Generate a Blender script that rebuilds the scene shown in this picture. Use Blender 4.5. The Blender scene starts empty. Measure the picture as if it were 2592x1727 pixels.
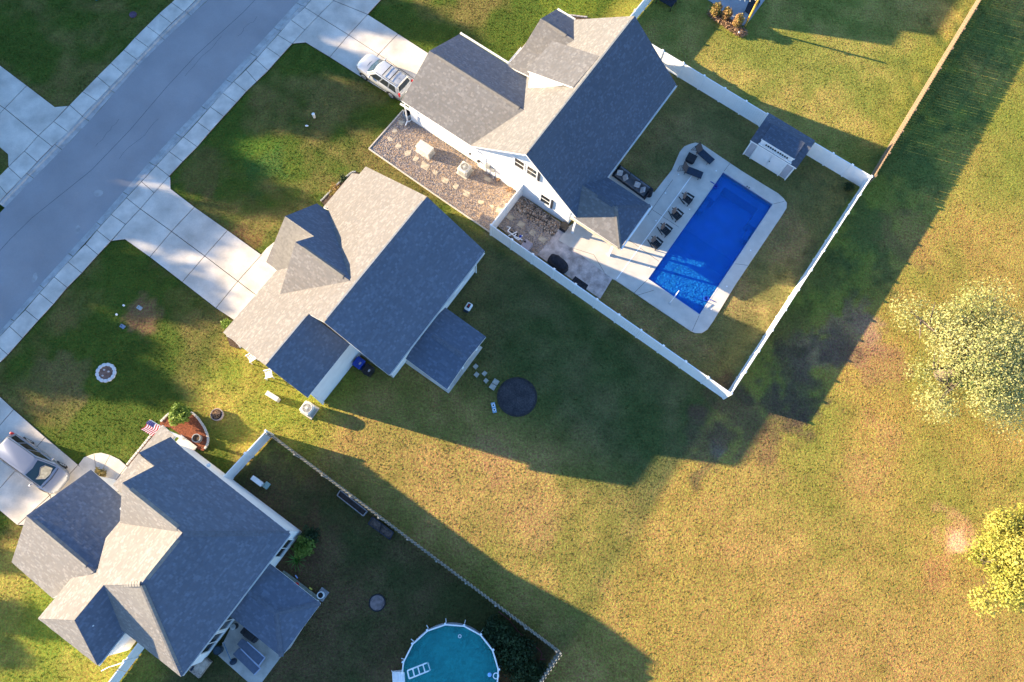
import bpy, bmesh, math, random
import numpy as np
from mathutils import Vector, Matrix
from mathutils.geometry import tessellate_polygon
random.seed(7); NR = np.random.default_rng(7)
scn = bpy.context.scene; C = scn.collection
rad = math.radians
# ---------------------------------------------------------------- camera (drone, 52 m up, tilted about 16 degrees off the vertical)
R = np.array([[0.99918956, 0.01097287, 0.03872757], [0.0, -0.96212636, 0.27260386], [0.04025206, -0.27238294, -0.96134661]])
HC = 52.0; FPX = 1850.0
cam = bpy.data.cameras.new('camera'); co = bpy.data.objects.new('camera', cam); C.objects.link(co)
mw = Matrix(((R[0, 0], -R[0, 1], -R[0, 2], 0), (R[1, 0], -R[1, 1], -R[1, 2], 0), (R[2, 0], -R[2, 1], -R[2, 2], HC), (0, 0, 0, 1)))
co.matrix_world = mw
cam.sensor_width = 36; cam.lens = FPX / 2592 * 36; cam.clip_end = 3000; cam.clip_start = 0.5
scn.camera = co
# ---------------------------------------------------------------- sky, sun, exposure
SUN_AZ = rad(-15.8); SUN_EL = rad(15.3)
to_sun = Vector((-math.cos(SUN_AZ) * math.cos(SUN_EL), -math.sin(SUN_AZ) * math.cos(SUN_EL), math.sin(SUN_EL)))
w = bpy.data.worlds.new('World'); scn.world = w; w.use_nodes = True
nt = w.node_tree; bg = nt.nodes['Background']; sky = nt.nodes.new('ShaderNodeTexSky')
sky.sky_type = 'NISHITA'; sky.sun_disc = False; sky.sun_elevation = SUN_EL
sky.sun_rotation = math.atan2(to_sun.x, to_sun.y)
sky.air_density = 1.0; sky.dust_density = 0.2; sky.ozone_density = 4.5
nt.links.new(sky.outputs[0], bg.inputs[0]); bg.inputs[1].default_value = 0.115
sl = bpy.data.lights.new('sun', 'SUN'); so = bpy.data.objects.new('sun', sl); C.objects.link(so)
sl.energy = 5.0; sl.angle = rad(0.5); sl.color = (1.0, 0.79, 0.50)
so.rotation_euler = to_sun.to_track_quat('Z', 'Y').to_euler(); so.location = (0, 0, 60)
scn.view_settings.view_transform = 'Standard'; scn.view_settings.look = 'None'
scn.view_settings.exposure = 2.1; scn.view_settings.gamma = 1.0; scn.view_settings.use_curve_mapping = False
scn.render.engine = 'CYCLES'
scn.cycles.max_bounces = 6; scn.cycles.diffuse_bounces = 3; scn.cycles.transparent_max_bounces = 12
# ---------------------------------------------------------------- places: image point -> ground point, lot axes (u along the street, v towards it)
A0 = rad(55.1); CA, SA = math.cos(A0), math.sin(A0)
def PX(x, y, z=0.0):
    d = R @ np.array([(x - 1296) / FPX, (y - 863.5) / FPX, 1.0]); s = (z - HC) / d[2]
    return Vector((d[0] * s, d[1] * s, z))
def W(u, v, z=0.0): return Vector((u * CA - v * SA, u * SA + v * CA, z))
def toUV(p): return (p.x * CA + p.y * SA, -p.x * SA + p.y * CA)
def UV(x, y, z=0.0): return toUV(PX(x, y, z))
# ---------------------------------------------------------------- materials
MATS = {}
def mat(name, col, rough=0.8, var=0.12, scale=3.0, bump=0.0, bscale=40.0, metal=0.0, attr=None, col2=None, fine=0.0, spec=0.3, coat=0.0, alpha_t=None):
    if name in MATS: return MATS[name]
    m = bpy.data.materials.new(name); m.use_nodes = True; n = m.node_tree.nodes; L = m.node_tree.links
    b = n['Principled BSDF']; b.inputs['Roughness'].default_value = rough; b.inputs['Metallic'].default_value = metal
    b.inputs['Specular IOR Level'].default_value = spec; b.inputs['Coat Weight'].default_value = coat
    tc = n.new('ShaderNodeTexCoord')
    nz = n.new('ShaderNodeTexNoise'); nz.inputs['Scale'].default_value = scale; nz.inputs['Detail'].default_value = 5
    L.new(tc.outputs['Object'], nz.inputs['Vector'])
    mx = n.new('ShaderNodeMix'); mx.data_type = 'RGBA'
    c = Vector(col[:3]); c2 = Vector(col2) if col2 else c * (1 - 2.2 * var)
    c1 = c if col2 else c * (1 + 1.2 * var)
    rp = n.new('ShaderNodeMapRange'); rp.inputs[1].default_value = 0.3; rp.inputs[2].default_value = 0.7
    L.new(nz.outputs['Fac'], rp.inputs[0])
    L.new(rp.outputs[0], mx.inputs[0]); mx.inputs[6].default_value = (*c1, 1); mx.inputs[7].default_value = (*c2, 1)
    out = mx.outputs[2]
    if fine > 0:
        n2 = n.new('ShaderNodeTexNoise'); n2.inputs['Scale'].default_value = 9.0; n2.inputs['Detail'].default_value = 8; n2.inputs['Roughness'].default_value = 0.75
        L.new(tc.outputs['Object'], n2.inputs['Vector'])
        r2 = n.new('ShaderNodeMapRange'); r2.inputs[1].default_value = 0.3; r2.inputs[2].default_value = 0.7
        r2.inputs[3].default_value = 1 - fine; r2.inputs[4].default_value = 1 + fine; L.new(n2.outputs['Fac'], r2.inputs[0])
        ml = n.new('ShaderNodeVectorMath'); ml.operation = 'SCALE'; L.new(out, ml.inputs[0]); L.new(r2.outputs[0], ml.inputs['Scale']); out = ml.outputs[0]
    if attr:
        at = n.new('ShaderNodeAttribute'); at.attribute_name = attr
        ml = n.new('ShaderNodeVectorMath'); ml.operation = 'MULTIPLY'; L.new(out, ml.inputs[0]); L.new(at.outputs['Color'], ml.inputs[1]); out = ml.outputs[0]
    L.new(out, b.inputs['Base Color'])
    if bump > 0:
        n3 = n.new('ShaderNodeTexNoise'); n3.inputs['Scale'].default_value = bscale; n3.inputs['Detail'].default_value = 4
        L.new(tc.outputs['Object'], n3.inputs['Vector'])
        bp = n.new('ShaderNodeBump'); bp.inputs['Strength'].default_value = bump; bp.inputs['Distance'].default_value = 0.03
        L.new(n3.outputs['Fac'], bp.inputs['Height']); L.new(bp.outputs[0], b.inputs['Normal'])
    MATS[name] = m; return m
concrete = mat('concrete', (0.60, 0.54, 0.47), 0.85, 0.13, 0.8, 0.25, 60, fine=0.07)
drive_conc = mat('driveway concrete', (0.58, 0.52, 0.45), 0.85, 0.13, 0.6, 0.25, 60, fine=0.09)
curb_conc = mat('kerb concrete', (0.42, 0.40, 0.38), 0.9, 0.12, 1.5, 0.3, 50, fine=0.12)
deck_conc = mat('deck concrete', (0.57, 0.52, 0.46), 0.8, 0.06, 1.2, 0.2, 80, fine=0.05)
stamped = mat('stamped patio', (0.50, 0.43, 0.40), 0.8, 0.22, 1.7, 0.4, 12, fine=0.18)
asphalt = mat('asphalt', (0.31, 0.29, 0.29), 0.9, 0.06, 0.35, 0.4, 90, fine=0.05)
soil = mat('dark soil', (0.05, 0.04, 0.035), 1.0, 0.2, 6, 0.4, 30, fine=0.2)
vinyl = mat('white vinyl', (0.86, 0.85, 0.84), 0.35, 0.02, 2)
trim = mat('white trim', (0.80, 0.80, 0.79), 0.45, 0.02, 2)
siding = mat('white siding', (0.76, 0.76, 0.76), 0.55, 0.03, 1.5)
wallgrey = mat('pale siding', (0.76, 0.75, 0.74), 0.6, 0.03, 1.5)
glass = mat('dark glass', (0.02, 0.025, 0.03), 0.08, 0.0, 1, spec=0.6)
shutter = mat('charcoal shutter', (0.03, 0.03, 0.035), 0.6, 0.1)
shin1 = mat('shade side shingle', (0.110, 0.130, 0.175), 0.95, 0.03, 0.35, 0.3, 60, attr='rnd', fine=0.04)  # bluish shade painted into the shingle colour, for slopes turned from the sun
shin2 = mat('sun side shingle', (0.168, 0.162, 0.160), 0.95, 0.03, 0.35, 0.3, 60, attr='rnd', fine=0.04)  # sunlit tone painted in, for the lit slopes of the pool house
shin3 = mat('sunlit tan shingle', (0.176, 0.165, 0.160), 0.95, 0.03, 0.35, 0.3, 60, attr='rnd', fine=0.04)  # sunlit copy of the middle house shingle, warmth put into the colour
shin4 = mat('bright sunlit shingle', (0.208, 0.196, 0.188), 0.95, 0.03, 0.35, 0.3, 60, attr='rnd', fine=0.04)  # brightened copy, sunlight put into the colour of the hip roof's lit slopes
shin0 = mat('deep shade shingle', (0.085, 0.10, 0.135), 0.95, 0.03, 0.35, 0.3, 60, attr='rnd', fine=0.04)  # darkest shaded copy, shade put into the colour for pool house and shed
capm = {shin0: mat('ridge cap deep shade', (0.085, 0.10, 0.13), 0.95, 0.1, 5), shin4: mat('ridge cap bright sun', (0.21, 0.20, 0.19), 0.95, 0.1, 5), shin1: mat('ridge cap shade', (0.11, 0.125, 0.16), 0.95, 0.1, 5), shin2: mat('ridge cap sun', (0.17, 0.16, 0.15), 0.95, 0.1, 5), shin3: mat('ridge cap sunlit tan', (0.175, 0.165, 0.155), 0.95, 0.1, 5)}  # caps repeat the painted sun and shade tones of their slopes
wood = mat('weathered fence wood', (0.30, 0.21, 0.14), 0.9, 0.25, 9, fine=0.15)
woodgrey = mat('grey fence wood', (0.30, 0.29, 0.25), 0.9, 0.22, 9, fine=0.15)
black = mat('black plastic', (0.015, 0.016, 0.02), 0.5, 0.2, 5)
blackfab = mat('black fabric', (0.02, 0.022, 0.03), 0.9, 0.25, 6)
navy = mat('navy sling fabric', (0.025, 0.04, 0.065), 0.9, 0.15, 6)
brownfab = mat('brown sling fabric', (0.10, 0.075, 0.065), 0.9, 0.15, 6)
greyfab = mat('grey cushion', (0.13, 0.135, 0.15), 0.95, 0.1, 6, 0.2, 60)
palefab = mat('pale cushion', (0.45, 0.42, 0.42), 0.95, 0.1, 6, 0.2, 60)
steel = mat('grey steel', (0.35, 0.36, 0.36), 0.45, 0.05, 4, metal=0.3)
hvac = mat('beige metal', (0.58, 0.56, 0.51), 0.5, 0.05, 4)
tanplast = mat('tan plastic', (0.62, 0.57, 0.48), 0.6, 0.05, 4)
rubber = mat('rubber', (0.02, 0.02, 0.022), 0.8, 0.1, 5)
rock = mat('river rock', (0.30, 0.27, 0.24), 0.8, 0.1, 5, attr='rnd')
flag_m = mat('flagstone', (0.50, 0.42, 0.31), 0.85, 0.14, 4, 0.4, 20, fine=0.15)
paver_m = mat('grey paver', (0.42, 0.39, 0.33), 0.85, 0.14, 5, 0.4, 20, fine=0.15)
edging = mat('edging stone', (0.55, 0.52, 0.47), 0.85, 0.15, 5, 0.4, 20, fine=0.15)
mulch = mat('red mulch', (0.22, 0.07, 0.035), 1.0, 0.3, 12, 0.8, 25, fine=0.3)
mulchb = mat('brown mulch', (0.09, 0.06, 0.04), 1.0, 0.3, 12, 0.8, 25, fine=0.3)
bark = mat('bark', (0.16, 0.12, 0.09), 0.95, 0.2, 8, 0.6, 20)
bluep = mat('blue plastic', (0.01, 0.05, 0.35), 0.35, 0.1, 5)
redp = mat('red plastic', (0.55, 0.02, 0.03), 0.4, 0.1, 5)
yellowp = mat('yellow plastic', (0.75, 0.60, 0.10), 0.4, 0.1, 5)
goldwood = mat('golden post wood', (0.75, 0.42, 0.08), 0.7, 0.15, 8)
silver = mat('silver paint', (0.25, 0.26, 0.30), 0.25, 0.01, 1, metal=0.35, coat=0.6, spec=0.5)
silverw = mat('warm silver paint', (0.42, 0.43, 0.45), 0.25, 0.01, 1, metal=0.3, coat=0.6, spec=0.5)
chrome = mat('chrome', (0.7, 0.7, 0.7), 0.15, 0.0, 1, metal=1.0)
greybed = mat('grey bed boards', (0.28, 0.27, 0.28), 0.8, 0.15, 8)
tealbox = mat('pale teal lid', (0.25, 0.38, 0.36), 0.6, 0.1, 4)
shellblue = mat('blue pool shell', (0.004, 0.17, 0.85), 0.3, 0.08, 1.0)
shelldeep = mat('blue pool bench', (0.004, 0.15, 0.76), 0.3, 0.08, 1.0)
liner = mat('teal pool liner', (0.05, 0.52, 0.50), 0.5, 0.0, 0.55, col2=(0.008, 0.22, 0.27), fine=0.25)
pinkpaver = mat('brown patch', (0.20, 0.14, 0.12), 0.95, 0.2, 5, 0.4, 20)
def leafmat(name, c1, c2, trans=0.25):
    m = bpy.data.materials.new(name); m.use_nodes = True; n = m.node_tree.nodes; L = m.node_tree.links
    b = n['Principled BSDF']; b.inputs['Roughness'].default_value = 0.6; b.inputs['Specular IOR Level'].default_value = 0.25
    at = n.new('ShaderNodeAttribute'); at.attribute_name = 'rnd'
    mx = n.new('ShaderNodeMix'); mx.data_type = 'RGBA'; L.new(at.outputs['Fac'], mx.inputs[0])
    mx.inputs[6].default_value = (*c1, 1); mx.inputs[7].default_value = (*c2, 1); L.new(mx.outputs[2], b.inputs['Base Color'])
    tr = n.new('ShaderNodeBsdfTranslucent'); L.new(mx.outputs[2], tr.inputs[0])
    ms = n.new('ShaderNodeMixShader'); ms.inputs[0].default_value = trans
    L.new(b.outputs[0], ms.inputs[1]); L.new(tr.outputs[0], ms.inputs[2]); L.new(ms.outputs[0], n['Material Output'].inputs[0])
    return m
leaf_far = leafmat('shade tree leaves', (0.03, 0.06, 0.015), (0.07, 0.10, 0.02))
leaf_autumn = leafmat('pale autumn leaves', (0.12, 0.17, 0.04), (0.48, 0.44, 0.18), 0.2)
leaf_yg = leafmat('yellow green leaves', (0.15, 0.20, 0.02), (0.52, 0.44, 0.10), 0.2)
leaf_bush = leafmat('bush leaves', (0.08, 0.15, 0.02), (0.22, 0.30, 0.05), 0.25)
leaf_dark = leafmat('dark shrub leaves', (0.015, 0.03, 0.012), (0.04, 0.07, 0.02), 0.15)
leaf_orange = leafmat('orange tinged leaves', (0.18, 0.20, 0.03), (0.42, 0.22, 0.10), 0.25)
leaf_dry = leafmat('dry ground cover', (0.24, 0.14, 0.08), (0.42, 0.28, 0.18), 0.2)
# ---------------------------------------------------------------- mesh helpers
class MB:
    def __init__(s): s.v = []; s.f = []; s.m = []; s.r = []
    def poly(s, pts, mi=0, r=0.5):
        i = len(s.v); s.v += [tuple(p) for p in pts]; s.f.append(tuple(range(i, i + len(pts)))); s.m.append(mi); s.r.append(r)
    def prism(s, pts, z0, z1, mi=0, bottom=False, side=None, r=0.5):
        n = len(pts); i = len(s.v); side = mi if side is None else side
        a = sum(pts[k][0] * pts[(k + 1) % n][1] - pts[(k + 1) % n][0] * pts[k][1] for k in range(n))
        if a < 0: pts = list(pts)[::-1]
        s.v += [(p[0], p[1], z0) for p in pts] + [(p[0], p[1], z1) for p in pts]
        s.f.append(tuple(range(i + n, i + 2 * n))); s.m.append(mi); s.r.append(r)
        if bottom: s.f.append(tuple(range(i + n - 1, i - 1, -1))); s.m.append(mi); s.r.append(r)
        for k in range(n):
            s.f.append((i + k, i + (k + 1) % n, i + n + (k + 1) % n, i + n + k)); s.m.append(side); s.r.append(r)
    def box(s, c, d, rz=0.0, mi=0, tilt=None, r=0.5):
        cx, cy, cz = c; x, y, z = d[0] / 2, d[1] / 2, d[2] / 2; i = len(s.v)
        M = Matrix.Rotation(rz, 3, 'Z')
        if tilt: M = M @ Matrix.Rotation(tilt[1], 3, tilt[0])
        for a in ((-x, -y, -z), (x, -y, -z), (x, y, -z), (-x, y, -z), (-x, -y, z), (x, -y, z), (x, y, z), (-x, y, z)):
            p = M @ Vector(a); s.v.append((cx + p.x, cy + p.y, cz + p.z))
        for f in ((3, 2, 1, 0), (4, 5, 6, 7), (0, 1, 5, 4), (1, 2, 6, 5), (2, 3, 7, 6), (3, 0, 4, 7)):
            s.f.append(tuple(i + k for k in f)); s.m.append(mi); s.r.append(r)
    def tube(s, a, b, ra, rb=None, n=8, mi=0, cap=True, r=0.5):
        a = Vector(a); b = Vector(b); rb = ra if rb is None else rb; d = (b - a).normalized()
        x = d.orthogonal().normalized(); y = d.cross(x); i = len(s.v)
        for p, q in ((a, ra), (b, rb)):
            for k in range(n):
                t = 2 * math.pi * k / n; s.v.append(tuple(p + (x * math.cos(t) + y * math.sin(t)) * q))
        for k in range(n): s.f.append((i + k, i + (k + 1) % n, i + n + (k + 1) % n, i + n + k)); s.m.append(mi); s.r.append(r)
        if cap:
            s.f.append(tuple(range(i + n, i + 2 * n))); s.m.append(mi); s.r.append(r)
            s.f.append(tuple(range(i + n - 1, i - 1, -1))); s.m.append(mi); s.r.append(r)
    def path(s, pts, rr, n=6, mi=0):
        for a, b in zip(pts, pts[1:]): s.tube(a, b, rr, rr, n, mi)
    def ring(s, c, R1, R0, z0, z1, n=32, mi=0, a0=0, a1=2 * math.pi):
        i = len(s.v)
        for k in range(n + 1):
            t = a0 + (a1 - a0) * k / n; cs, sn = math.cos(t), math.sin(t)
            for q, z in ((R0, z0), (R1, z0), (R1, z1), (R0, z1)): s.v.append((c[0] + q * cs, c[1] + q * sn, z))
        for k in range(n):
            for j in range(4):
                s.f.append((i + 4 * k + j, i + 4 * k + 4 + j, i + 4 * k + 4 + (j + 1) % 4, i + 4 * k + (j + 1) % 4)); s.m.append(mi); s.r.append(0.5)
    def blob(s, c, d, seg=10, rings=6, mi=0, jit=0.0, rz=0.0):
        i = len(s.v); cr, sr = math.cos(rz), math.sin(rz)
        for j in range(rings + 1):
            ph = math.pi * j / rings
            for k in range(seg):
                t = 2 * math.pi * k / seg; q = 1 + random.uniform(-jit, jit)
                x = math.sin(ph) * math.cos(t) * d[0] * q; y = math.sin(ph) * math.sin(t) * d[1] * q
                s.v.append((c[0] + x * cr - y * sr, c[1] + x * sr + y * cr, c[2] + math.cos(ph) * d[2] * q))
        for j in range(rings):
            for k in range(seg):
                s.f.append((i + j * seg + k, i + (j + 1) * seg + k, i + (j + 1) * seg + (k + 1) % seg, i + j * seg + (k + 1) % seg)); s.m.append(mi); s.r.append(0.5)
    def build(s, name, mats, parent=None, off=None, kind=None, label=None, smooth=False, rnd=False, cat=None, group=None, bevel=0):
        me = bpy.data.meshes.new(name)
        V = s.v if off is None else [(a - off[0], b - off[1], c - off[2]) for a, b, c in s.v]
        me.from_pydata(V, [], s.f)
        if not isinstance(mats, (list, tuple)): mats = [mats]
        for m in mats: me.materials.append(m)
        if len(mats) > 1: me.polygons.foreach_set('material_index', s.m)
        if rnd:
            a = me.attributes.new('rnd', 'FLOAT_COLOR' if rnd == 'c' else 'FLOAT', 'FACE')
            if rnd == 'c': a.data.foreach_set('color', [x for q in s.r for x in (*q, 1.0)])
            else: a.data.foreach_set('value', s.r)
        if smooth: me.polygons.foreach_set('use_smooth', [True] * len(s.f))
        me.update(); me.validate()
        o = bpy.data.objects.new(name, me); C.objects.link(o)
        if parent is not None: o.parent = parent
        if bevel:
            bv = o.modifiers.new('bevel', 'BEVEL'); bv.width = bevel; bv.segments = 2; bv.limit_method = 'ANGLE'
        if parent is None and off is not None: o.location = off
        if kind: o['kind'] = kind
        if label: o['label'] = label
        if cat: o['category'] = cat
        if group: o['group'] = group
        return o
def thing(name, label, cat, loc=(0, 0, 0), rz=0.0, group=None):
    o = bpy.data.objects.new(name, None); C.objects.link(o); o.location = loc; o.rotation_euler = (0, 0, rz)
    o.empty_display_size = 0.3; o['label'] = label; o['category'] = cat
    if group: o['group'] = group
    return o
def copy_tree(o, parent=None, loc=None, rz=None, label=None, sc=None):
    c = o.copy(); C.objects.link(c)
    if parent is not None: c.parent = parent
    if loc is not None: c.location = loc
    if rz is not None: c.rotation_euler = (0, 0, rz)
    if sc is not None: c.scale = (sc, sc, sc)
    if label: c['label'] = label
    for ch in [k for k in o.children]: copy_tree(ch, c)
    return c
def inset(pts, d):
    c = sum((Vector(p[:2]) for p in pts), Vector((0, 0))) / len(pts); out = []
    n = len(pts); P = [Vector(p[:2]) for p in pts]
    a = sum(P[k].x * P[(k + 1) % n].y - P[(k + 1) % n].x * P[k].y for k in range(n)); sg = 1 if a > 0 else -1
    for k in range(n):
        e1 = (P[k] - P[k - 1]).normalized(); e2 = (P[(k + 1) % n] - P[k]).normalized()
        n1 = Vector((-e1.y, e1.x)) * sg; n2 = Vector((-e2.y, e2.x)) * sg
        b = n1 + n2; L = b.length
        b = b / L if L > 1e-6 else n1
        out.append(P[k] + b * d / max(0.35, b.dot(n1)))
    return out
def clip(poly, pts):   # Sutherland-Hodgman, convex pts CCW
    out = poly
    for k in range(len(pts)):
        a = pts[k]; b = pts[(k + 1) % len(pts)]; ex, ey = b[0] - a[0], b[1] - a[1]; inp = out; out = []
        if not inp: return []
        def sd(p): return ex * (p[1] - a[1]) - ey * (p[0] - a[0])
        for i in range(len(inp)):
            p, q = inp[i - 1], inp[i]; sp, sq = sd(p), sd(q)
            if sq >= 0:
                if sp < 0: t = sp / (sp - sq); out.append((p[0] + (q[0] - p[0]) * t, p[1] + (q[1] - p[1]) * t))
                out.append(q)
            elif sp >= 0:
                t = sp / (sp - sq); out.append((p[0] + (q[0] - p[0]) * t, p[1] + (q[1] - p[1]) * t))
    return out
# ================================================================ the street and the concrete (points measured on the ground)
PAVED = []
def G2(L): return [PX(x, y, 0).to_2d() for x, y in L]
# --- left side of the street: outer edge / inner edge of each sidewalk joint
LJ = [((500, -55), (533, -32)), ((468, -24), (499, -1)), ((435, 8), (466, 31)), ((403, 36), (435, 60)), ((372, 67), (404, 91)), ((342, 97), (376, 121)), ((314, 128), (347, 152)), ((281, 161), (313, 187)),
      ((247, 195), (279, 222)), ((210, 233), (246, 257)), ((177, 267), (209, 295)), ((137, 309), (173, 335)), ((98, 345), (133, 372)), ((63, 384), (95, 411)), ((22, 424), (55, 454)),
      ((-12, 458), (18, 492)), ((-50, 500), (-14, 528)), ((-90, 545), (-52, 572))]
RJ = [((882, -105), (920, -80)), ((844, -62), (884, -38)), ((806, -20), (845, 3)), ((772, 20), (806, 42)), ((737, 52), (772, 77)), ((703, 90), (740, 112)), ((675, 121), (710, 145)), ((648, 152), (679, 180)), ((623, 178), (650, 208)),
      ((592, 208), (624, 233)), ((564, 237), (599, 261)), ((533, 272), (567, 296)), ((500, 310), (533, 334)), ((465, 348), (500, 373)), ((429, 385), (463, 410)), ((396, 421), (429, 447)), ((359, 461), (391, 489)),
      ((321, 502), (356, 530)), ((282, 544), (319, 569)), ((246, 584), (281, 612)), ((217, 619), (249, 646)), ((173, 664), (208, 692)), ((138, 702), (171, 729)), ((101, 743), (136, 771)),
      ((65, 785), (98, 812)), ((25, 827), (58, 857)), ((-14, 868), (21, 899)), ((-52, 908), (-20, 938)), ((-95, 955), (-60, 985))]
LG = [(600, -75), (518, 6), (450, 66), (383, 130), (317, 199), (254, 274), (185, 348), (112, 421), (39, 496), (-5, 541), (-70, 612)]      # gutter / asphalt, left
RG = [(860, -112), (760, -4), (650, 116), (612, 156), (533, 244), (463, 317), (418, 364), (354, 436), (321, 474), (253, 552), (208, 601), (143, 673), (93, 728), (40, 790), (-4, 843), (-80, 925)]
walk = bpy.data.objects.new('pavement', None); C.objects.link(walk); walk['kind'] = 'structure'
def slab(parent, pts, z1, m, name='slab', gap=0.03, z0=-0.02, reg=True):
    p = G2(pts) if not isinstance(pts[0], Vector) else pts
    if reg: PAVED.append(p)
    b = MB(); q = inset(p, gap / 2); b.prism(q, z0, z1 - 0.012, 0)
    b.f.pop(0); b.m.pop(0); b.r.pop(0)
    q2 = inset(q, 0.014); i = len(b.v); n = len(q)
    a = sum(q[k].x * q[(k + 1) % n].y - q[(k + 1) % n].x * q[k].y for k in range(n))
    if a < 0: q = q[::-1]; q2 = q2[::-1]
    b.v += [(v.x, v.y, z1 - 0.012) for v in q] + [(v.x, v.y, z1) for v in q2]
    for k in range(n): b.f.append((i + k, i + (k + 1) % n, i + n + (k + 1) % n, i + n + k)); b.m.append(0); b.r.append(.5)
    b.f.append(tuple(range(i + n, i + 2 * n))); b.m.append(0); b.r.append(.5)
    return b.build(name, m, parent)
ZW = 0.07
for J in (LJ, RJ):
    for a, b in zip(J, J[1:]):
        slab(walk, [a[0], a[1], b[1], b[0]], ZW, concrete, 'paving_slab', 0.035)
base = MB()
for J in (LJ, RJ):
    P0 = G2([a[0] for a in J]) + G2([a[1] for a in J])[::-1]
    for k in range(len(J) - 1): base.prism(G2([J[k][0], J[k][1], J[k + 1][1], J[k + 1][0]]), -0.05, 0.035)
base.build('joint_bed', soil, walk)
# --- asphalt carriageway and rolled kerbs
def smooth_strip(L): return [PX(x, y, 0) for x, y in L]
lg = smooth_strip(LG); rg = smooth_strip(RG)
road = MB(); poly = lg + rg[::-1]
for t in tessellate_polygon([[Vector((p.x, p.y, 0)) for p in poly]]): road.poly([Vector((poly[i].x, poly[i].y, -0.075)) for i in t])
for k, f in enumerate(road.f):
    a, b, c = (Vector(road.v[i]) for i in f)
    if (b - a).cross(c - a).z < 0: road.f[k] = f[::-1]
PAVED.append([p.to_2d() for p in poly])
rd = road.build('road', asphalt, None, kind='structure')
kerb = bpy.data.objects.new('kerb', None); C.objects.link(kerb); kerb['kind'] = 'structure'
def resample(P, step):
    out = [P[0]]; acc = 0
    for a, b in zip(P, P[1:]):
        L = (b - a).length; t = step - acc
        while t < L: out.append(a.lerp(b, t / L)); t += step
        acc = (acc + L) % step if L >= 0 else acc
        acc = L - (t - step)
    return out
def kerb_run(inner, outer, flip):
    I = [Vector((p.x, p.y)) for p in inner]; O = [Vector((p.x, p.y)) for p in outer]
    S = resample(I, 3.05)
    def near(p):
        best = None
        for a, b in zip(O, O[1:]):
            t = max(0, min(1, (p - a).dot(b - a) / (b - a).length_squared)); q = a.lerp(b, t); d = (q - p).length
            if best is None or d < best[0]: best = (d, q)
        return best[1]
    for a, b in zip(S, S[1:]):
        e = (b - a).normalized() * 0.02; a2, b2 = a + e, b - e; a3, b3 = near(a2), near(b2)
        prof = [(0.03, ZW - .012), (0.30, ZW - 0.02), (0.44, -0.055), (1.02, -0.068)]
        bm = MB(); rows = []
        for t, z in prof: rows.append((a2.lerp(a3, t), b2.lerp(b3, t), z))
        for (p0, q0, z0), (p1, q1, z1) in zip(rows, rows[1:]):
            f = [(p0.x, p0.y, z0), (q0.x, q0.y, z0), (q1.x, q1.y, z1), (p1.x, p1.y, z1)]
            bm.poly(f if not flip else f[::-1])
        for side in (0, 1):
            f = [(r[side].x, r[side].y, r[2]) for r in rows] + [(rows[-1][side].x, rows[-1][side].y, -0.1), (rows[0][side].x, rows[0][side].y, -0.1)]
            bm.poly(f)
        bm.build('kerbstone', curb_conc, kerb)
        PAVED.append([a, b, near(b), near(a)])
kerb_run([PX(*a[1]) for a in LJ], lg, False)
kerb_run([PX(*a[0]) for a in RJ], rg, True)
sm = MB(); SL = [PX(*a) for a in ((700, -60), (617, 28), (494, 140), (421, 219), (328, 328), (230, 430), (79, 551), (25, 604), (-30, 665))]
for a, b in zip(SL, SL[1:]):
    d_ = (b - a).normalized(); n_ = Vector((-d_.y, d_.x, 0)) * .02; sm.poly([(p.x, p.y, -.071) for p in (a + n_, a - n_, b - n_, b + n_)])
for a, b in (((560, 90), (470, 190)), ((400, 300), (300, 400)), ((300, 300), (240, 372)), ((650, 40), (600, 90))):
    a, b = PX(*a), PX(*b); q_ = a
    for k in range(1, 9):
        r_ = a.lerp(b, k / 8) + Vector((random.uniform(-.12, .12), random.uniform(-.12, .12), 0)); d_ = (r_ - q_).normalized(); n_ = Vector((-d_.y, d_.x, 0)) * .012; sm.poly([(p.x, p.y, -.071) for p in (q_ + n_, q_ - n_, r_ - n_, r_ + n_)]); q_ = r_
recalc_up = lambda mb: [mb.f.__setitem__(k, f[::-1]) for k, f in enumerate(mb.f) if (Vector(mb.v[f[1]]) - Vector(mb.v[f[0]])).cross(Vector(mb.v[f[2]]) - Vector(mb.v[f[1]])).z < 0]
recalc_up(sm); sm.build('seam', mat('road seam tar', (.13, .13, .14), .8, .1, 4), rd)
for (x, y, rx, ry) in ((248, 489, .35, .32), (196, 581, .22, .38), (87, 702, .2, .4)):
    p_ = PX(x, y); m_ = MB(); m_.poly([(p_.x + rx * random.uniform(.75, 1.15) * math.cos(t_ * .628), p_.y + ry * random.uniform(.75, 1.15) * math.sin(t_ * .628), -.071) for t_ in range(10)]); m_.build('patch', mat('pale road patch', (.37, .35, .34), .9, .1, 2, .3, 60), rd)
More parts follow.
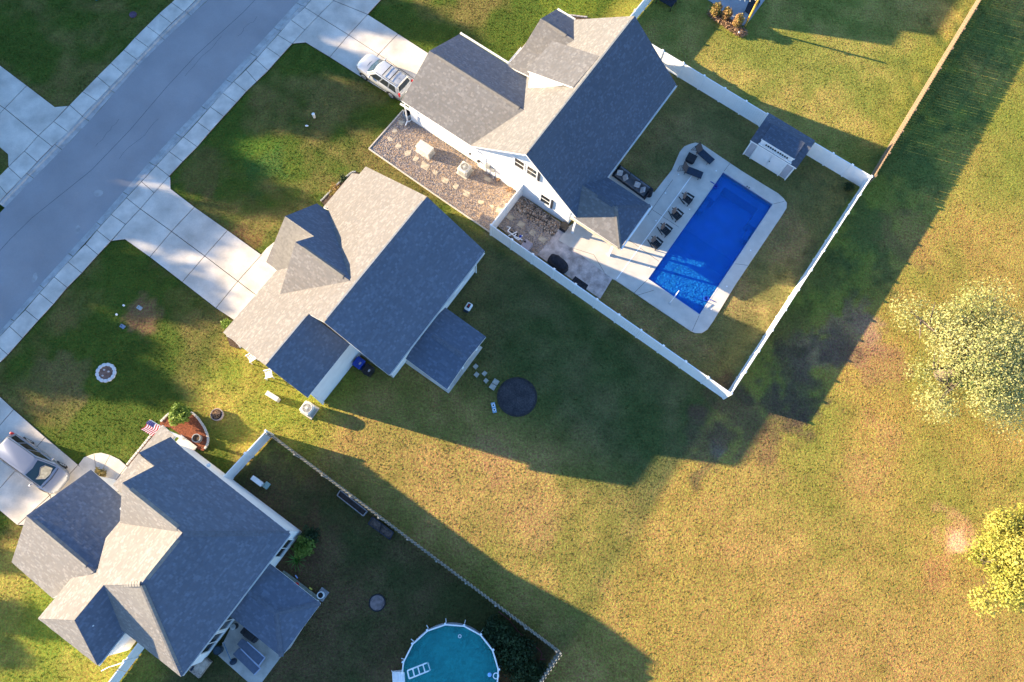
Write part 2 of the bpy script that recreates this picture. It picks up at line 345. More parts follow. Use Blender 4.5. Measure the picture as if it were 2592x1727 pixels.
# --- driveways
def drive(rows, name_label=None):
    d = bpy.data.objects.new('driveway', None); C.objects.link(d); d['kind'] = 'structure'
    for q in rows: slab(d, q, ZW + 0.004, drive_conc, 'paving_slab', 0.045)
    b = MB()
    for q in rows: b.prism(G2(q), -0.05, 0.04)
    b.build('joint_bed', soil, d); return d
d1 = drive([[(806, 42), (845, 3), (931, 38), (883, 90)],
            [(845, 3), (884, -38), (975, -10), (931, 38)],
            [(740, 112), (772, 77), (806, 42), (883, 90), (835, 146), (774, 109)],
            [(883, 90), (931, 38), (1008, 87), (959, 139)], [(835, 146), (883, 90), (959, 139), (915, 197)],
            [(959, 139), (1008, 87), (1100, 146), (1050, 202)], [(915, 197), (959, 139), (1050, 202), (1022, 262)]])
d2 = drive([[(429, 447), (432, 450), (433, 479), (493, 525), (435, 587), (356, 530), (391, 489)],
            [(356, 530), (435, 587), (380, 652), (317, 607), (283, 611), (319, 569)],
            [(493, 525), (577, 584), (519, 649), (435, 587)], [(435, 587), (519, 649), (462, 715), (380, 652)],
            [(577, 584), (663, 646), (603, 713), (519, 649)], [(519, 649), (603, 713), (547, 781), (462, 715)],
            [(663, 646), (725, 692), (668, 762), (603, 713)], [(603, 713), (668, 762), (615, 826), (547, 781)]])
d3 = drive([[(36, 1037), (116, 1107), (0, 1237), (-80, 1170)], [(-20, 985), (36, 1037), (-80, 1170), (-140, 1110)],
            [(116, 1107), (199, 1177), (128, 1254), (58, 1172)], [(58, 1172), (128, 1254), (45, 1330), (-62, 1240), (0, 1237)],
            [(199, 1177), (232, 1207), (140, 1290), (128, 1254)], [(128, 1254), (140, 1290), (60, 1330), (45, 1330)]])
d4 = drive([[(174, 269), (140, 272), (69, 218), (13, 276), (98, 345), (137, 309)], [(98, 345), (13, 276), (-45, 335), (21, 392), (22, 424), (63, 384)],
            [(69, 218), (0, 166), (-60, 228), (13, 276)], [(13, 276), (-60, 228), (-110, 285), (-45, 335)]])
# front walks
def path_slabs(quads, m=drive_conc, name='path'):
    d = bpy.data.objects.new(name, None); C.objects.link(d); d['kind'] = 'structure'
    for q in quads: slab(d, q, ZW, m, 'paving_slab', 0.03)
    return d
path_slabs([[(661, 646), (675, 629), (692, 615), (716, 603), (728, 612), (693, 671)]])
path_slabs([[(199, 1177), (213, 1158), (239, 1148), (247, 1215), (225, 1210)], [(239, 1148), (258, 1146), (280, 1152), (258, 1195), (247, 1215)],
            [(280, 1152), (303, 1163), (322, 1180), (275, 1240), (250, 1225), (258, 1195)], [(322, 1180), (345, 1200), (300, 1260), (275, 1240)]])
# --- pool deck with the pool opening
POOL = [(1831, 436), (1956, 517), (1771, 796), (1641, 706)]
DECK = [(1721, 384), (1732, 371), (1746, 365), (1760, 361), (1777, 365), (1873, 430), (1942, 473), (1970, 490), (1984, 503), (1992, 514), (1991, 527), (1978, 548), (1861, 722), (1805, 814), (1791, 834), (1777, 843), (1760, 843), (1749, 838),
        (1660, 778), (1558, 709), (1550, 706), (1446, 627), (1413, 608), (1436, 576), (1460, 560), (1525, 430), (1560, 425), (1650, 484), (1656, 487), (1701, 430)]
ZD = 0.08
pool_w = [PX(x, y, ZD) for x, y in POOL]
deck_w = [PX(x, y, ZD) for x, y in DECK]
dk = MB()
hole = inset([p.to_2d() for p in pool_w], 0.0)
P3 = [Vector((p.x, p.y, 0)) for p in deck_w]; H3 = [Vector((p.x, p.y, 0)) for p in hole]
allp = P3 + H3
for t in tessellate_polygon([P3, H3]):
    a, b, c = (allp[i] for i in t)
    q = [a, b, c] if (b - a).cross(c - a).z > 0 else [a, c, b]
    dk.poly([(p.x, p.y, ZD) for p in q])
for L in (P3, H3):
    for k in range(len(L)):
        a, b = L[k], L[(k + 1) % len(L)]; dk.poly([(a.x, a.y, ZD), (b.x, b.y, ZD), (b.x, b.y, -0.05 if L is P3 else -0.35), (a.x, a.y, -0.05 if L is P3 else -0.35)])
pdeck = dk.build('pool_deck', deck_conc, None, kind='structure')
PAVED.append([p.to_2d() for p in deck_w])
sv = MB()   # thin drain channel and saw cuts of the deck, each a few millimetres proud
def strip(mb, a, b, wd, z0, z1, mi=0):
    a = Vector(a[:2]); b = Vector(b[:2]); d = (b - a).normalized(); n = Vector((-d.y, d.x)) * wd / 2
    mb.prism([a + n, b + n, b - n, a - n], z0, z1, mi)
a, b = PX(1762, 430, ZD), PX(1561, 706, ZD); strip(sv, a, b, 0.07, ZD - 0.02, ZD + 0.006)
sv.build('drain_channel', vinyl, pdeck)
js = MB()
for p, q in (((1703, 455), (1640, 545)), ((1612, 505), (1718, 575)), ((1567, 590), (1668, 662)), ((1655, 735), (1612, 748)), ((1831, 436), (1852, 408)), ((1956, 517), (1985, 510)), ((1862, 668), (1893, 672)), ((1771, 796), (1752, 838)), ((1641, 706), (1605, 742)), ((1446, 627), (1503, 645)), ((1503, 645), (1530, 690))):
    strip(js, PX(*p, ZD), PX(*q, ZD), 0.025, ZD - 0.02, ZD + 0.003)
js.build('saw_cut', soil, pdeck)
st = MB(); SP = G2([(1550, 706), (1519, 757), (1360, 646), (1421, 570), (1436, 576), (1413, 608), (1446, 627)]); st.prism(SP, -0.02, 0.062); st.build('patio', stamped, None, kind='structure'); PAVED.append(SP)
# --- pool
pool = bpy.data.objects.new('swimming_pool', None); C.objects.link(pool); pc = sum(pool_w, Vector()) / 4; pool.location = (pc.x, pc.y, 0)
pool['label'] = 'rectangular bright blue in-ground swimming pool set in the pale concrete deck'; pool['category'] = 'swimming pool'
off = Vector((pc.x, pc.y, 0))
pa, pb, pcn, pd = pool_w   # north, east, south, west corners
def pl(s, t, z): # s along short side (a->b), t along long side (a->d)
    p = (pa.lerp(pb, s)).lerp(pd.lerp(pcn, s), t); return Vector((p.x, p.y, z))
sh = MB()
def wallring(mb, s0, s1, t0, t1, z0, z1, inward=True):
    c = [pl(s0, t0, 0), pl(s1, t0, 0), pl(s1, t1, 0), pl(s0, t1, 0)]
    for k in range(4):
        a, b = c[k], c[(k + 1) % 4]; mb.poly([(a.x, a.y, z0), (b.x, b.y, z0), (b.x, b.y, z1), (a.x, a.y, z1)])
def floorq(mb, s0, s1, t0, t1, z): mb.poly([pl(s0, t0, z), pl(s0, t1, z), pl(s1, t1, z), pl(s1, t0, z)])
wallring(sh, 0, 1, 0, 1, -1.9, 0.02); floorq(sh, 0, 1, 0, 0.45, -1.7); sh.poly([pl(0, .45, -1.7), pl(0, .62, -1.1), pl(1, .62, -1.1), pl(1, .45, -1.7)]); floorq(sh, 0, 1, .62, 1, -1.1)
shell = sh.build('pool_shell', shellblue, pool, off)
def tread(s0, s1, t0, t1, z, m=shelldeep, nm='bench'):
    b = MB(); c = [pl(s0, t0, 0).to_2d(), pl(s1, t0, 0).to_2d(), pl(s1, t1, 0).to_2d(), pl(s0, t1, 0).to_2d()]; b.prism(c, -1.85, z); return b.build(nm, m, pool, off)
tread(0.16, 0.84, 0.004, 0.06, -0.55); tread(0.004, 0.16, 0.004, 0.20, -0.5); tread(0.84, 0.996, 0.004, 0.20, -0.5)
tread(0.02, 0.10, 0.20, 0.3, -0.95); tread(0.90, 0.98, 0.20, 0.3, -0.95)
tread(0.004, 0.30, 0.70, 0.76, -0.9, shellblue, 'step'); tread(0.004, 0.30, 0.76, 0.82, -0.6, shellblue, 'step'); tread(0.004, 0.30, 0.82, 0.90, -0.35, shellblue, 'step')
tread(0.30, 0.996, 0.93, 0.996, -0.5, shellblue, 'bench'); tread(0.004, 0.30, 0.90, 0.996, -0.3, shellblue, 'bench')
cp = MB(); wallring(cp, -0.012, 1.012, -0.006, 1.006, ZD - .01, ZD + 0.006)
for (s0, s1, t0, t1) in ((-.012, 1.012, -.008, 0.0), (-.012, 1.012, 1.0, 1.008), (-.018, 0.0, 0, 1), (1.0, 1.018, 0, 1)):
    c = [pl(s0, t0, 0).to_2d(), pl(s1, t0, 0).to_2d(), pl(s1, t1, 0).to_2d(), pl(s0, t1, 0).to_2d()]; cp.prism(c, ZD - 0.02, ZD + 0.008)
cp.build('coping', mat('coping concrete', (0.5, 0.5, 0.49), 0.8, 0.05, 3), pool, off)
def watermat(name, tint, bumpd, scale, body=(0.02, 0.33, 0.9), share=.28):
    m = bpy.data.materials.new(name); m.use_nodes = True; n = m.node_tree.nodes; L = m.node_tree.links; n.remove(n['Principled BSDF'])
    tr = n.new('ShaderNodeBsdfTransparent'); tr.inputs[0].default_value = (*tint, 1); gl = n.new('ShaderNodeBsdfGlossy'); gl.inputs['Roughness'].default_value = 0.03
    fr = n.new('ShaderNodeFresnel'); fr.inputs[0].default_value = 1.33; ms = n.new('ShaderNodeMixShader')
    tc = n.new('ShaderNodeTexCoord'); nz = n.new('ShaderNodeTexNoise'); nz.inputs['Scale'].default_value = scale; nz.inputs['Detail'].default_value = 3; nz.inputs['Distortion'].default_value = 0.6
    bp = n.new('ShaderNodeBump'); bp.inputs['Strength'].default_value = 0.9; bp.inputs['Distance'].default_value = bumpd
    L.new(tc.outputs['Object'], nz.inputs['Vector']); L.new(nz.outputs['Fac'], bp.inputs['Height']); L.new(bp.outputs[0], gl.inputs['Normal']); L.new(bp.outputs[0], fr.inputs['Normal'])
    df = n.new('ShaderNodeBsdfDiffuse'); df.inputs[0].default_value = (*body, 1); vo = n.new('ShaderNodeTexNoise'); vo.inputs['Scale'].default_value = 3.6; vo.inputs['Detail'].default_value = 2; vo.inputs['Distortion'].default_value = 1.2; L.new(tc.outputs['Object'], vo.inputs['Vector']); b2 = n.new('ShaderNodeBump'); b2.inputs['Distance'].default_value = .5; L.new(vo.outputs['Fac'], b2.inputs['Height']); L.new(b2.outputs[0], df.inputs['Normal'])
    m2 = n.new('ShaderNodeMixShader'); m2.inputs[0].default_value = share; L.new(tr.outputs[0], m2.inputs[1]); L.new(df.outputs[0], m2.inputs[2])
    L.new(fr.outputs[0], ms.inputs[0]); L.new(m2.outputs[0], ms.inputs[1]); L.new(gl.outputs[0], ms.inputs[2]); L.new(ms.outputs[0], n['Material Output'].inputs[0]); return m
wt = MB(); floorq(wt, 0, 1, 0, 1, -0.06); wt.f[-1] = wt.f[-1]
wt.build('water', watermat('pool water', (0.72, 0.9, 1.0), 0.02, 3.2), pool, off, label='clear rippled water filling the pool')
# --- gravel yard beside house, and the rock bed
GRAV = [(934, 378), (1021, 280), (1045, 308), (1185, 402), (1322, 478), (1242, 590), (1100, 493)]
gv = MB(); GP = G2(GRAV); gv.prism(GP, -0.02, 0.045); 
gvm = mat('pea gravel bed', (0.36, 0.31, 0.27), 0.95, 0.1, 2, 0.9, 22, col2=(0.24, 0.21, 0.21), fine=0.45)
gravel = gv.build('gravel', gvm, None, kind='stuff', label='multicoloured pea gravel beside the white house wall', cat='gravel'); PAVED.append(GP)
GRAV2 = [(1258, 572), (1320, 494), (1424, 572), (1360, 650), (1353, 646)]
gv = MB(); GP2 = G2(GRAV2); gv.prism(GP2, -0.02, 0.045); gv.build('gravel', gvm, None, kind='stuff', label='brown gravel inside the fenced pump yard', cat='gravel'); PAVED.append(GP2)
# ================================================================ the ground sheet (lawns): one grid out to the horizon
def vnoise(x, y, s, seed):
    r = np.random.default_rng(seed); T = r.random((256, 256)); X = x / s + 1000.37; Y = y / s + 1000.11
    i = np.floor(X).astype(int); j = np.floor(Y).astype(int); fx = X - i; fy = Y - j; fx = fx * fx * (3 - 2 * fx); fy = fy * fy * (3 - 2 * fy)
    g = lambda a, b: T[a % 256, b % 256]
    return (g(i, j) * (1 - fx) + g(i + 1, j) * fx) * (1 - fy) + (g(i, j + 1) * (1 - fx) + g(i + 1, j + 1) * fx) * fy
def fbm(x, y, s, seed, o=4): return sum(vnoise(x, y, s / 2 ** k, seed + k) * 0.5 ** k for k in range(o)) / sum(0.5 ** k for k in range(o))
def sstep(a, b, x): t = np.clip((x - a) / (b - a), 0, 1); return t * t * (3 - 2 * t)
def rect(u, v, u0, u1, v0, v1, s=0.6): return sstep(u0 - s, u0 + s, u) * (1 - sstep(u1 - s, u1 + s, u)) * sstep(v0 - s, v0 + s, v) * (1 - sstep(v1 - s, v1 + s, v))
def ground_colour(x, y):
    u = x * CA + y * SA; v = -x * SA + y * CA
    w1 = u + (fbm(x, y, 6, 50) - .5) * 2; w2 = v + (fbm(x, y, 6, 60) - .5) * 2
    n1 = fbm(x, y, 5.0, 1); n2 = fbm(x, y, 1.6, 11); n3 = fbm(x, y, 14, 21); n4 = fbm(x, y, 0.7, 31)
    def c(a, b, t): return np.array(a)[None] * (1 - t[:, None]) + np.array(b)[None] * t[:, None]
    t1 = np.clip((n1 - .5) * 3 + (n2 - .5) * 1.6 + .5, 0, 1)
    field = c((0.235, 0.20, 0.062), (0.275, 0.205, 0.08), np.clip((n3 - .5) * 3.0 + (n2 - .5) * 1.8 + .52, 0, 1))
    far = c((0.15, 0.19, 0.04), (0.26, 0.215, 0.07), np.clip((n3 - .5) * 2 + (n1 - .5) * 2 + .4 , 0, 1))
    q = sstep(8, 24, u + 0.0 * v)[:, None]
    fieldc = field * (1 - q) + far * q
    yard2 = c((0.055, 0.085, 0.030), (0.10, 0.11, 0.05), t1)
    front = c((0.05, 0.09, 0.015), (0.115, 0.115, 0.04), np.clip((n1 - .52) * 4 + (n2 - .5) * 2 + .35, 0, 1))
    poolyd = c((0.115, 0.135, 0.055), (0.19, 0.165, 0.08), t1)
    nb = c((0.15, 0.19, 0.045), (0.24, 0.225, 0.075), t1)
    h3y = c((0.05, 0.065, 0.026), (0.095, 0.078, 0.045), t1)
    col = fieldc
    def lay(col, m, z): return col * (1 - m[:, None]) + z * m[:, None]
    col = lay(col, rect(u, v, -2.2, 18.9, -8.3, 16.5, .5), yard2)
    col = lay(col, rect(w1, w2, -3, 9, -9, 16.5, 3), c((0.165, 0.17, 0.05), (0.25, 0.20, 0.08), t1))  # lighter strip: sunlight between the houses put into the lawn colour
    col = lay(col, rect(u, v, 18.95, 40.2, -8.5, 13.5, .1), poolyd)
    col = lay(col, rect(u, v, 40.3, 75, -8.7, 15, .15), nb)
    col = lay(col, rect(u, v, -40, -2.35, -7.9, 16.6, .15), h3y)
    col = lay(col, rect(u, v, -60, 90, 16.6, 60, .8), front)
    col = lay(col, rect(w1, w2, -4.5, 4.5, 13.5, 23.5, 1.2), c((0.15, 0.20, 0.035), (0.24, 0.23, 0.06), t1))  # front end of the sunlit strip, its brightness painted into the lawn
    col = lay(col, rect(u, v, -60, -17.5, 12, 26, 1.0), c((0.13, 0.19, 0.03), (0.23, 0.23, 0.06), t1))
    # worn and bare patches, and dark green ones painting in the fence shade (centre px, radius m, colour, strength)
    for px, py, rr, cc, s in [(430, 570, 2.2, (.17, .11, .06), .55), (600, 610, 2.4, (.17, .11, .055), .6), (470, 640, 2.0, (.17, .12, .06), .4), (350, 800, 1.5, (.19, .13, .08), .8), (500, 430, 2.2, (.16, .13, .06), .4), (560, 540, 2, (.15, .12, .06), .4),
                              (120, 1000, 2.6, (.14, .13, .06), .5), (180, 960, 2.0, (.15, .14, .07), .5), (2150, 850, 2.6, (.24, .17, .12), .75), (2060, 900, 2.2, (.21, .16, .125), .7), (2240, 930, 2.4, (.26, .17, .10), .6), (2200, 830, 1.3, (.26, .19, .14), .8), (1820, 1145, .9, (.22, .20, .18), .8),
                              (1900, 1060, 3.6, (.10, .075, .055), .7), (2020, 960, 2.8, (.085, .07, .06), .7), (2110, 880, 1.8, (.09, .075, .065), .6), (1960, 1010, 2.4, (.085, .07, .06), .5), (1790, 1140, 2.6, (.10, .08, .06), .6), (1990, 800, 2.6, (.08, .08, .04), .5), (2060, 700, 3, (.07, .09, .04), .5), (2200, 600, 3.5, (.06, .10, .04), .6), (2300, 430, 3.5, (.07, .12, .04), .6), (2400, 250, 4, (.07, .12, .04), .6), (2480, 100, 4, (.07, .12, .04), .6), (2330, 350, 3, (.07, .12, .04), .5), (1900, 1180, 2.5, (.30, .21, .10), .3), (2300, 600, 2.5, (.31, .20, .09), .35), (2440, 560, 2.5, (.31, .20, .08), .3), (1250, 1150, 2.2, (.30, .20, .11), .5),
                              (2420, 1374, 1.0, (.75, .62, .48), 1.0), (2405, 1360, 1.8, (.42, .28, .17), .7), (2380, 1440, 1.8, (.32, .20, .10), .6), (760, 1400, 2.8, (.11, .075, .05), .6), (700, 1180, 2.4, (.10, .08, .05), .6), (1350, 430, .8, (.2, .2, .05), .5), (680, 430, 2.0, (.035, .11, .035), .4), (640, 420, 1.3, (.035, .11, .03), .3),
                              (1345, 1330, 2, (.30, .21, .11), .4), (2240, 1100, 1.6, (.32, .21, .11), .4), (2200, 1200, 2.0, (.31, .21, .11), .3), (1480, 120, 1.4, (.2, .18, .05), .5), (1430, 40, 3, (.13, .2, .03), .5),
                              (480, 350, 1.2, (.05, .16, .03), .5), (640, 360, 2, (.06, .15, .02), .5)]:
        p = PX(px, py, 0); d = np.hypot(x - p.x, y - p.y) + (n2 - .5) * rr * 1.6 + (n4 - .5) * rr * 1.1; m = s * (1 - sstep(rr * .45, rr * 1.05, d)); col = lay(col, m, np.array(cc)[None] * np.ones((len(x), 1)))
    # mower passes
    st = np.sin((v * 1.0 + 0.15 * np.sin(u)) * 2 * np.pi / 1.1)
    col = col * (1 + 0.035 * st * rect(u, v, -60, 90, 16, 60, 1) + 0)[:, None]
    col = col * (1 + 0.04 * np.sin((u + .2 * v) * 2 * np.pi / 1.3) * rect(u, v, 19, 40, -8.5, 13, .5))[:, None]
    col = col * (0.80 + 0.40 * n4[:, None]) * (0.86 + 0.28 * n2[:, None])
    col = col * np.array([1.30, 1.08, .86])[None]
    return np.clip(col, 0.005, 0.9)
def coords(lo, hi, st):
    inner = np.arange(lo, hi + st / 2, st); o1 = [lo - d for d in (3, 8, 18, 40, 90, 200, 450, 900)][::-1]; o2 = [hi + d for d in (3, 8, 18, 40, 90, 200, 450, 900)]
    return np.concatenate([o1, inner, o2])
gx = coords(-44, 50, 0.2); gy = coords(-12, 50, 0.2); nx, ny = len(gx), len(gy)
XX, YY = np.meshgrid(gx, gy); X = XX.ravel(); Y = YY.ravel()
def inpoly(P, X, Y, grow=0):
    n = len(P); ins = np.zeros(len(X), bool); xs = [p[0] for p in P]; ys = [p[1] for p in P]
    bb = (X > min(xs) - 1) & (X < max(xs) + 1) & (Y > min(ys) - 1) & (Y < max(ys) + 1); idx = np.nonzero(bb)[0]; x = X[idx]; y = Y[idx]; r = np.zeros(len(idx), bool)
    for k in range(n):
        a, b = P[k], P[(k + 1) % n]
        if a[1] == b[1]: continue
        c = ((a[1] > y) != (b[1] > y)) & (x < (b[0] - a[0]) * (y - a[1]) / (b[1] - a[1]) + a[0]); r ^= c
    ins[idx] = r; return ins
Z = np.where(((X > -44) & (X < 50) & (Y > -12) & (Y < 50)), (fbm(X, Y, 3, 90) - .5) * 0.03 - 0.015, -0.02)
roadpoly = G2([a[1] for a in LJ]) + G2([a[0] for a in RJ])[::-1]
Z[inpoly(roadpoly, X, Y)] = -0.35
poolp = [p.to_2d() for p in pool_w]; Z[inpoly(inset(poolp, -0.28), X, Y)] = -2.4
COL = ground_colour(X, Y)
dens = np.ones(len(X)); inside = (X > -43.5) & (X < 50) & (Y > -11.5) & (Y < 49.5); dens[~inside] = 0
NOGRASS = [G2(L) for L in ([(1300, 955), (1340, 965), (1362, 1005), (1350, 1045), (1310, 1058), (1270, 1045), (1256, 1005), (1268, 970)], [(551, 1657), (650, 1745), (715, 1658), (735, 1640), (795, 1545), (700, 1450), (660, 1440)])]
RPC = PX(1140, 1690); NOGRASS.append([Vector((RPC.x + 3.2 * math.cos(t * .4), RPC.y + 3.2 * math.sin(t * .4))) for t in range(16)])
for P in PAVED + NOGRASS: dens[inpoly(P, X, Y)] = 0
dens[inpoly(roadpoly, X, Y)] = 0
u_, v_ = X * CA + Y * SA, -X * SA + Y * CA
HF = [(23.5, 36.9, 8.5, 17.3), (23.7, 30.6, 17, 23.9), (6, 16.2, 12.1, 22.8), (1.6, 6.2, 15.1, 22.8), (-16, -6.15, 10.7, 20.5), (-17.4, -10.8, 18, 23.3), (37.1, 39.6, -3.5, .5)]
for a, b, c_, d_ in HF: dens[(u_ > a) & (u_ < b) & (v_ > c_) & (v_ < d_)] = 0
for px, py, rr in ((2420, 1374, .8), (2150, 850, 1.2), (2200, 830, .9)):
    p = PX(px, py); dens *= np.where(np.hypot(X - p.x, Y - p.y) < rr, 0.25, 1)
gm = bpy.data.meshes.new('ground')
co3 = np.stack([X, Y, Z], 1).astype(np.float32)
I = (np.arange(ny - 1)[:, None] * nx + np.arange(nx - 1)[None]).ravel(); F = np.stack([I, I + 1, I + 1 + nx, I + nx], 1).astype(np.int32)
gm.vertices.add(len(X)); gm.vertices.foreach_set('co', co3.ravel()); gm.loops.add(F.size); gm.loops.foreach_set('vertex_index', F.ravel())
gm.polygons.add(len(F)); gm.polygons.foreach_set('loop_start', np.arange(0, F.size, 4, dtype=np.int32)); gm.polygons.foreach_set('loop_total', np.full(len(F), 4, np.int32))
gm.polygons.foreach_set('use_smooth', np.ones(len(F), bool))
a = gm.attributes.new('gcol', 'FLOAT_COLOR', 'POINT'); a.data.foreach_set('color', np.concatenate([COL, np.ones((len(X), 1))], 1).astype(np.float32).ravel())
a = gm.attributes.new('dens', 'FLOAT', 'POINT'); a.data.foreach_set('value', dens.astype(np.float32))
gm.update(calc_edges=True)
LAWN_BUMP = 0.14
def lawnmat(name, kind):
    m = bpy.data.materials.new(name); m.use_nodes = True; n = m.node_tree.nodes; L = m.node_tree.links; b = n['Principled BSDF']
    b.inputs['Roughness'].default_value = 0.9; b.inputs['Specular IOR Level'].default_value = 0.1
    at = n.new('ShaderNodeAttribute'); at.attribute_name = 'gcol'; at.attribute_type = kind
    if kind == 'GEOMETRY':
        tc = n.new('ShaderNodeTexCoord')
        def noise(sc, det, ro):
            z = n.new('ShaderNodeTexNoise'); z.inputs['Scale'].default_value = sc; z.inputs['Detail'].default_value = det; z.inputs['Roughness'].default_value = ro; L.new(tc.outputs['Object'], z.inputs['Vector']); return z
        nz = noise(6.0, 8, .78); hz = noise(8.0, 3, .6); kz = noise(2.2, 3, .5)
        r = n.new('ShaderNodeMapRange'); r.inputs[1].default_value = .35; r.inputs[2].default_value = .65; r.inputs[3].default_value = .62; r.inputs[4].default_value = 1.32
        L.new(nz.outputs['Fac'], r.inputs[0]); s = n.new('ShaderNodeVectorMath'); s.operation = 'SCALE'; L.new(at.outputs['Color'], s.inputs[0]); L.new(r.outputs[0], s.inputs['Scale'])
        hs = n.new('ShaderNodeHueSaturation'); hr = n.new('ShaderNodeMapRange'); hr.inputs[1].default_value = .35; hr.inputs[2].default_value = .65; hr.inputs[3].default_value = .455; hr.inputs[4].default_value = .545
        L.new(hz.outputs['Fac'], hr.inputs[0]); L.new(hr.outputs[0], hs.inputs['Hue']); L.new(s.outputs[0], hs.inputs['Color']); L.new(hs.outputs[0], b.inputs['Base Color'])
        gz = noise(5.5, 5, .72)
        bp = n.new('ShaderNodeBump'); bp.inputs['Strength'].default_value = 1.0; bp.inputs['Distance'].default_value = LAWN_BUMP; L.new(gz.outputs['Fac'], bp.inputs['Height']); L.new(bp.outputs[0], b.inputs['Normal'])
    else:
        oi = n.new('ShaderNodeObjectInfo'); r = n.new('ShaderNodeMapRange'); r.inputs[3].default_value = .68; r.inputs[4].default_value = 1.4; L.new(oi.outputs['Random'], r.inputs[0])
        s = n.new('ShaderNodeVectorMath'); s.operation = 'SCALE'; L.new(at.outputs['Color'], s.inputs[0]); L.new(r.outputs[0], s.inputs['Scale']); L.new(s.outputs[0], b.inputs['Base Color'])
        tr = n.new('ShaderNodeBsdfTranslucent'); L.new(s.outputs[0], tr.inputs[0]); ms = n.new('ShaderNodeMixShader'); ms.inputs[0].default_value = .25
        L.new(b.outputs[0], ms.inputs[1]); L.new(tr.outputs[0], ms.inputs[2]); L.new(ms.outputs[0], n['Material Output'].inputs[0])
    return m
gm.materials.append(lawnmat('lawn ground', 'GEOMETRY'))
ground = bpy.data.objects.new('ground', gm); C.objects.link(ground); ground['kind'] = 'structure'
# grass: small tufts instanced over the lawns
tb = MB()
for k in range(7):
    t = random.uniform(0, 6.28); r0 = random.uniform(0, .05); bx, by = r0 * math.cos(t), r0 * math.sin(t)
    h = random.uniform(.02, .05); ln = random.uniform(.03, .07); t2 = random.uniform(0, 6.28); wv = Vector((-math.sin(t2), math.cos(t2))) * .018
    tip = (bx + math.cos(t2) * ln, by + math.sin(t2) * ln, h)
    tb.poly([(bx - wv.x, by - wv.y, -0.01), (bx + wv.x, by + wv.y, -0.01), (tip[0] + wv.x * .5, tip[1] + wv.y * .5, h * .9), tip, (tip[0] - wv.x * .5, tip[1] - wv.y * .5, h * .9)])
tuft = tb.build('grass_tuft', lawnmat('grass blades', 'INSTANCER')); tuft.location = (0, 0, -30); 
tm = tuft.data; bpy.data.objects.remove(tuft)
tcol = bpy.data.collections.new('grass source'); tuft = bpy.data.objects.new('grass_tuft', tm); tcol.objects.link(tuft)
gme = gm.copy(); gme.name = 'grass'; grass = bpy.data.objects.new('grass', gme); C.objects.link(grass)
grass['kind'] = 'stuff'; grass['label'] = 'mown grass tufts covering the lawns and the field'; grass['category'] = 'grass'
ng = bpy.data.node_groups.new('grass tufts', 'GeometryNodeTree'); ng.interface.new_socket('Geometry', in_out='INPUT', socket_type='NodeSocketGeometry'); ng.interface.new_socket('Geometry', in_out='OUTPUT', socket_type='NodeSocketGeometry')
N = ng.nodes; L = ng.links; gi = N.new('NodeGroupInput'); go = N.new('NodeGroupOutput')
dp = N.new('GeometryNodeDistributePointsOnFaces'); na = N.new('GeometryNodeInputNamedAttribute'); na.data_type = 'FLOAT'; na.inputs['Name'].default_value = 'dens'
mm = N.new('ShaderNodeMath'); mm.operation = 'MULTIPLY'; mm.inputs[1].default_value = GRASS_D = 14.0
L.new(na.outputs['Attribute'], mm.inputs[0]); L.new(mm.outputs[0], dp.inputs['Density']); L.new(gi.outputs[0], dp.inputs['Mesh'])
ip = N.new('GeometryNodeInstanceOnPoints'); oi = N.new('GeometryNodeObjectInfo'); oi.inputs['Object'].default_value = tuft; L.new(oi.outputs['Geometry'], ip.inputs['Instance'])
rr = N.new('FunctionNodeRandomValue'); rr.data_type = 'FLOAT_VECTOR'; rr.inputs[0].default_value = (-.2, -.2, 0); rr.inputs[1].default_value = (.2, .2, 6.283)
rs = N.new('FunctionNodeRandomValue'); rs.data_type = 'FLOAT'; rs.inputs[2].default_value = .7; rs.inputs[3].default_value = 1.4
L.new(dp.outputs['Points'], ip.inputs['Points']); L.new(rr.outputs[0], ip.inputs['Rotation']); L.new(rs.outputs[1], ip.inputs['Scale']); L.new(ip.outputs[0], go.inputs[0])
md = grass.modifiers.new('tufts', 'NODES'); md.node_group = ng
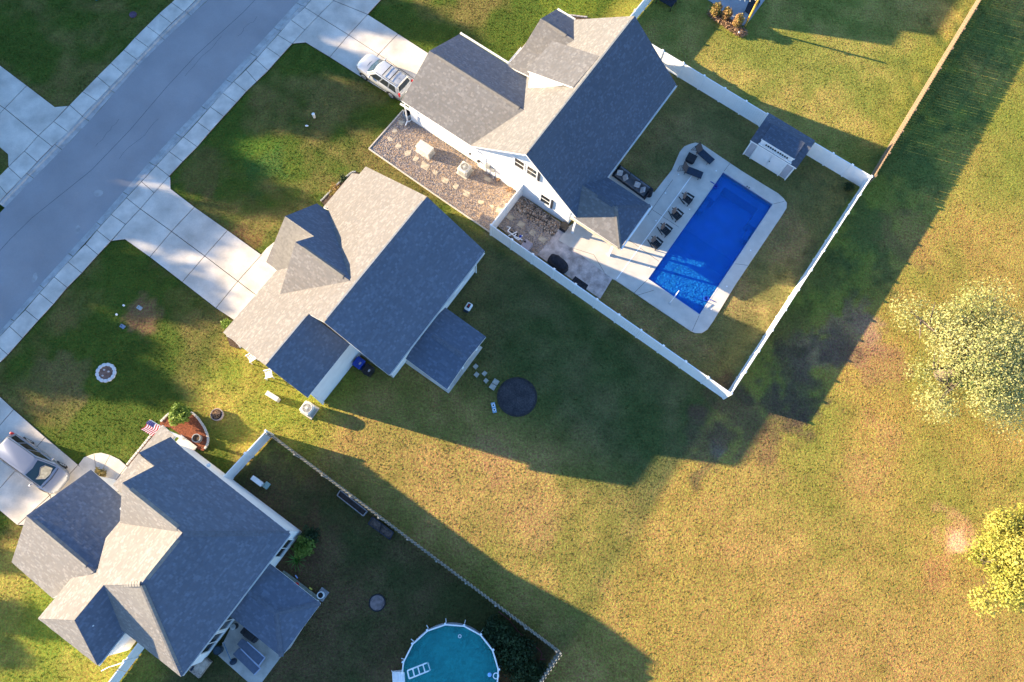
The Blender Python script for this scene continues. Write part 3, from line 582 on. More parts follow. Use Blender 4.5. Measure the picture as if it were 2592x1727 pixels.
# ================================================================ roofs and walls
def roof_face(parent, pts, m=shin1, lift=0.0, tab=True, rndc=(0.92, 1.30), thick=0.14, expose=0.14, name='roof'):
    """one planar roof slope: a slab with white edges, and its shingles as real overlapping tabs"""
    P = [W(*p) if len(p) == 3 else p for p in pts]; off = parent.location
    n = Vector((0, 0, 0))
    for k in range(len(P)): n += P[k].cross(P[(k + 1) % len(P)])
    n.normalize()
    if n.z < 0: P = P[::-1]; n = -n
    b = MB(); top = [p - n * 0.012 + Vector((0, 0, lift)) for p in P]; bot = [p - Vector((0, 0, thick)) for p in top]
    b.poly(top, 1); b.poly(bot[::-1], 0)
    for k in range(len(P)): b.poly([bot[k], bot[(k + 1) % len(P)], top[(k + 1) % len(P)], top[k]], 0)
    s = b.build(name, [trim, capm[m]], parent, off)
    if not tab: return s
    e = Vector((0, 0, 1)).cross(n); e.normalize(); up = n.cross(e); up.normalize()
    if up.z < 0: up = -up; e = -e
    o = P[0]; q = [((p - o).dot(e), (p - o).dot(up)) for p in P]
    ar = sum(q[k][0] * q[(k + 1) % len(q)][1] - q[(k + 1) % len(q)][0] * q[k][1] for k in range(len(q)))
    if ar < 0: q = q[::-1]
    x0, x1 = min(p[0] for p in q), max(p[0] for p in q); y0, y1 = min(p[1] for p in q), max(p[1] for p in q)
    t = MB(); y = y0; row = 0
    while y < y1:
        x = x0 - random.uniform(0, .3); rowv = random.uniform(.97, 1.03)
        while x < x1:
            wd = random.choice((.11, .14, .17, .2, .26)); cell = [(x, y), (x + wd - .004, y), (x + wd - .004, y + expose), (x, y + expose)]
            pp = clip(cell, q)
            if len(pp) >= 3:
                g = random.random(); lo, hi = rndc
                val = (lo + (hi - lo) * (g ** 3.2)) * rowv; h0 = random.uniform(.010, .020)
                V3 = []
                for px_, py_ in pp:
                    V3.append(o + e * px_ + up * py_ + n * (h0 * (1 - (py_ - y) / expose) + .002) + Vector((0, 0, lift)))
                wrm = random.uniform(-.02, .02)
                t.poly(V3, 0, (val * (1 + wrm), val, val * (1 - wrm)))
                if abs(pp[0][1] - y) < 1e-6 and abs(pp[1][1] - y) < 1e-6:
                    a_, b_ = V3[0], V3[1]; t.poly([a_ - n * h0, b_ - n * h0, b_, a_], 0, (val * .8,) * 3)
            x += wd
        y += expose; row += 1
    if t.f: t.build('shingles', m, s, off, kind='stuff', rnd='c')
    return s
def vent(parent, a, b, m=shin1, wd=0.32, h=0.05, slope=0.7, name='ridge_vent'):
    A, B = W(*a), W(*b); d = (B - A).normalized(); n = Vector((-d.y, d.x, 0)); mb = MB(); dz = slope * wd / 2
    t0, t1 = A + Vector((0, 0, h)), B + Vector((0, 0, h))
    for sg in (1, -1):
        e0, e1 = A + n * sg * wd / 2 - Vector((0, 0, dz - h + .02)), B + n * sg * wd / 2 - Vector((0, 0, dz - h + .02))
        f = [t0, t1, e1, e0]; mb.poly(f[::-1] if sg > 0 else f)
        g0, g1 = e0 - Vector((0, 0, h)), e1 - Vector((0, 0, h)); f = [e0, e1, g1, g0]; mb.poly(f[::-1] if sg > 0 else f)
    for p in (A, B): mb.poly([p + n * wd / 2 - Vector((0, 0, dz)), p - n * wd / 2 - Vector((0, 0, dz)), p + Vector((0, 0, h))])
    mb.build(name, capm[m], parent, parent.location)
def caps(parent, a, b, m, n, wd=0.30, slope=0.4):
    A, B = W(*a), W(*b); d = (B - A) / n; dn = d.normalized(); side = Vector((-dn.y, dn.x, 0)).normalized()
    for k in range(n):
        p0 = A + d * k; p1 = A + d * (k + 1.25); mb = MB(); h0, h1 = .05, .015
        c0, c1 = p0 + Vector((0, 0, h0)), p1 + Vector((0, 0, h1))
        for sg in (1, -1):
            e0, e1 = c0 + side * sg * wd / 2 - Vector((0, 0, slope * wd / 2)), c1 + side * sg * wd / 2 - Vector((0, 0, slope * wd / 2))
            mb.poly([c0, c1, e1, e0] if sg < 0 else [e0, e1, c1, c0]); mb.poly([c0, e0, e0 - Vector((0, 0, .04)), c0 - Vector((0, 0, .04))])
        mb.build('ridge_cap', capm[m], parent, parent.location)
def wall_box(parent, u0, u1, v0, v1, z1, m, name='wall', z0=0):
    mb = MB(); mb.prism([W(u0, v0).to_2d(), W(u1, v0).to_2d(), W(u1, v1).to_2d(), W(u0, v1).to_2d()], z0, z1); return mb.build(name, m, parent, parent.location)
def wall_poly(parent, pts, m, th=(0, 0, 0), name='wall'):
    """vertical panel: polygon in u,v,z with a thickness vector in uv"""
    P = [W(*p) for p in pts]; T = W(th[0], th[1], 0); mb = MB(); Q = [p + T for p in P]
    mb.poly(P); mb.poly(Q[::-1])
    for k in range(len(P)): mb.poly([P[k], Q[k], Q[(k + 1) % len(P)], P[(k + 1) % len(P)]])
    o = mb.build(name, m, parent, parent.location); b = bmesh.new(); b.from_mesh(o.data); bmesh.ops.recalc_face_normals(b, faces=b.faces); b.to_mesh(o.data); b.free(); return o
def lap_siding(parent, axis, at, lo, hi, z0, z1, out, m, topf=None, step=0.2):
    """clapboards on one wall face: thin tilted courses, joined"""
    mb = MB(); z = z0
    while z < z1:
        zt = min(z + step, z1); a, b = (lo, hi) if topf is None else topf((z + zt) / 2)
        if b - a > .05:
            p = (lambda t, o, zz: W(at + o, t, zz)) if axis == 'u' else (lambda t, o, zz: W(t, at + o, zz))
            o1, o2 = out * .022, out * .006
            mb.poly([p(a, o1, z), p(b, o1, z), p(b, o2, zt), p(a, o2, zt)]); mb.poly([p(a, 0, z), p(b, 0, z), p(b, o1, z), p(a, o1, z)])
        z += step
    o = mb.build('siding', m, parent, parent.location, kind='stuff'); return o
def window(parent, axis, at, t0, t1, z0, z1, out, panes=(2, 2), shut=False):
    """a window on a wall plane (axis 'u': plane u=at, t runs along v); frame and glass"""
    p = (lambda t, o, z: W(at + o * out, t, z)) if axis == 'u' else (lambda t, o, z: W(t, at + o * out, z))
    def bar(mb, a, b, c, d, o0, o1):
        P = [p(a, o0, c), p(b, o0, c), p(b, o0, d), p(a, o0, d)]; Q = [p(a, o1, c), p(b, o1, c), p(b, o1, d), p(a, o1, d)]
        mb.poly(Q)
        for k in range(4): mb.poly([P[k], Q[k], Q[(k + 1) % 4], P[(k + 1) % 4]])
    f = MB(); fw = .09
    bar(f, t0 - fw, t1 + fw, z1, z1 + fw, 0, .07); bar(f, t0 - fw, t1 + fw, z0 - fw, z0, 0, .10); bar(f, t0 - fw, t0, z0, z1, 0, .07); bar(f, t1, t1 + fw, z0, z1, 0, .07)
    for k in range(1, panes[0]): c = t0 + (t1 - t0) * k / panes[0]; bar(f, c - .02, c + .02, z0, z1, 0, .05)
    for k in range(1, panes[1]): c = z0 + (z1 - z0) * k / panes[1]; bar(f, t0, t1, c - .025, c + .025, 0, .055)
    w_ = f.build('window', trim, parent, parent.location)
    for i in range(panes[0]):
        for j in range(panes[1]):
            g = MB(); a, b = t0 + (t1 - t0) * i / panes[0] + .02, t0 + (t1 - t0) * (i + 1) / panes[0] - .02; c, d = z0 + (z1 - z0) * j / panes[1] + .02, z0 + (z1 - z0) * (j + 1) / panes[1] - .02
            bar(g, a, b, c, d, 0, .03); g.build('pane', glass, w_, parent.location)
    if shut:
        for a, b in ((t0 - fw - .34, t0 - fw - .03), (t1 + fw + .03, t1 + fw + .34)):
            s = MB(); bar(s, a, b, z0 - .05, z1 + .05, 0, .06); s.build('shutter', shutter, parent, parent.location)
def gutter(parent, a, b, m=trim, wd=.12, h=.12):
    A, B = W(*a), W(*b); d = (B - A).normalized(); n = Vector((-d.y, d.x, 0)); mb = MB()
    for k, (o0, o1, z0, z1) in enumerate(((0, .015, 0, h), (wd - .015, wd, 0, h), (0, wd, 0, .015))):
        q = [A + n * o0, B + n * o0, B + n * o1, A + n * o1]; za = A.z
        mb.prism([p.to_2d() for p in q], za - h + z0, za - h + z1)
    mb.build('gutter', m, parent, parent.location)
def pipe_vent(parent, px, py, z, lean=0):
    p = PX(px, py, z); mb = MB(); mb.tube((p.x, p.y, z - .3), (p.x, p.y, z + .28), .05); mb.tube((p.x, p.y, z - .02), (p.x, p.y, z + .03), .13); mb.build('vent_pipe', trim, parent, parent.location)
def post(parent, p, z1, s=.14, m=trim, name='post', z0=0.05):
    mb = MB(); mb.box((p.x, p.y, (z0 + z1) / 2), (s, s, z1 - z0), A0); mb.box((p.x, p.y, z0 + .08), (s + .06, s + .06, .16), A0); mb.box((p.x, p.y, z1 - .06), (s + .06, s + .06, .12), A0); mb.build(name, m, parent, parent.location)
# ---------------------------------------------------------------- house 1 (white, beside the in-ground pool)
h1 = thing('house', 'white gabled house whose tall sunlit gable wall faces the gravel yard, pool behind', 'house', W(30, 13, 0)); S1 = shin2
ZR = 7.55; ra_, rb_ = UV(1332, 392, ZR), UV(1607, 41, ZR)
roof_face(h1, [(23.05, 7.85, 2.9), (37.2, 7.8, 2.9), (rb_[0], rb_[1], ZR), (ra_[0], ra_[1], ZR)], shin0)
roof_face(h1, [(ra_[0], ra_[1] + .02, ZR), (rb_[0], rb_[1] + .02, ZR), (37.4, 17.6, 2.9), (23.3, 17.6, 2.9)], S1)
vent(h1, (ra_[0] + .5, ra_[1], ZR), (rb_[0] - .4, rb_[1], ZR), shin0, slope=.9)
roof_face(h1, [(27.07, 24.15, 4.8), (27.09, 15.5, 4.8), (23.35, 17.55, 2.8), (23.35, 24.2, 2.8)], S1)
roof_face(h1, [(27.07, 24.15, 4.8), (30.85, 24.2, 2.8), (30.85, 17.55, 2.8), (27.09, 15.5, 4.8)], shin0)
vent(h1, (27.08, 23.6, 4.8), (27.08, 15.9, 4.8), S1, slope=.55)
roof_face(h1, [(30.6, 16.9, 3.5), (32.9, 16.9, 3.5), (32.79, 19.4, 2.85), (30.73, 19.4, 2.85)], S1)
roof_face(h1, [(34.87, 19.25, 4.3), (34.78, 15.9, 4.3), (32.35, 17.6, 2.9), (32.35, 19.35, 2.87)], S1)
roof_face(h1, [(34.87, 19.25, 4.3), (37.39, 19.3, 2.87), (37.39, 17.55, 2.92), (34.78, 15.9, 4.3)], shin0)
vent(h1, (34.85, 18.9, 4.3), (34.8, 16.8, 4.3), S1, slope=.55)
roof_face(h1, [(29.42, 16.85, 5.8), (32.65, 16.85, 5.8), (32.55, 12.85, 7.3), (29.3, 12.95, 7.25)], S1)
wall_poly(h1, [(29.52, 16.72, 3.5), (29.52, 16.72, 5.72), (29.48, 13.3, 7.05)], siding, (.1, 0)); wall_poly(h1, [(32.55, 16.72, 3.5), (32.55, 16.72, 5.72), (32.5, 13.3, 7.05)], siding, (-.1, 0))
wall_poly(h1, [(29.52, 16.72, 3.4), (32.55, 16.72, 3.4), (32.55, 16.72, 5.7), (29.52, 16.72, 5.7)], siding, (0, -.1)); window(h1, 'v', 16.74, 30.2, 31.9, 4.3, 5.3, 1, (2, 1))
wall_box(h1, 23.5, 36.9, 8.55, 17.15, 2.82, siding); wall_box(h1, 23.7, 30.5, 17.1, 23.85, 2.68, siding)
for uu, sg in ((23.5, 1), (36.9, -1)): wall_poly(h1, [(uu, 8.55, 2.8), (uu, 17.15, 2.8), (uu, 12.6, 7.2)], siding, (.12 * sg, 0))
wall_poly(h1, [(23.8, 23.8, 2.65), (30.4, 23.8, 2.65), (27.07, 23.8, 4.55)], siding, (0, -.12)); wall_poly(h1, [(32.5, 19.0, 2.7), (37.2, 19.0, 2.7), (34.87, 19.0, 4.1)], siding, (0, -.12))
lap_siding(h1, 'u', 23.5, 8.6, 17.1, 0.25, 2.8, -1, siding)
lap_siding(h1, 'u', 23.5, 8.6, 17.1, 2.8, 7.1, -1, siding, topf=lambda z: (8.65 + (z - 2.8) * .92, 17.05 - (z - 2.8) * 1.03))
lap_siding(h1, 'u', 23.7, 17.2, 23.8, 0.25, 2.66, -1, siding)
def onwall_u(px, py, uu):   # where a pixel's ray meets the wall plane u=uu
    z0, z1 = 0.0, 8.0
    for _ in range(30):
        zm = (z0 + z1) / 2
        if (UV(px, py, zm)[0] - uu) * (UV(px, py, z0)[0] - uu) <= 0: z1 = zm
        else: z0 = zm
    return UV(px, py, zm)[1], zm
def onwall_v(px, py, vv):
    z0, z1 = 0.0, 8.0
    for _ in range(30):
        zm = (z0 + z1) / 2
        if (UV(px, py, zm)[1] - vv) * (UV(px, py, z0)[1] - vv) <= 0: z1 = zm
        else: z0 = zm
    return UV(px, py, zm)[0], zm
print('win upper', onwall_u(1310, 408, 23.5), onwall_u(1328, 422, 23.5), onwall_u(1308, 425, 23.5), onwall_u(1333, 424, 23.5), onwall_u(1352, 443, 23.5), 'low', onwall_u(1364, 496, 23.5), onwall_u(1384, 512, 23.5), onwall_u(1359, 510, 23.5), onwall_u(1381, 527, 23.5))
window(h1, 'u', 23.47, 12.95, 13.75, 3.9, 5.0, -1, (1, 2)); window(h1, 'u', 23.47, 11.85, 12.65, 3.9, 5.0, -1, (1, 2), False)
for vv in (11.62,):
    s = MB(); s.box(W(23.42, vv, 4.45), (.06, .14, 1.25), A0); s.build('shutter', shutter, h1, h1.location)
window(h1, 'u', 23.47, 10.4, 11.2, 1.15, 2.3, -1, (1, 2)); 
for vv in (10.1, ):
    s = MB(); s.box(W(23.42, vv + .08, 1.72), (.06, .14, 1.25), A0); s.build('shutter', shutter, h1, h1.location)
for vv in (9.0, 15.7, 21.0): pass
# eave boards on the gable end, downspout and drain hose
for (a, b) in (((23.1, 24.2, 2.72), (23.1, 17.5, 2.72)),): gutter(h1, a, b)
gutter(h1, (27.1, 7.75, 2.86), (37.2, 7.7, 2.86)); gutter(h1, (31.0, 24.25, 2.78), (31.0, 19.4, 2.78)); gutter(h1, (30.75, 19.5, 2.82), (32.8, 19.5, 2.82)); gutter(h1, (37.5, 19.3, 2.82), (37.5, 17.6, 2.82))
dsp = MB(); q = [W(23.35, 23.95, 2.6), W(23.35, 23.95, .3), W(23.0, 23.9, .12)]; dsp.path(q, .055, 8); dsp.build('downspout', trim, h1, h1.location)
mt = MB(); mt.box(W(23.4, 16.1, 1.3), (.18, .38, .55), A0); mt.box(W(23.38, 15.6, 1.2), (.16, .25, .35), A0); mt.build('meter_box', steel, h1, h1.location)
cn = MB(); cn.path([W(23.42, 16.1, 1.0), W(23.42, 16.1, .1)], .03); cn.path([W(23.42, 16.5, 2.2), W(23.42, 16.5, .2)], .025); cn.path([W(23.42, 15.6, 1.0), W(23.42, 15.6, .1), W(23.3, 15.5, .1)], .025); cn.build('conduit', trim, h1, h1.location)
for a_ in ((17.0, 1.1, .2), (17.8, 1.4, .14)): vb = MB(); vb.box(W(23.4, a_[0], a_[1]), (.12, a_[2], a_[2]), A0); vb.build('wall_outlet', shutter, h1, h1.location)
pipe_vent(h1, 1612, 231, 4.3); pipe_vent(h1, 1454, 342, 5.6)
# covered rear patio of house 1
roof_face(h1, [(22.9, 3.95, 2.85), (25.0, 5.9, 3.85), (25.05, 9.1, 3.85), (22.95, 8.1, 2.85)], shin2, lift=.02)
roof_face(h1, [(27.15, 3.95, 2.85), (27.2, 7.9, 2.85), (25.05, 9.1, 3.85), (25.0, 5.9, 3.85)], shin0, lift=.02)
roof_face(h1, [(22.9, 3.95, 2.85), (27.15, 3.95, 2.85), (25.0, 5.9, 3.85)], shin0, lift=.02)
caps(h1, (25.0, 5.9, 3.88), (27.1, 4.0, 2.9), shin0, 9); caps(h1, (25.0, 5.9, 3.88), (22.95, 4.0, 2.9), shin2, 9); vent(h1, (25.0, 6.1, 3.88), (25.03, 7.4, 3.88), shin0, slope=.5)
post(h1, PX(1541, 646), 2.75, .16); post(h1, W(26.7, 4.4), 2.75, .16)
post(h1, W(23.15, 7.9), 2.75, .14)
bm_ = MB(); strip(bm_, W(23.1, 4.1), W(27.0, 4.1), .16, 2.5, 2.72); strip(bm_, W(23.1, 4.1), W(23.1, 8.3), .16, 2.5, 2.72); strip(bm_, W(27.0, 4.1), W(27.0, 8), .16, 2.5, 2.72); bm_.build('beam', trim, h1, h1.location)
for sgn in ((22.82, 3.9, 22.82, 8.25), ):
    g_ = MB(); strip(g_, W(sgn[0], sgn[1]), W(sgn[2], sgn[3]), .09, 2.74, 2.84); g_.build('fascia', goldwood if False else mat('sunlit fascia board', (0.62, 0.50, 0.34), .6, .08, 4), h1, h1.location)
vt = MB(); strip(vt, W(22.9, 3.85), W(27.2, 3.85), .1, 2.72, 2.84); vt.build('gutter', trim, h1, h1.location)
# ---------------------------------------------------------------- house 2 (middle)
h2 = thing('house', 'grey roofed middle house with a gabled front and a small rear porch roof', 'house', W(9, 17, 0))
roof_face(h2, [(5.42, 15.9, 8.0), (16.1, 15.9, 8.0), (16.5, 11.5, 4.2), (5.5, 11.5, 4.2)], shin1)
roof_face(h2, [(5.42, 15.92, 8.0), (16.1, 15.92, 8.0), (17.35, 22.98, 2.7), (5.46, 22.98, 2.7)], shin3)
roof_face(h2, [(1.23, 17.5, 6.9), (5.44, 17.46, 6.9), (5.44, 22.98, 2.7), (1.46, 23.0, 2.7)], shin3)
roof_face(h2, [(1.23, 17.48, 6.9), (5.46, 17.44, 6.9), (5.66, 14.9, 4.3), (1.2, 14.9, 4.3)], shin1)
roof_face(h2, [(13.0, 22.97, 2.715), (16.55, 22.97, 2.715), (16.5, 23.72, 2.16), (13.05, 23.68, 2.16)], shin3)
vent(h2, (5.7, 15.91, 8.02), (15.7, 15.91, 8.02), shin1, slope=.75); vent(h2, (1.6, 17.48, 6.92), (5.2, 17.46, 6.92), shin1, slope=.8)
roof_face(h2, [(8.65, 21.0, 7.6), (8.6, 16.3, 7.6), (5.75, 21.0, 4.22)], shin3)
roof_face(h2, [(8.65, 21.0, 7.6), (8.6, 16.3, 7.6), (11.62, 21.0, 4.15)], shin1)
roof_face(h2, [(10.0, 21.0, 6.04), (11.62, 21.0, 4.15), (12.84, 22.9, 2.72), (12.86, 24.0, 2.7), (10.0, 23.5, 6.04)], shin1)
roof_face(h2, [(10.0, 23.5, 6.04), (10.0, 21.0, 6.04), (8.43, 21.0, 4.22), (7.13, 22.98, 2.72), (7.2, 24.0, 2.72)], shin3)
vent(h2, (8.65, 20.4, 7.62), (8.61, 17.0, 7.62), shin3, slope=1.0)
wall_poly(h2, [(5.8, 20.95, 4.2), (8.65, 20.95, 7.5), (11.5, 20.95, 4.2)], siding, (0, -.1)); wall_poly(h2, [(7.5, 23.4, 2.7), (10.0, 23.4, 5.8), (12.6, 23.4, 2.7)], siding, (0, -.1))
wall_box(h2, 6.0, 16.15, 12.12, 22.5, 2.6, wallgrey); wall_poly(h2, [(6.0, 12.12, 0), (16.15, 12.12, 0), (16.15, 12.12, 4.55), (6.0, 12.12, 4.55)], wallgrey, (0, .1))
wall_box(h2, 1.66, 6.0, 15.1, 22.5, 2.55, wallgrey); wall_poly(h2, [(1.66, 15.1, 0), (6.0, 15.1, 0), (6.0, 15.1, 4.35), (1.66, 15.1, 4.35)], wallgrey, (0, .1))
wall_poly(h2, [(1.66, 15.1, 2.5), (1.66, 15.1, 4.3), (1.66, 17.5, 6.6), (1.66, 22.6, 2.75)], wallgrey, (.1, 0)); wall_poly(h2, [(6.0, 12.12, 2.5), (6.0, 12.12, 4.6), (6.0, 15.95, 7.7), (6.0, 22.5, 2.75)], wallgrey, (.1, 0)); wall_poly(h2, [(16.1, 12.12, 2.5), (16.1, 12.12, 4.6), (16.1, 15.95, 7.7), (16.1, 22.5, 2.75)], wallgrey, (-.1, 0))
lap_siding(h2, 'v', 15.1, 1.7, 6.0, .2, 4.3, -1, wallgrey, step=.18); lap_siding(h2, 'v', 12.12, 6.0, 16.1, .2, 4.5, -1, wallgrey, step=.18)
wall_poly(h2, [(1.75, 15.0, 0.1), (1.75, 15.0, 4.2), (1.6, 15.0, 4.2), (1.6, 15.0, .1)], trim, (0, .1), 'corner_board'); 
window(h2, 'v', 12.1, 14.6, 15.3, 1.3, 2.4, -1, (1, 2)); window(h2, 'v', 12.1, 12.6, 13.5, 1.3, 2.4, -1, (2, 2))
gutter(h2, (5.6, 11.42, 4.16), (16.4, 11.42, 4.16))
for a_ in ([W(1.55, 14.95, 4.2), W(1.58, 15.0, 0.1)], [W(16.1, 11.98, 4.1), W(16.1, 12.0, .1)]): ds2 = MB(); ds2.path(a_, .05); ds2.build('downspout', trim, h2, h2.location)
pipe_vent(h2, 996, 712, 5.9); pipe_vent(h2, 921, 841, 5.6); 
roof_face(h2, [(9.5, 7.95, 3.75), (9.52, 11.7, 3.75), (11.84, 11.6, 2.85), (11.75, 8.0, 2.85)], shin1, lift=.0)
roof_face(h2, [(9.5, 7.95, 3.75), (9.52, 11.7, 3.75), (7.25, 11.6, 2.85), (7.15, 8.0, 2.85)], shin1, lift=.0)
vent(h2, (9.5, 8.5, 3.78), (9.51, 10.9, 3.78), shin1, slope=.4); wall_poly(h2, [(7.4, 8.15, 2.75), (11.5, 8.15, 2.75), (9.5, 8.15, 3.55)], trim, (0, .1))
for a in ((7.7, 8.5), (11.2, 8.5), (9.5, 8.5)): post(h2, W(*a), 2.75, .14)
bb = MB(); bb.prism([W(7.4, 8.2).to_2d(), W(11.6, 8.2).to_2d(), W(11.6, 12.1).to_2d(), W(7.4, 12.1).to_2d()], -.02, .08); bb.build('patio_slab', concrete, h2, h2.location)
pf = MB(); pf.prism([W(7.3, 22.4).to_2d(), W(12.7, 22.4).to_2d(), W(12.7, 23.7).to_2d(), W(7.3, 23.7).to_2d()], -.02, .12); pf.build('porch_slab', concrete, h2, h2.location)
for a in ((7.6, 23.6), (12.4, 23.6)): post(h2, W(*a), 2.7, .18)
# ---------------------------------------------------------------- house 3 (bottom left)
h3 = thing('house', 'hip roofed house at the lower left with garage wing and hipped rear porch', 'house', W(-12, 15, 0))
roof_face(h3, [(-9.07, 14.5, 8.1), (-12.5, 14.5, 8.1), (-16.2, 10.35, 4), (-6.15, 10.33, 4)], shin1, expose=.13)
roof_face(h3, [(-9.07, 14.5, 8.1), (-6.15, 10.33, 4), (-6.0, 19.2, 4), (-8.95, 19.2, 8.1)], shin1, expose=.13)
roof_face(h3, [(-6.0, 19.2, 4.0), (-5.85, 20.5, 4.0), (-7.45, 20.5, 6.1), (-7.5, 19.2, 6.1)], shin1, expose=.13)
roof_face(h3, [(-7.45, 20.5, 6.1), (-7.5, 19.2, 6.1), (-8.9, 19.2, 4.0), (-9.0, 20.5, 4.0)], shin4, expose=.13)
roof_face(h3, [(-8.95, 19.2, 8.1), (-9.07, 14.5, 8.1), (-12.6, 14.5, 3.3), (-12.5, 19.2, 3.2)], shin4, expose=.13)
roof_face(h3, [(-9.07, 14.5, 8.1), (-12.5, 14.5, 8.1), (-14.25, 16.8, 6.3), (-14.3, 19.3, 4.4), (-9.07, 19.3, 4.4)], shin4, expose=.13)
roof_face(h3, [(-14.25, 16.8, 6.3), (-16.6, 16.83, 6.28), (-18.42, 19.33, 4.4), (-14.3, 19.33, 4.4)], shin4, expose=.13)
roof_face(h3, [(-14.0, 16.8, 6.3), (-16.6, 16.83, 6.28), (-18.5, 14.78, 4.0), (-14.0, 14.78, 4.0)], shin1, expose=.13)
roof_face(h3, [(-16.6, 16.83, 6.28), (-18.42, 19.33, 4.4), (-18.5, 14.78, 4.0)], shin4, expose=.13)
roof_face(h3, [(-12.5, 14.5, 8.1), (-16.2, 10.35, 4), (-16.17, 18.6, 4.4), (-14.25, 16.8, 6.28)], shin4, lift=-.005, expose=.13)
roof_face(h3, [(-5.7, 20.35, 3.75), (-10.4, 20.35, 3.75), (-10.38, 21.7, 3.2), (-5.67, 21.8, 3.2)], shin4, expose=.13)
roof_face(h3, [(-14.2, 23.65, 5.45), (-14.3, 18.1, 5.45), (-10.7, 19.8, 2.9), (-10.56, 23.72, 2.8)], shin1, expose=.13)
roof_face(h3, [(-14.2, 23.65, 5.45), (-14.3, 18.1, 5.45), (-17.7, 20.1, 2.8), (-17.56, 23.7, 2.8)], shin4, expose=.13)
vent(h3, (-14.2, 23.1, 5.47), (-14.28, 18.7, 5.47), shin4, slope=.85); vent(h3, (-9.0, 18.6, 8.12), (-9.05, 14.9, 8.12), shin4, slope=1.1); vent(h3, (-9.5, 14.5, 8.12), (-12.1, 14.5, 8.12), shin4, slope=.9); vent(h3, (-14.6, 16.82, 6.17), (-16.4, 16.83, 6.17), shin4, slope=.9)
caps(h3, (-9.1, 14.4, 8.12), (-6.2, 10.45, 4.03), shin1, 26, .32, .5)
caps(h3, (-12.5, 14.55, 8.12), (-14.15, 16.7, 6.2), shin4, 12, .3, .5); caps(h3, (-16.6, 16.85, 6.15), (-18.35, 19.3, 4.05), shin4, 12, .3, .5); caps(h3, (-12.5, 14.4, 8.12), (-16.1, 10.45, 4.05), shin4, 26, .3, .5)
wall_box(h3, -16.0, -6.12, 10.65, 18.5, 3.85, siding); wall_box(h3, -11.5, -6.12, 18.4, 20.3, 3.3, siding); wall_box(h3, -18.2, -15.9, 15.0, 19.1, 3.9, siding); wall_box(h3, -17.3, -10.8, 18.6, 23.35, 2.7, siding)
wall_poly(h3, [(-17.2, 23.3, 2.65), (-10.9, 23.3, 2.65), (-14.1, 23.3, 5.1)], siding, (0, -.1)); wall_poly(h3, [(-6.3, 19.1, 4), (-8.95, 19.1, 7.9), (-11.7, 19.1, 4)], siding, (0, -.1)); wall_poly(h3, [(-6.1, 20.35, 3.9), (-7.45, 20.35, 5.9), (-8.9, 20.35, 3.9)], siding, (0, -.1))
lap_siding(h3, 'u', -6.12, 10.7, 20.3, .25, 3.8, 1, siding); lap_siding(h3, 'v', 10.65, -16.0, -6.15, .25, 3.8, -1, siding)
print('h3 win', onwall_v(702, 1420, 10.62), onwall_v(709, 1410, 10.62), onwall_v(716, 1388, 10.62), onwall_v(738, 1360, 10.62), 'big', onwall_v(536, 1632, 10.62), onwall_v(588, 1578, 10.62))
window(h3, 'v', 10.63, -8.05, -6.75, 1.0, 2.9, -1, (2, 1)); window(h3, 'v', 10.63, -9.6, -8.9, 1.3, 2.9, -1, (1, 2)); window(h3, 'v', 10.63, -15.1, -13.7, 0.9, 2.8, -1, (2, 1)); window(h3, 'v', 10.63, -13.45, -12.1, 0.9, 2.8, -1, (2, 1))
gutter(h3, (-16.1, 10.28, 3.98), (-6.2, 10.25, 3.98)); gutter(h3, (-18.5, 14.7, 3.98), (-16.1, 14.7, 3.98))
pipe_vent(h3, 535, 1419, 6.0); pipe_vent(h3, 241, 1583, 5.2); pipe_vent(h3, 528, 1178, 3.9)
roof_face(h3, [(-10.3, 8.1, 3.85), (-10.32, 10.6, 3.85), (-12.25, 10.55, 2.85), (-12.3, 6.35, 2.85)], shin1, expose=.13)
roof_face(h3, [(-10.3, 8.1, 3.85), (-10.32, 10.6, 3.85), (-8.45, 10.55, 2.85), (-8.5, 6.33, 2.85)], shin1, expose=.13)
roof_face(h3, [(-10.3, 8.1, 3.85), (-8.5, 6.33, 2.85), (-12.3, 6.35, 2.85)], shin1, expose=.13)
caps(h3, (-10.32, 10.3, 3.88), (-10.3, 8.1, 3.88), shin1, 10); caps(h3, (-10.3, 8.1, 3.88), (-8.55, 6.4, 2.9), shin1, 12); caps(h3, (-10.3, 8.1, 3.88), (-12.25, 6.4, 2.9), shin1, 12)
for a in ((-9.0, 6.9), (-11.8, 6.9)): post(h3, W(*a), 2.78, .14)
h3s = MB(); sp3 = G2([(551, 1657), (650, 1745), (715, 1658), (735, 1640), (795, 1545), (700, 1450), (660, 1440)]); h3s.prism(sp3, -.02, .10); h3s.build('patio_slab', mat('patio slab concrete', (.45, .42, .38), .85, .12, 1.2, .2, 50, fine=.1), h3, h3.location); PAVED.append(sp3)
ps = MB(); ps.prism([W(-10.6, 20.2).to_2d(), W(-5.8, 20.2).to_2d(), W(-5.8, 21.6).to_2d(), W(-10.6, 21.6).to_2d()], -.02, .15); ps.build('porch_slab', concrete, h3, h3.location)
for a in ((-5.9, 21.5), (-8.2, 21.5)): post(h3, W(*a), 3.1, .16)
wall_poly(h3, [(-10.75, 23.3, .05), (-10.75, 21.7, .05), (-10.75, 21.7, 2.7), (-10.75, 23.3, 2.7)], siding, (.05, 0))
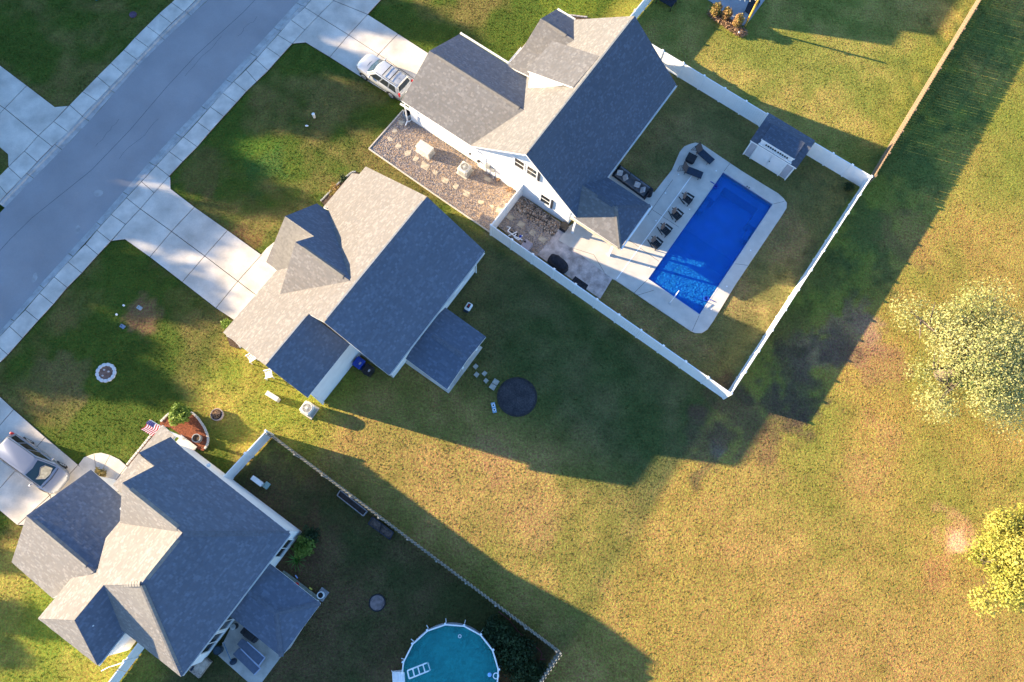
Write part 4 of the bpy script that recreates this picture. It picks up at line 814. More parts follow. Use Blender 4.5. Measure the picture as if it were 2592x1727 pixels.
# ---------------------------------------------------------------- shed on the fence line
sd = thing('shed', 'small white shed with double doors and window strip, built into the white fence', 'shed', W(38.3, -1.5, 0))
print('ridge', UV(1944, 300, 3.0), UV(2040, 363, 3.0), 'front', UV(1901, 355, 2.15), UV(2014, 427, 2.15), 'dorm', UV(1934, 351, 3), UV(2010, 401, 3), UV(1924, 359, 2.7), UV(2003, 410, 2.7))
wall_box(sd, 37.12, 39.5, -3.45, .52, 2.1, siding)
roof_face(sd, [(36.95, .6, 2.15), (38.45, .6, 3.1), (38.45, -3.55, 3.1), (36.95, -3.55, 2.15)], shin0); roof_face(sd, [(39.75, .6, 2.4), (38.45, .6, 3.1), (38.45, -3.55, 3.1), (39.75, -3.55, 2.4)], shin0)
wall_poly(sd, [(37.15, .5, 2.05), (38.45, .5, 3.0), (39.5, .5, 2.1)], siding, (0, -.08)); wall_poly(sd, [(37.15, -3.43, 2.05), (38.45, -3.43, 3.0), (39.5, -3.43, 2.1)], siding, (0, .08))
roof_face(sd, [(36.9, -.1, 3.02), (38.5, -.1, 3.16), (38.5, -2.95, 3.16), (36.9, -2.95, 3.02)], shin0, lift=.02)
wall_poly(sd, [(37.1, -.12, 2.2), (37.1, -.12, 3.0), (38.3, -.12, 3.05)], siding, (0, -.06)); wall_poly(sd, [(37.1, -2.93, 2.2), (37.1, -2.93, 3.0), (38.3, -2.93, 3.05)], siding, (0, .06))
wall_poly(sd, [(37.0, -.12, 2.35), (37.0, -2.93, 2.35), (37.0, -2.93, 3.0), (37.0, -.12, 3.0)], wallgrey, (.06, 0), 'window_strip')
fr = MB()
for a, b, c, d in ((-.06, -3.0, 2.28, 2.4), (-.06, -3.0, 2.9, 3.0), (-.5, -2.55, 2.5, 2.56), (-.5, -2.55, 2.80, 2.86)):
    q0 = W(36.94, a); q1 = W(36.94, b); strip(fr, q0, q1, .08, c, d)
fr.build('frame', trim, sd, sd.location)
for k in range(10):
    vv = -.62 - k * .2 - (0.06 if k > 4 else 0); g_ = MB(); g_.box(W(36.94, vv, 2.68), (.05, .12, .22), A0); g_.build('pane', glass, sd, sd.location)
for v0, v1, nm in ((-.15, .5, 'side_panel'), (-3.43, -2.75, 'side_panel')):
    g_ = MB(); g_.box(W(37.08, (v0 + v1) / 2, 1.08), (.05, v1 - v0 - .16, 1.85), A0); g_.build(nm, mat('lilac grey panel', (.40, .39, .42), .6, .05, 3), sd, sd.location)
for v0, v1 in ((-.2, -1.46), (-1.48, -2.72)):
    g_ = MB(); g_.box(W(37.06, (v0 + v1) / 2, 1.05), (.07, abs(v1 - v0) - .01, 1.9), A0); dr = g_.build('door', wallgrey if False else mat('door panel', (.72, .72, .72), .5, .03, 2), sd, sd.location)
    if v0 < -1: 
        hd = MB(); hd.box(W(37.0, -1.56, 1.05), (.06, .06, .1), A0); hd.build('handle', black, dr, sd.location)
tr_ = MB()
for vv in (.48, -.16, -2.75, -3.42): tr_.box(W(37.05, vv, 1.07), (.09, .08, 2.1), A0)
strip(tr_, W(37.05, .5), W(37.05, -3.45), .1, 2.02, 2.12); tr_.build('trim_board', trim, sd, sd.location)
# ---------------------------------------------------------------- fences
def vinyl_fence(name, label, a, b, n, h=1.73, first=True, last=True, gate=(), skip=()):
    A, B = W(*a), W(*b); f = thing(name, label, 'fence', A); d = (B - A) / n; L = d.length; rz = math.atan2(d.y, d.x)
    pm = None; qm = None
    for k in range(n + 1):
        if (k == 0 and not first) or (k == n and not last): continue
        p = d * k
        if pm is None:
            m = MB(); m.box((0, 0, (h + .06) / 2 - .05), (.13, .13, h + .16)); pm = m.build('post', vinyl, f); m = MB(); m.box((0, 0, h + .07), (.17, .17, .04)); i = len(m.v)
            m.v += [(-.085, -.085, h + .09), (.085, -.085, h + .09), (.085, .085, h + .09), (-.085, .085, h + .09), (0, 0, h + .16)]
            for t in ((0, 1, 4), (1, 2, 4), (2, 3, 4), (3, 0, 4)): m.f.append(tuple(i + x for x in t)); m.m.append(0); m.r.append(.5)
            cm = m.build('post_cap', vinyl, pm); o = pm
        else: o = copy_tree(pm, f)
        o.location = p; o.rotation_euler = (0, 0, rz)
    for k in range(n):
        if k in skip: continue
        if qm is None:
            m = MB(); w0 = L - .14; nb = 10; bw = w0 / nb
            for j in range(nb): m.box((-w0 / 2 + bw * (j + .5), (.002 if j % 2 else -.002), h / 2), (bw - .004, .03, h - .12))
            for z in (.09, h - .03): m.box((0, 0, z), (w0 + .01, .065, .12))
            qm = m.build('panel', vinyl, f); o = qm
        else: o = qm.copy(); C.objects.link(o); o.parent = f
        o.location = d * (k + .5); o.rotation_euler = (0, 0, rz)
    return f
f1 = vinyl_fence('vinyl_fence', 'long white vinyl fence along the lawn between the middle house and the pool yard', (19.32, 12.92), (18.72, -8.4), 11)
f2 = vinyl_fence('vinyl_fence', 'white vinyl fence at the back of the pool yard facing the golden field', (18.72, -8.4), (40.15, -8.75), 11, first=False)
f3 = vinyl_fence('vinyl_fence', 'white vinyl fence between the tall house roof and the shed, partly in full sun', (40.12, 14.5), (40.1, .66), 7)
f3b = vinyl_fence('vinyl_fence', 'short white vinyl fence from the shed to the far corner of the pool yard', (40.1, -3.6), (40.15, -8.75), 3, first=False, last=False)
f4 = vinyl_fence('vinyl_fence', 'white vinyl fence crossing the lawn at the top edge above the tall house', (40.12, 14.5), (53.8, 14.2), 7, first=False)
f5 = vinyl_fence('vinyl_fence', 'short white vinyl gate fence between the river rocks and the pea gravel', (19.32, 12.92), (23.4, 12.92), 2, first=False)
f6 = vinyl_fence('vinyl_fence', 'white vinyl fence joining the lower left house to the picket fence', (-6.08, 16.8), (-2.15, 16.5), 2)
f7 = vinyl_fence('vinyl_fence', 'white vinyl fence at the bottom left beside the hip roofed house', (-16.3, 14.35), (-26.0, 14.1), 5, first=False)
def picket_fence(label, a, b, m, h=1.75, spacing=.138, posts=2.4, sides=(1, -1), ofs=.022):
    A, B = W(*a), W(*b); f = thing('picket_fence', label, 'fence', A); D = B - A; L = D.length; d = D.normalized(); rz = math.atan2(d.y, d.x); nrm = Vector((-d.y, d.x, 0))
    q = MB(); q.box((0, 0, h / 2 - .03), (.135, .018, h - .1)); i = len(q.v)
    q.v += [(-.0675, -.009, h - .08), (.0675, -.009, h - .08), (.0675, .009, h - .08), (-.0675, .009, h - .08), (-.03, -.009, h), (.03, -.009, h), (.03, .009, h), (-.03, .009, h)]
    for t in ((0, 1, 5, 4), (1, 2, 6, 5), (2, 3, 7, 6), (3, 0, 4, 7), (4, 5, 6, 7)): q.f.append(tuple(i + x for x in t)); q.m.append(0); q.r.append(.5)
    pk = None; n = int(L / spacing)
    for k in range(n):
        sg = sides[k % 2]
        if pk is None: pk = q.build('picket', m, f); o = pk
        else: o = pk.copy(); C.objects.link(o); o.parent = f
        o.location = d * (spacing * (k + .5)) + nrm * (ofs * sg) + Vector((0, 0, random.uniform(-.015, .015))); o.rotation_euler = (0, random.uniform(-.012, .012), rz + random.uniform(-.03, .03)); 
    for z in (.3, .95, h - .3):
        r_ = MB(); strip(r_, (0, 0), D, .06, z - .045, z + .045); r_.build('rail', m, f)
    k = 0; pm = None
    while k * posts <= L:
        if pm is None: s = MB(); s.box((0, 0, (h + .02) / 2), (.1, .1, h + .02)); pm = s.build('post', m, f); o = pm
        else: o = pm.copy(); C.objects.link(o); o.parent = f
        o.location = d * min(k * posts, L) - nrm * .08; o.rotation_euler = (0, 0, rz); k += 1
    return f
picket_fence('sunlit tan wooden picket fence running to the top right corner', (40.5, -8.95), (74.3, -8.6), wood)
picket_fence('long weathered wooden picket fence behind the lower left house yard', (-2.2, 16.35), (-2.38, -8.0), woodgrey, ofs=.055)
picket_fence('wooden picket fence at the bottom edge behind the round pool', (-2.38, -8.0), (-10.5, -7.6), woodgrey, ofs=.055)
# ================================================================ vehicles
def loft(sections, prof):
    mb = MB(); n = len(prof(*sections[0]))
    for s in sections:
        mb.v += prof(*s)
    for j in range(len(sections) - 1):
        for k in range(n):
            mb.f.append((j * n + k, j * n + (k + 1) % n, (j + 1) * n + (k + 1) % n, (j + 1) * n + k)); mb.m.append(0); mb.r.append(.5)
    mb.f.append(tuple(range(n))[::-1]); mb.m.append(0); mb.r.append(.5); mb.f.append(tuple(range((len(sections) - 1) * n, len(sections) * n))); mb.m.append(0); mb.r.append(.5)
    return mb
def body_prof(x, w, zt, zb):
    h = [(0, zt + .035), (w * .45, zt + .03), (w * .8, zt + .01), (w * .95, zt - .05), (w, zt - .16), (w * 1.005, (zt + zb) / 2), (w * .97, zb + .08), (w * .9, zb)]
    return [(x, y, z) for y, z in h] + [(x, -y, z) for y, z in h[::-1][:-1]]
def recalc(o):
    b = bmesh.new(); b.from_mesh(o.data); bmesh.ops.recalc_face_normals(b, faces=b.faces); b.to_mesh(o.data); b.free(); return o
def shade_auto(o, ang=35):
    o.data.polygons.foreach_set('use_smooth', [True] * len(o.data.polygons)); o.data.set_sharp_from_angle(angle=rad(ang)); return o
def car(label, cat, loc, rz, paint, body, cab, wheels, rails=False):
    t = thing('parked_car', label, cat, loc, rz)
    bo = loft(body, body_prof).build('body', paint, t); recalc(bo); shade_auto(bo, 40)
    xr0, xf0, xr1, xf1, w0, w1, z0, z1 = cab
    def cp(s, tt, side):   # point on the cabin faces, tt height 0..1
        return None
    lv = []
    for k in range(5):
        q = k / 4; c = q ** .9; xr = xr0 + (xr1 - xr0) * c; xf = xf0 + (xf1 - xf0) * c; ww = w0 + (w1 - w0) * (q ** 1.3); z = z0 + (z1 - z0) * q
        if k == 4: z = z1
        lv.append([(xr, -ww * .9, z), (xr - .05 * (1 - q), 0, z), (xr, ww * .9, z), (xr + .15, ww, z), (xf - .25, ww, z), (xf, ww * .86, z), (xf + .10, 0, z), (xf, -ww * .86, z), (xf - .25, -ww, z), (xr + .15, -ww, z)])
    mb = MB()
    for L_ in lv: mb.v += L_
    n = 10
    for j in range(4):
        for k in range(n): mb.f.append((j * n + k, j * n + (k + 1) % n, (j + 1) * n + (k + 1) % n, (j + 1) * n + k)); mb.m.append(0); mb.r.append(.5)
    i = len(mb.v); xr, xf = xr1, xf1; top = [(xr + .12, -w1 * .78, z1 + .045), (xr + .10, 0, z1 + .07), (xr + .12, w1 * .78, z1 + .045), (xr + .3, w1 * .84, z1 + .05), (xf - .3, w1 * .84, z1 + .05), (xf - .14, w1 * .7, z1 + .045), (xf - .05, 0, z1 + .065), (xf - .14, -w1 * .7, z1 + .045), (xf - .3, -w1 * .84, z1 + .05), (xr + .3, -w1 * .84, z1 + .05)]
    mb.v += top
    for k in range(n): mb.f.append((4 * n + k, 4 * n + (k + 1) % n, i + (k + 1) % n, i + k)); mb.m.append(0); mb.r.append(.5)
    mb.f.append(tuple(range(i, i + n))); mb.m.append(0); mb.r.append(.5)
    cb = mb.build('cabin', paint, t); recalc(cb); shade_auto(cb, 50)
    def at(q, frac_x, side):  # side window corner
        c = q ** .9; ww = w0 + (w1 - w0) * (q ** 1.3); xr = xr0 + (xr1 - xr0) * c + .15; xf = xf0 + (xf1 - xf0) * c - .25
        return (xr + (xf - xr) * frac_x, side * (ww + .012), z0 + (z1 - z0) * q)
    for side in (1, -1):
        for a, b in ((.03, .30), (.33, .62), (.65, .97)):
            g = MB(); f = [at(.12, a + .01, side), at(.12, b, side), at(.5, b - .0, side), at(.9, b - (.02 if b < .9 else .03), side), at(.9, a + .02, side), at(.5, a + .01, side)]
            g.poly(f if side < 0 else f[::-1]); g.build('side_window', glass, t)
    for nm, xa, xb, d, rng in (('windshield', xf0, xf1, 1, (.02, .96)), ('rear_window', xr0, xr1, -1, (.3, .9))):
        g = MB(); pts = []
        for q in (rng[0], .35 if d > 0 else .5, .68 if d > 0 else .7, rng[1]):
            c = q ** .9; x = xa + (xb - xa) * c; ww = (w0 + (w1 - w0) * (q ** 1.3)) * (.84 if d > 0 else .80); z = z0 + (z1 - z0) * q + .012
            pts.append([(x + d * .02, -ww, z), (x + d * (.115 if d > 0 else .06 * (1 - q) + .02), 0, z), (x + d * .02, ww, z)])
        for r0_, r1_ in zip(pts, pts[1:]):
            for k in range(2):
                f = [r0_[k], r0_[k + 1], r1_[k + 1], r1_[k]]; g.poly(f if d > 0 else f[::-1])
        wg = g.build(nm, mat('windshield glass', (0.012, 0.03, 0.05), 0.12, 0.0, 1, spec=.5) if d > 0 else glass, t)
    for x, y in wheels:
        s = 1 if y > 0 else -1; m = MB(); r_ = .36
        m.tube((x, y - s * .12, r_), (x, y + s * .10, r_), r_, r_, 22); wo = m.build('wheel', rubber, t)
        m = MB(); m.tube((x, y + s * .10, r_), (x, y + s * .112, r_), .235, .22, 20); rim = m.build('rim', chrome if False else mat('alloy rim', (.55, .56, .58), .35, .02, 2, metal=.6), wo)
        m = MB()
        for k in range(5):
            a = k * 1.2566; m.box((x + .12 * math.cos(a), y + s * .115, r_ + .12 * math.sin(a)), (.10, .012, .05), 0, 0, ('Y', -a))
        m.build('spoke_gap', black, wo)
        m = MB(); m.ring((0, 0), r_ + .07, r_ + .005, 0, .02, 20, a0=0, a1=math.pi)
        m.v = [(x + p[0], y + s * (.112 - p[2]), r_ + p[1]) for p in m.v]; recalc(m.build('wheel_arch', black, t))
    for s in (1, -1):
        m = MB(); m.blob((xf0 - .55, s * (w0 + .17), z0 + .12), (.09, .13, .08), 10, 6); shade_auto(m.build('mirror', paint, t))
    for s in (1, -1):
        m = MB(); m.path([(xr1 + .15, s * w1 * .93, z1 + .035), ((xr1 + xf1) / 2, s * w1 * .97, z1 + .04), (xf1 - .2, s * w1 * .95, z1 + .03), (xf0 - .1, s * w0 * .93, z0 + .03)], .016, 5); m.build('roof_seam', black, t)
        for fx in (.315, .635):
            a_, b_ = at(.0, fx, s), at(.95, fx, s); m = MB(); m.tube((a_[0], a_[1] + s * .02, .45), a_, .010, n=4); m.tube(a_, b_, .010, n=4); m.build('door_gap', black, t)
    m = MB(); hb_ = body[5]; m.path([(xf0 + .16, -w0 * .86, z0 + .03), (xf0 + .26, 0, z0 + .07), (xf0 + .16, w0 * .86, z0 + .03)], .02, 5); m.build('wiper_cowl', black, t)
    L0, L1 = body[0][0], body[-1][0]; hb = body[-2]
    for s in (1, -1):
        m = MB(); m.box((hb[0] - .10, s * hb[1] * .80, hb[2] - .10), (.32, .22, .12), -s * .55); m.build('headlight', mat('headlight lens', (.55, .57, .6), .1, 0, 1), t, bevel=.03)
        m = MB(); m.box((body[1][0] + .02, s * body[1][1] * .93, body[1][2] + .02), (.12, .16, .34), s * .3); m.build('taillight', redp, t, bevel=.03)
    m = MB()
    for k in range(3): m.box((hb[0] + .06, 0, hb[2] - .22 - .07 * k), (.06, hb[1] * 1.1, .025))
    m.build('grille', chrome, t)
    m = MB(); m.box((hb[0] + .075, 0, hb[3] + .14), (.03, .5, .12)); m.box((body[0][0] - .01, 0, .75), (.03, .5, .12)); 
    m = MB(); m.box((body[0][0] - .012, 0, .8), (.02, .45, .14)); m.build('number_plate', trim, t)
    for s in (1, -1):
        for xx in ((wheels[0][0] + wheels[1][0]) / 2 - .1, (wheels[0][0] + wheels[1][0]) / 2 + .95):
            m = MB(); m.box((xx, s * (body[3][1] + .012), z0 - .18), (.18, .025, .035)); m.build('door_handle', paint, t)
    if rails:
        for s in (1, -1):
            m = MB(); m.path([(xr1 + .25, s * w1 * .86, z1 + .09), (xf1 - 1.0, s * w1 * .86, z1 + .11)], .022); m.build('roof_rail', steel, t)
        for x in (xr1 + .85, xr1 + 1.55):
            m = MB(); m.box((x, 0, z1 + .13), (.06, w1 * 1.74, .03)); m.build('roof_bar', black, t)
        m = MB(); m.tube((xr1 + .35, 0, z1 + .06), (xr1 + .28, 0, z1 + .2), .02, .01); m.build('antenna', black, t)
    return t
pA, pB = PX(926, 203), PX(993, 249); c = (pA + pB) / 2 + W(.86, 0); 
suv = car('silver SUV with roof bars parked in front of the tall white house garage', 'car', (c.x, c.y, ZW), A0 + rad(90) - rad(1.5), silverw,
    [(-2.36, .70, .92, .5), (-2.27, .88, 1.05, .38), (-1.5, .93, 1.07, .33), (0, .94, 1.05, .3), (1.0, .935, 1.04, .3), (1.25, .92, 1.07, .3), (1.9, .89, 1.02, .32), (2.25, .80, .92, .36), (2.40, .55, .78, .42)],
    (-2.22, 1.2, -2.0, .42, .86, .68, 1.02, 1.68), [(1.42, .84), (-1.38, .84), (1.42, -.84), (-1.38, -.84)], rails=True)
pA, pB = PX(161, 1182), PX(89, 1118); c = (pA + pB) / 2 - W(.93, 0)
van = car('silver minivan with a tan sunshade in its windscreen on the lower left driveway', 'minivan', (c.x, c.y, ZW), A0 - rad(90) + rad(2), silver,
    [(-2.5, .72, .9, .45), (-2.42, .92, 1.02, .35), (-1.6, .985, 1.04, .28), (0, .99, 1.02, .26), (1.2, .985, 1.0, .26), (1.5, .96, 1.03, .28), (2.05, .90, .95, .3), (2.40, .80, .82, .34), (2.58, .52, .68, .4)],
    (-2.42, 1.62, -2.15, .55, .90, .68, 1.0, 1.66), [(1.5, .89), (-1.5, .89), (1.5, -.89), (-1.5, -.89)])
def ws(px_, q_):  # point just above the windscreen
    c = q_ ** .9; x = 1.62 + (.55 - 1.62) * c; z = 1.0 + .66 * q_
    return (x + .13 - .11 * abs(px_) ** 2, px_ * .62 * .84 * 1.0 / .84, z + .03)
m = MB(); m.poly([ws(.95, .12), ws(.3, .08), ws(-.35, .12), ws(-.75, .4), ws(-.3, .42), ws(.45, .62), ws(.85, .45)]); ss = m.build('sunshade', mat('folded sunshade', (.42, .38, .28), .6, .2, 6), van)
m = MB(); m.path([ws(.95, .12), ws(.3, .10), ws(-.35, .14), ws(-.8, .42), ws(-.3, .46), ws(.45, .66), ws(.9, .48)], .012, 5); m.build('sunshade_edge', palefab, ss)
# ================================================================ pool yard furniture
def lounger(label, p, q, grp):
    """p head end, q foot end"""
    d = (q - p); L = d.length; t = thing('sun_lounger', label, 'lounge chair', (p.x, p.y, ZD), math.atan2(d.y, d.x)); t['group'] = grp
    for s in (1, -1):
        m = MB(); m.tube((.45, s * .31, .32), (L - .05, s * .31, .32), .022, n=6); m.build('side_rail', black, t)
    for x in (.55, L - .25):
        for s in (1, -1): m = MB(); m.tube((x, s * .31, 0), (x, s * .31, .32), .02, n=6); m.build('leg', black, t)
    m = MB(); n = 7
    for k in range(n): m.box((.62 + (L - .67) * (k + .5) / n, 0, .335 - .012 * math.sin(k / n * 3.14)), ((L - .67) / n + .002, .6, .02))
    m.build('seat', navy, t)
    m = MB(); m.box((.42, 0, .55), (.62, .6, .025), 0, 0, ('Y', .75)); m.build('backrest', brownfab, t)
    m = MB()
    for s in (1, -1): m.tube((.62, s * .31, .34), (.18, s * .31, .80), .02, n=6); m.tube((0.0, s * .25, .02), (.42, s * .28, .5), .016, n=6)
    for x in (-.02, .13, .28): m.tube((x, -.27, .05 + x * 1.1), (x, .27, .05 + x * 1.1), .014, n=6)
    m.tube((.18, -.31, .80), (.18, .31, .80), .02, n=6); m.build('back_frame', black, t)
    return t
def pq(x, y, z=.3): v = PX(x, y, z); return Vector((v.x, v.y, 0))
lounger('dark sun lounger with brown backrest at the rounded corner of the pool deck', pq(1757, 372), pq(1803, 413), 'sun loungers at the head of the pool')
lounger('dark sun lounger with brown backrest nearer the patio chairs, left of its pair', pq(1720, 424), pq(1778, 447), 'sun loungers at the head of the pool')
c = PX(1749, 402, .35); t = thing('ottoman', 'round cornered black ottoman between the two sun loungers', 'ottoman', (c.x, c.y, ZD), A0 + .1)
m = MB(); m.box((0, 0, .2), (.72, .72, .38)); m.build('base', blackfab, t, bevel=.14); m = MB(); m.box((0, 0, .41), (.76, .76, .06)); m.build('lid', black, t, bevel=.12)
# folding resin garden chairs
def adirondack(label, p, rz):
    t = thing('garden_chair', label, 'garden chair', (p.x, p.y, ZD), rz); t['group'] = 'brown and black garden chairs facing the pool'
    for k in range(5):
        m = MB(); m.box((.02 + .115 * k, 0, .36 - .02 * k + (.02 if k > 2 else 0)), (.112, .56, .02)); m.build('seat_slat', black, t)
    for k in range(5):
        m = MB(); y = -.2 + .1 * k; m.box((-.16, y, .62 - abs(y) * .15), (.02, .09, .62 - abs(y) * .5), 0, 0, ('Y', -.38)); m.build('back_slat', mat('brown resin', (.16, .12, .10), .6, .1, 5), t)
    for s in (1, -1):
        m = MB(); m.box((.18, s * .34, .56), (.66, .16, .03), s * .06); m.build('armrest', black, t, bevel=.01)
        m = MB(); m.box((.46, s * .31, .28), (.06, .05, .56)); m.build('leg', black, t)
        m = MB(); m.box((-.15, s * .28, .2), (.75, .04, .09), s * .18, 0, ('Y', .3)); m.build('leg', black, t)
    return t
PCX = [((1735, 503), 'garden chair with brown back facing the pool, nearest the loungers'), ((1708, 542), 'garden chair with brown back facing the pool, second from the loungers'), ((1680, 581), 'garden chair with brown back facing the pool, third from the loungers'), ((1656, 614), 'garden chair with brown back facing the pool, nearest the sunlit patio')]
gc = None
for i, ((x, y), lb) in enumerate(PCX):
    p = PX(x, y, .35); p = Vector((p.x, p.y, 0)); rz = math.atan2((W(0, -1)).y, (W(0, -1)).x) + [-.05, -.22, -.15, -.2][i]
    if gc is None: gc = adirondack(lb, p, rz)
    else: copy_tree(gc, None, (p.x, p.y, ZD), rz, lb)
# outdoor sofa
pa_, pb_ = PX(1562, 436, .35), PX(1636, 490, .35); d = pb_ - pa_; L = d.length + .25; t = thing('sofa', 'long charcoal outdoor sofa with grey seat cushions under the eave of the tall house', 'sofa', (pa_.x, pa_.y, .08), math.atan2(d.y, d.x))
m = MB(); m.box((L / 2 - .1, 0, .14), (L, .78, .26)); m.build('base', blackfab, t, bevel=.03)
m = MB(); m.box((L / 2 - .1, .42, .34), (L + .1, .12, .66)); m.build('back_frame', blackfab, t, bevel=.03)
for x in (-.12, L - .1): m = MB(); m.box((x, 0, .28), (.1, .85, .54)); m.build('arm', blackfab, t, bevel=.03)
for k in range(3):
    w_ = (L - .2) / 3; m = MB(); m.box((-.02 + w_ * (k + .5), -.06, .34), (w_ - .03, .62, .15)); m.build('seat_cushion', greyfab, t, bevel=.04)
    m = MB(); m.box((-.02 + w_ * (k + .5), .28, .56), (w_ - .04, .17, .42), 0, 0, ('X', -.15)); m.build('back_cushion', greyfab, t, bevel=.05)
pw = MB(); pw.box((0, 0, 0), (.46, .14, .44)); prev = None
for i, (x, y, a, lb) in enumerate([(1569, 438, .5, 'pale throw pillow at the house end of the outdoor sofa'), (1583, 450, -.7, 'pale throw pillow second from the house end of the sofa'), (1613, 468, .3, 'pale throw pillow third from the house end of the sofa'), (1627, 481, -1.1, 'pale throw pillow at the far end of the outdoor sofa')]):
    p = PX(x, y, .72)
    if prev is None:
        prev = pw.build('throw_pillow', palefab, None, bevel=.055); o = prev; o['category'] = 'pillow'; o['group'] = 'throw pillows on the outdoor sofa'
    else: o = prev.copy(); C.objects.link(o)
    o.location = (p.x, p.y, .74); o.rotation_euler = (rad(-42), 0, math.atan2(d.y, d.x) + a); o['label'] = lb
p = PX(1645, 489, .4); m = MB(); m.tube((p.x, p.y, .06), (p.x, p.y, .95), .24, .16, 12); m.blob((p.x, p.y, .95), (.17, .17, .1), 12, 6); m.build('covered_heater', blackfab, None, label='black covered tapering object standing at the far end of the sofa', cat='cover')
# table and things in the corner by the wall, grill under cover, mat
def cover_blob(name, label, cat, px, z, dims, rz, m_=blackfab):
    p = PX(px[0], px[1], z); mb = MB(); n = 18; H = dims[2]
    prof = [(1.06, 0), (1.03, .25), (1.0, .6), (.95, .85), (.82, .97), (.45, 1.03), (0.02, 1.04)]
    for q, h in prof:
        for k in range(n):
            t = 2 * math.pi * k / n; e = 2 / 3.2; cx, sy = math.cos(t), math.sin(t); jr = 1 + .05 * math.sin(3 * t + h * 2) + random.uniform(-.015, .015)
            mb.v.append((p.x + 0, p.y, 0)) if False else mb.v.append((math.copysign(abs(cx) ** e, cx) * dims[0] * q * jr, math.copysign(abs(sy) ** e, sy) * dims[1] * q * jr * (1.15 if cx > -.3 else .9), .07 + h * H))
    for j in range(len(prof) - 1):
        for k in range(n): mb.f.append((j * n + k, j * n + (k + 1) % n, (j + 1) * n + (k + 1) % n, (j + 1) * n + k)); mb.m.append(0); mb.r.append(.5)
    mb.f.append(tuple(range((len(prof) - 1) * n, len(prof) * n))); mb.m.append(0); mb.r.append(.5)
    o = mb.build(name, m_, None, None, label=label, cat=cat); o.location = (p.x, p.y, 0); o.rotation_euler = (0, 0, rz); shade_auto(o, 60); return o
cover_blob('covered_grill', 'barbecue under a fitted black cover on the stamped patio by the fence', 'grill', (1413, 662), .9, (.84, .36, 1.0), A0 - rad(90) - .05)
m = MB(); q = G2([(1456, 700), (1489, 723), (1480, 738), (1446, 712)]); m.prism(q, .06, .085); m.build('floor_mat', blackfab, None, label='black rectangular mat on the stamped patio against the fence', cat='mat')
p = PX(1427, 580); m = MB(); m.box((p.x, p.y, .3), (.55, .5, .5), A0); m.box((p.x, p.y, .58), (.6, .55, .06), A0); m.build('storage_bin', black, None, label='small black storage box at the foot of the white gable wall corner', cat='box')
# pool accessories
for (x, y, x2, y2, lb) in ((1811, 471, 1803, 463, 'bright blue round floating skimmer hooked over the upper left pool edge'), (1788, 756, 1802, 761, 'bright blue round floating skimmer at the lower right pool edge')):
    p = PX(x, y, 0); q = PX(x2, y2, .1); m = MB(); t = thing('pool_skimmer', lb, 'skimmer', (p.x, p.y, -.05), 0, 'blue skimmers hooked on the pool edge')
    m.ring((0, 0), .22, .13, -.06, .08, 20); m.build('collar', bluep, t); m = MB(); m.tube((0, 0, -.1), (0, 0, .03), .14, .12, 14); m.build('basket', mat('deep blue plastic', (.01, .03, .22), .4, .1, 4), t)
    m = MB(); m.path([(0.1, 0, .06), (q.x - p.x, q.y - p.y, .2), ((q.x - p.x) * 1.5, (q.y - p.y) * 1.5, .16)], .03); m.build('arm', bluep, t)
p = PX(1722, 732, .6); q = PX(1695, 768, .1); hr = thing('pool_handrail', 'slim white handrail standing at the lower left pool edge', 'handrail', (q.x, q.y, ZD)); m = MB(); e = (p - q); m.path([(0, 0, 0), (e.x * .2, e.y * .2, .75), (e.x * .75, e.y * .75, .8), (e.x, e.y, -.1)], .03, 8); m.build('rail', chrome if False else vinyl, hr)
m = MB(); m.tube((0, 0, -.02), (0, 0, .03), .07, n=12); m.build('escutcheon', steel, hr)
lp = [(1717, 443), (1684, 490), (1812, 434), (1745, 531), (1899, 635), (1839, 726), (1643, 678), (1800, 784), (1660, 560)]
dl = None
for i, (x, y) in enumerate(lp):
    p = PX(x, y)
    if dl is None: m = MB(); m.tube((0, 0, 0), (0, 0, .012), .055, n=14); dl = m.build('deck_light', vinyl, None); o = dl
    else: o = dl.copy(); C.objects.link(o)
    o.location = (p.x, p.y, ZD); o['label'] = 'small round white cap set flush in the concrete pool deck'; o['category'] = 'deck light'; o['group'] = 'round white caps in the pool deck'
m = MB()
for k in range(2): p = PX(1890 + 5 * k, 474 + 3 * k, 0); m.box((p.x, p.y, ZD + .012), (.13, .09, .02), A0)
m.build('skimmer_lid', black, None, label='small dark skimmer lid on the coping along the top pool edge', cat='lid')
# pump yard: river rocks, slabs, pump set
def scatter_rocks(name, label, poly, n, s0, s1, cols, z=.05, cat='rocks', mt_=rock):
    xs = [p.x for p in poly]; ys = [p.y for p in poly]; mb = MB(); k = 0
    base_ = [(math.cos(a) * .5, math.sin(a) * .5, 0) for a in [i * 1.2566 for i in range(5)]] 
    while k < n:
        x, y = random.uniform(min(xs), max(xs)), random.uniform(min(ys), max(ys))
        if not inpoly(poly, np.array([x]), np.array([y]))[0]: continue
        k += 1; s = random.uniform(s0, s1); rz = random.uniform(0, 6.28); sx = random.uniform(.7, 1.2); i = len(mb.v); h = s * random.uniform(.3, .6)
        for r_, zz in ((1, -.01), (.75, h * .8)):
            for a in range(5):
                aa = a * 1.2566 + random.uniform(-.2, .2); px_, py_ = math.cos(aa) * s * .55 * r_ * sx, math.sin(aa) * s * .55 * r_
                mb.v.append((x + px_ * math.cos(rz) - py_ * math.sin(rz), y + px_ * math.sin(rz) + py_ * math.cos(rz), z + zz))
        col = random.choice(cols)
        for a in range(5): mb.f.append((i + a, i + (a + 1) % 5, i + 5 + (a + 1) % 5, i + 5 + a)); mb.m.append(0); mb.r.append(col)
        mb.f.append(tuple(range(i + 5, i + 10))); mb.m.append(0); mb.r.append(col)
    return mb.build(name, mt_, None, kind='stuff', rnd='c', label=label, cat=cat)
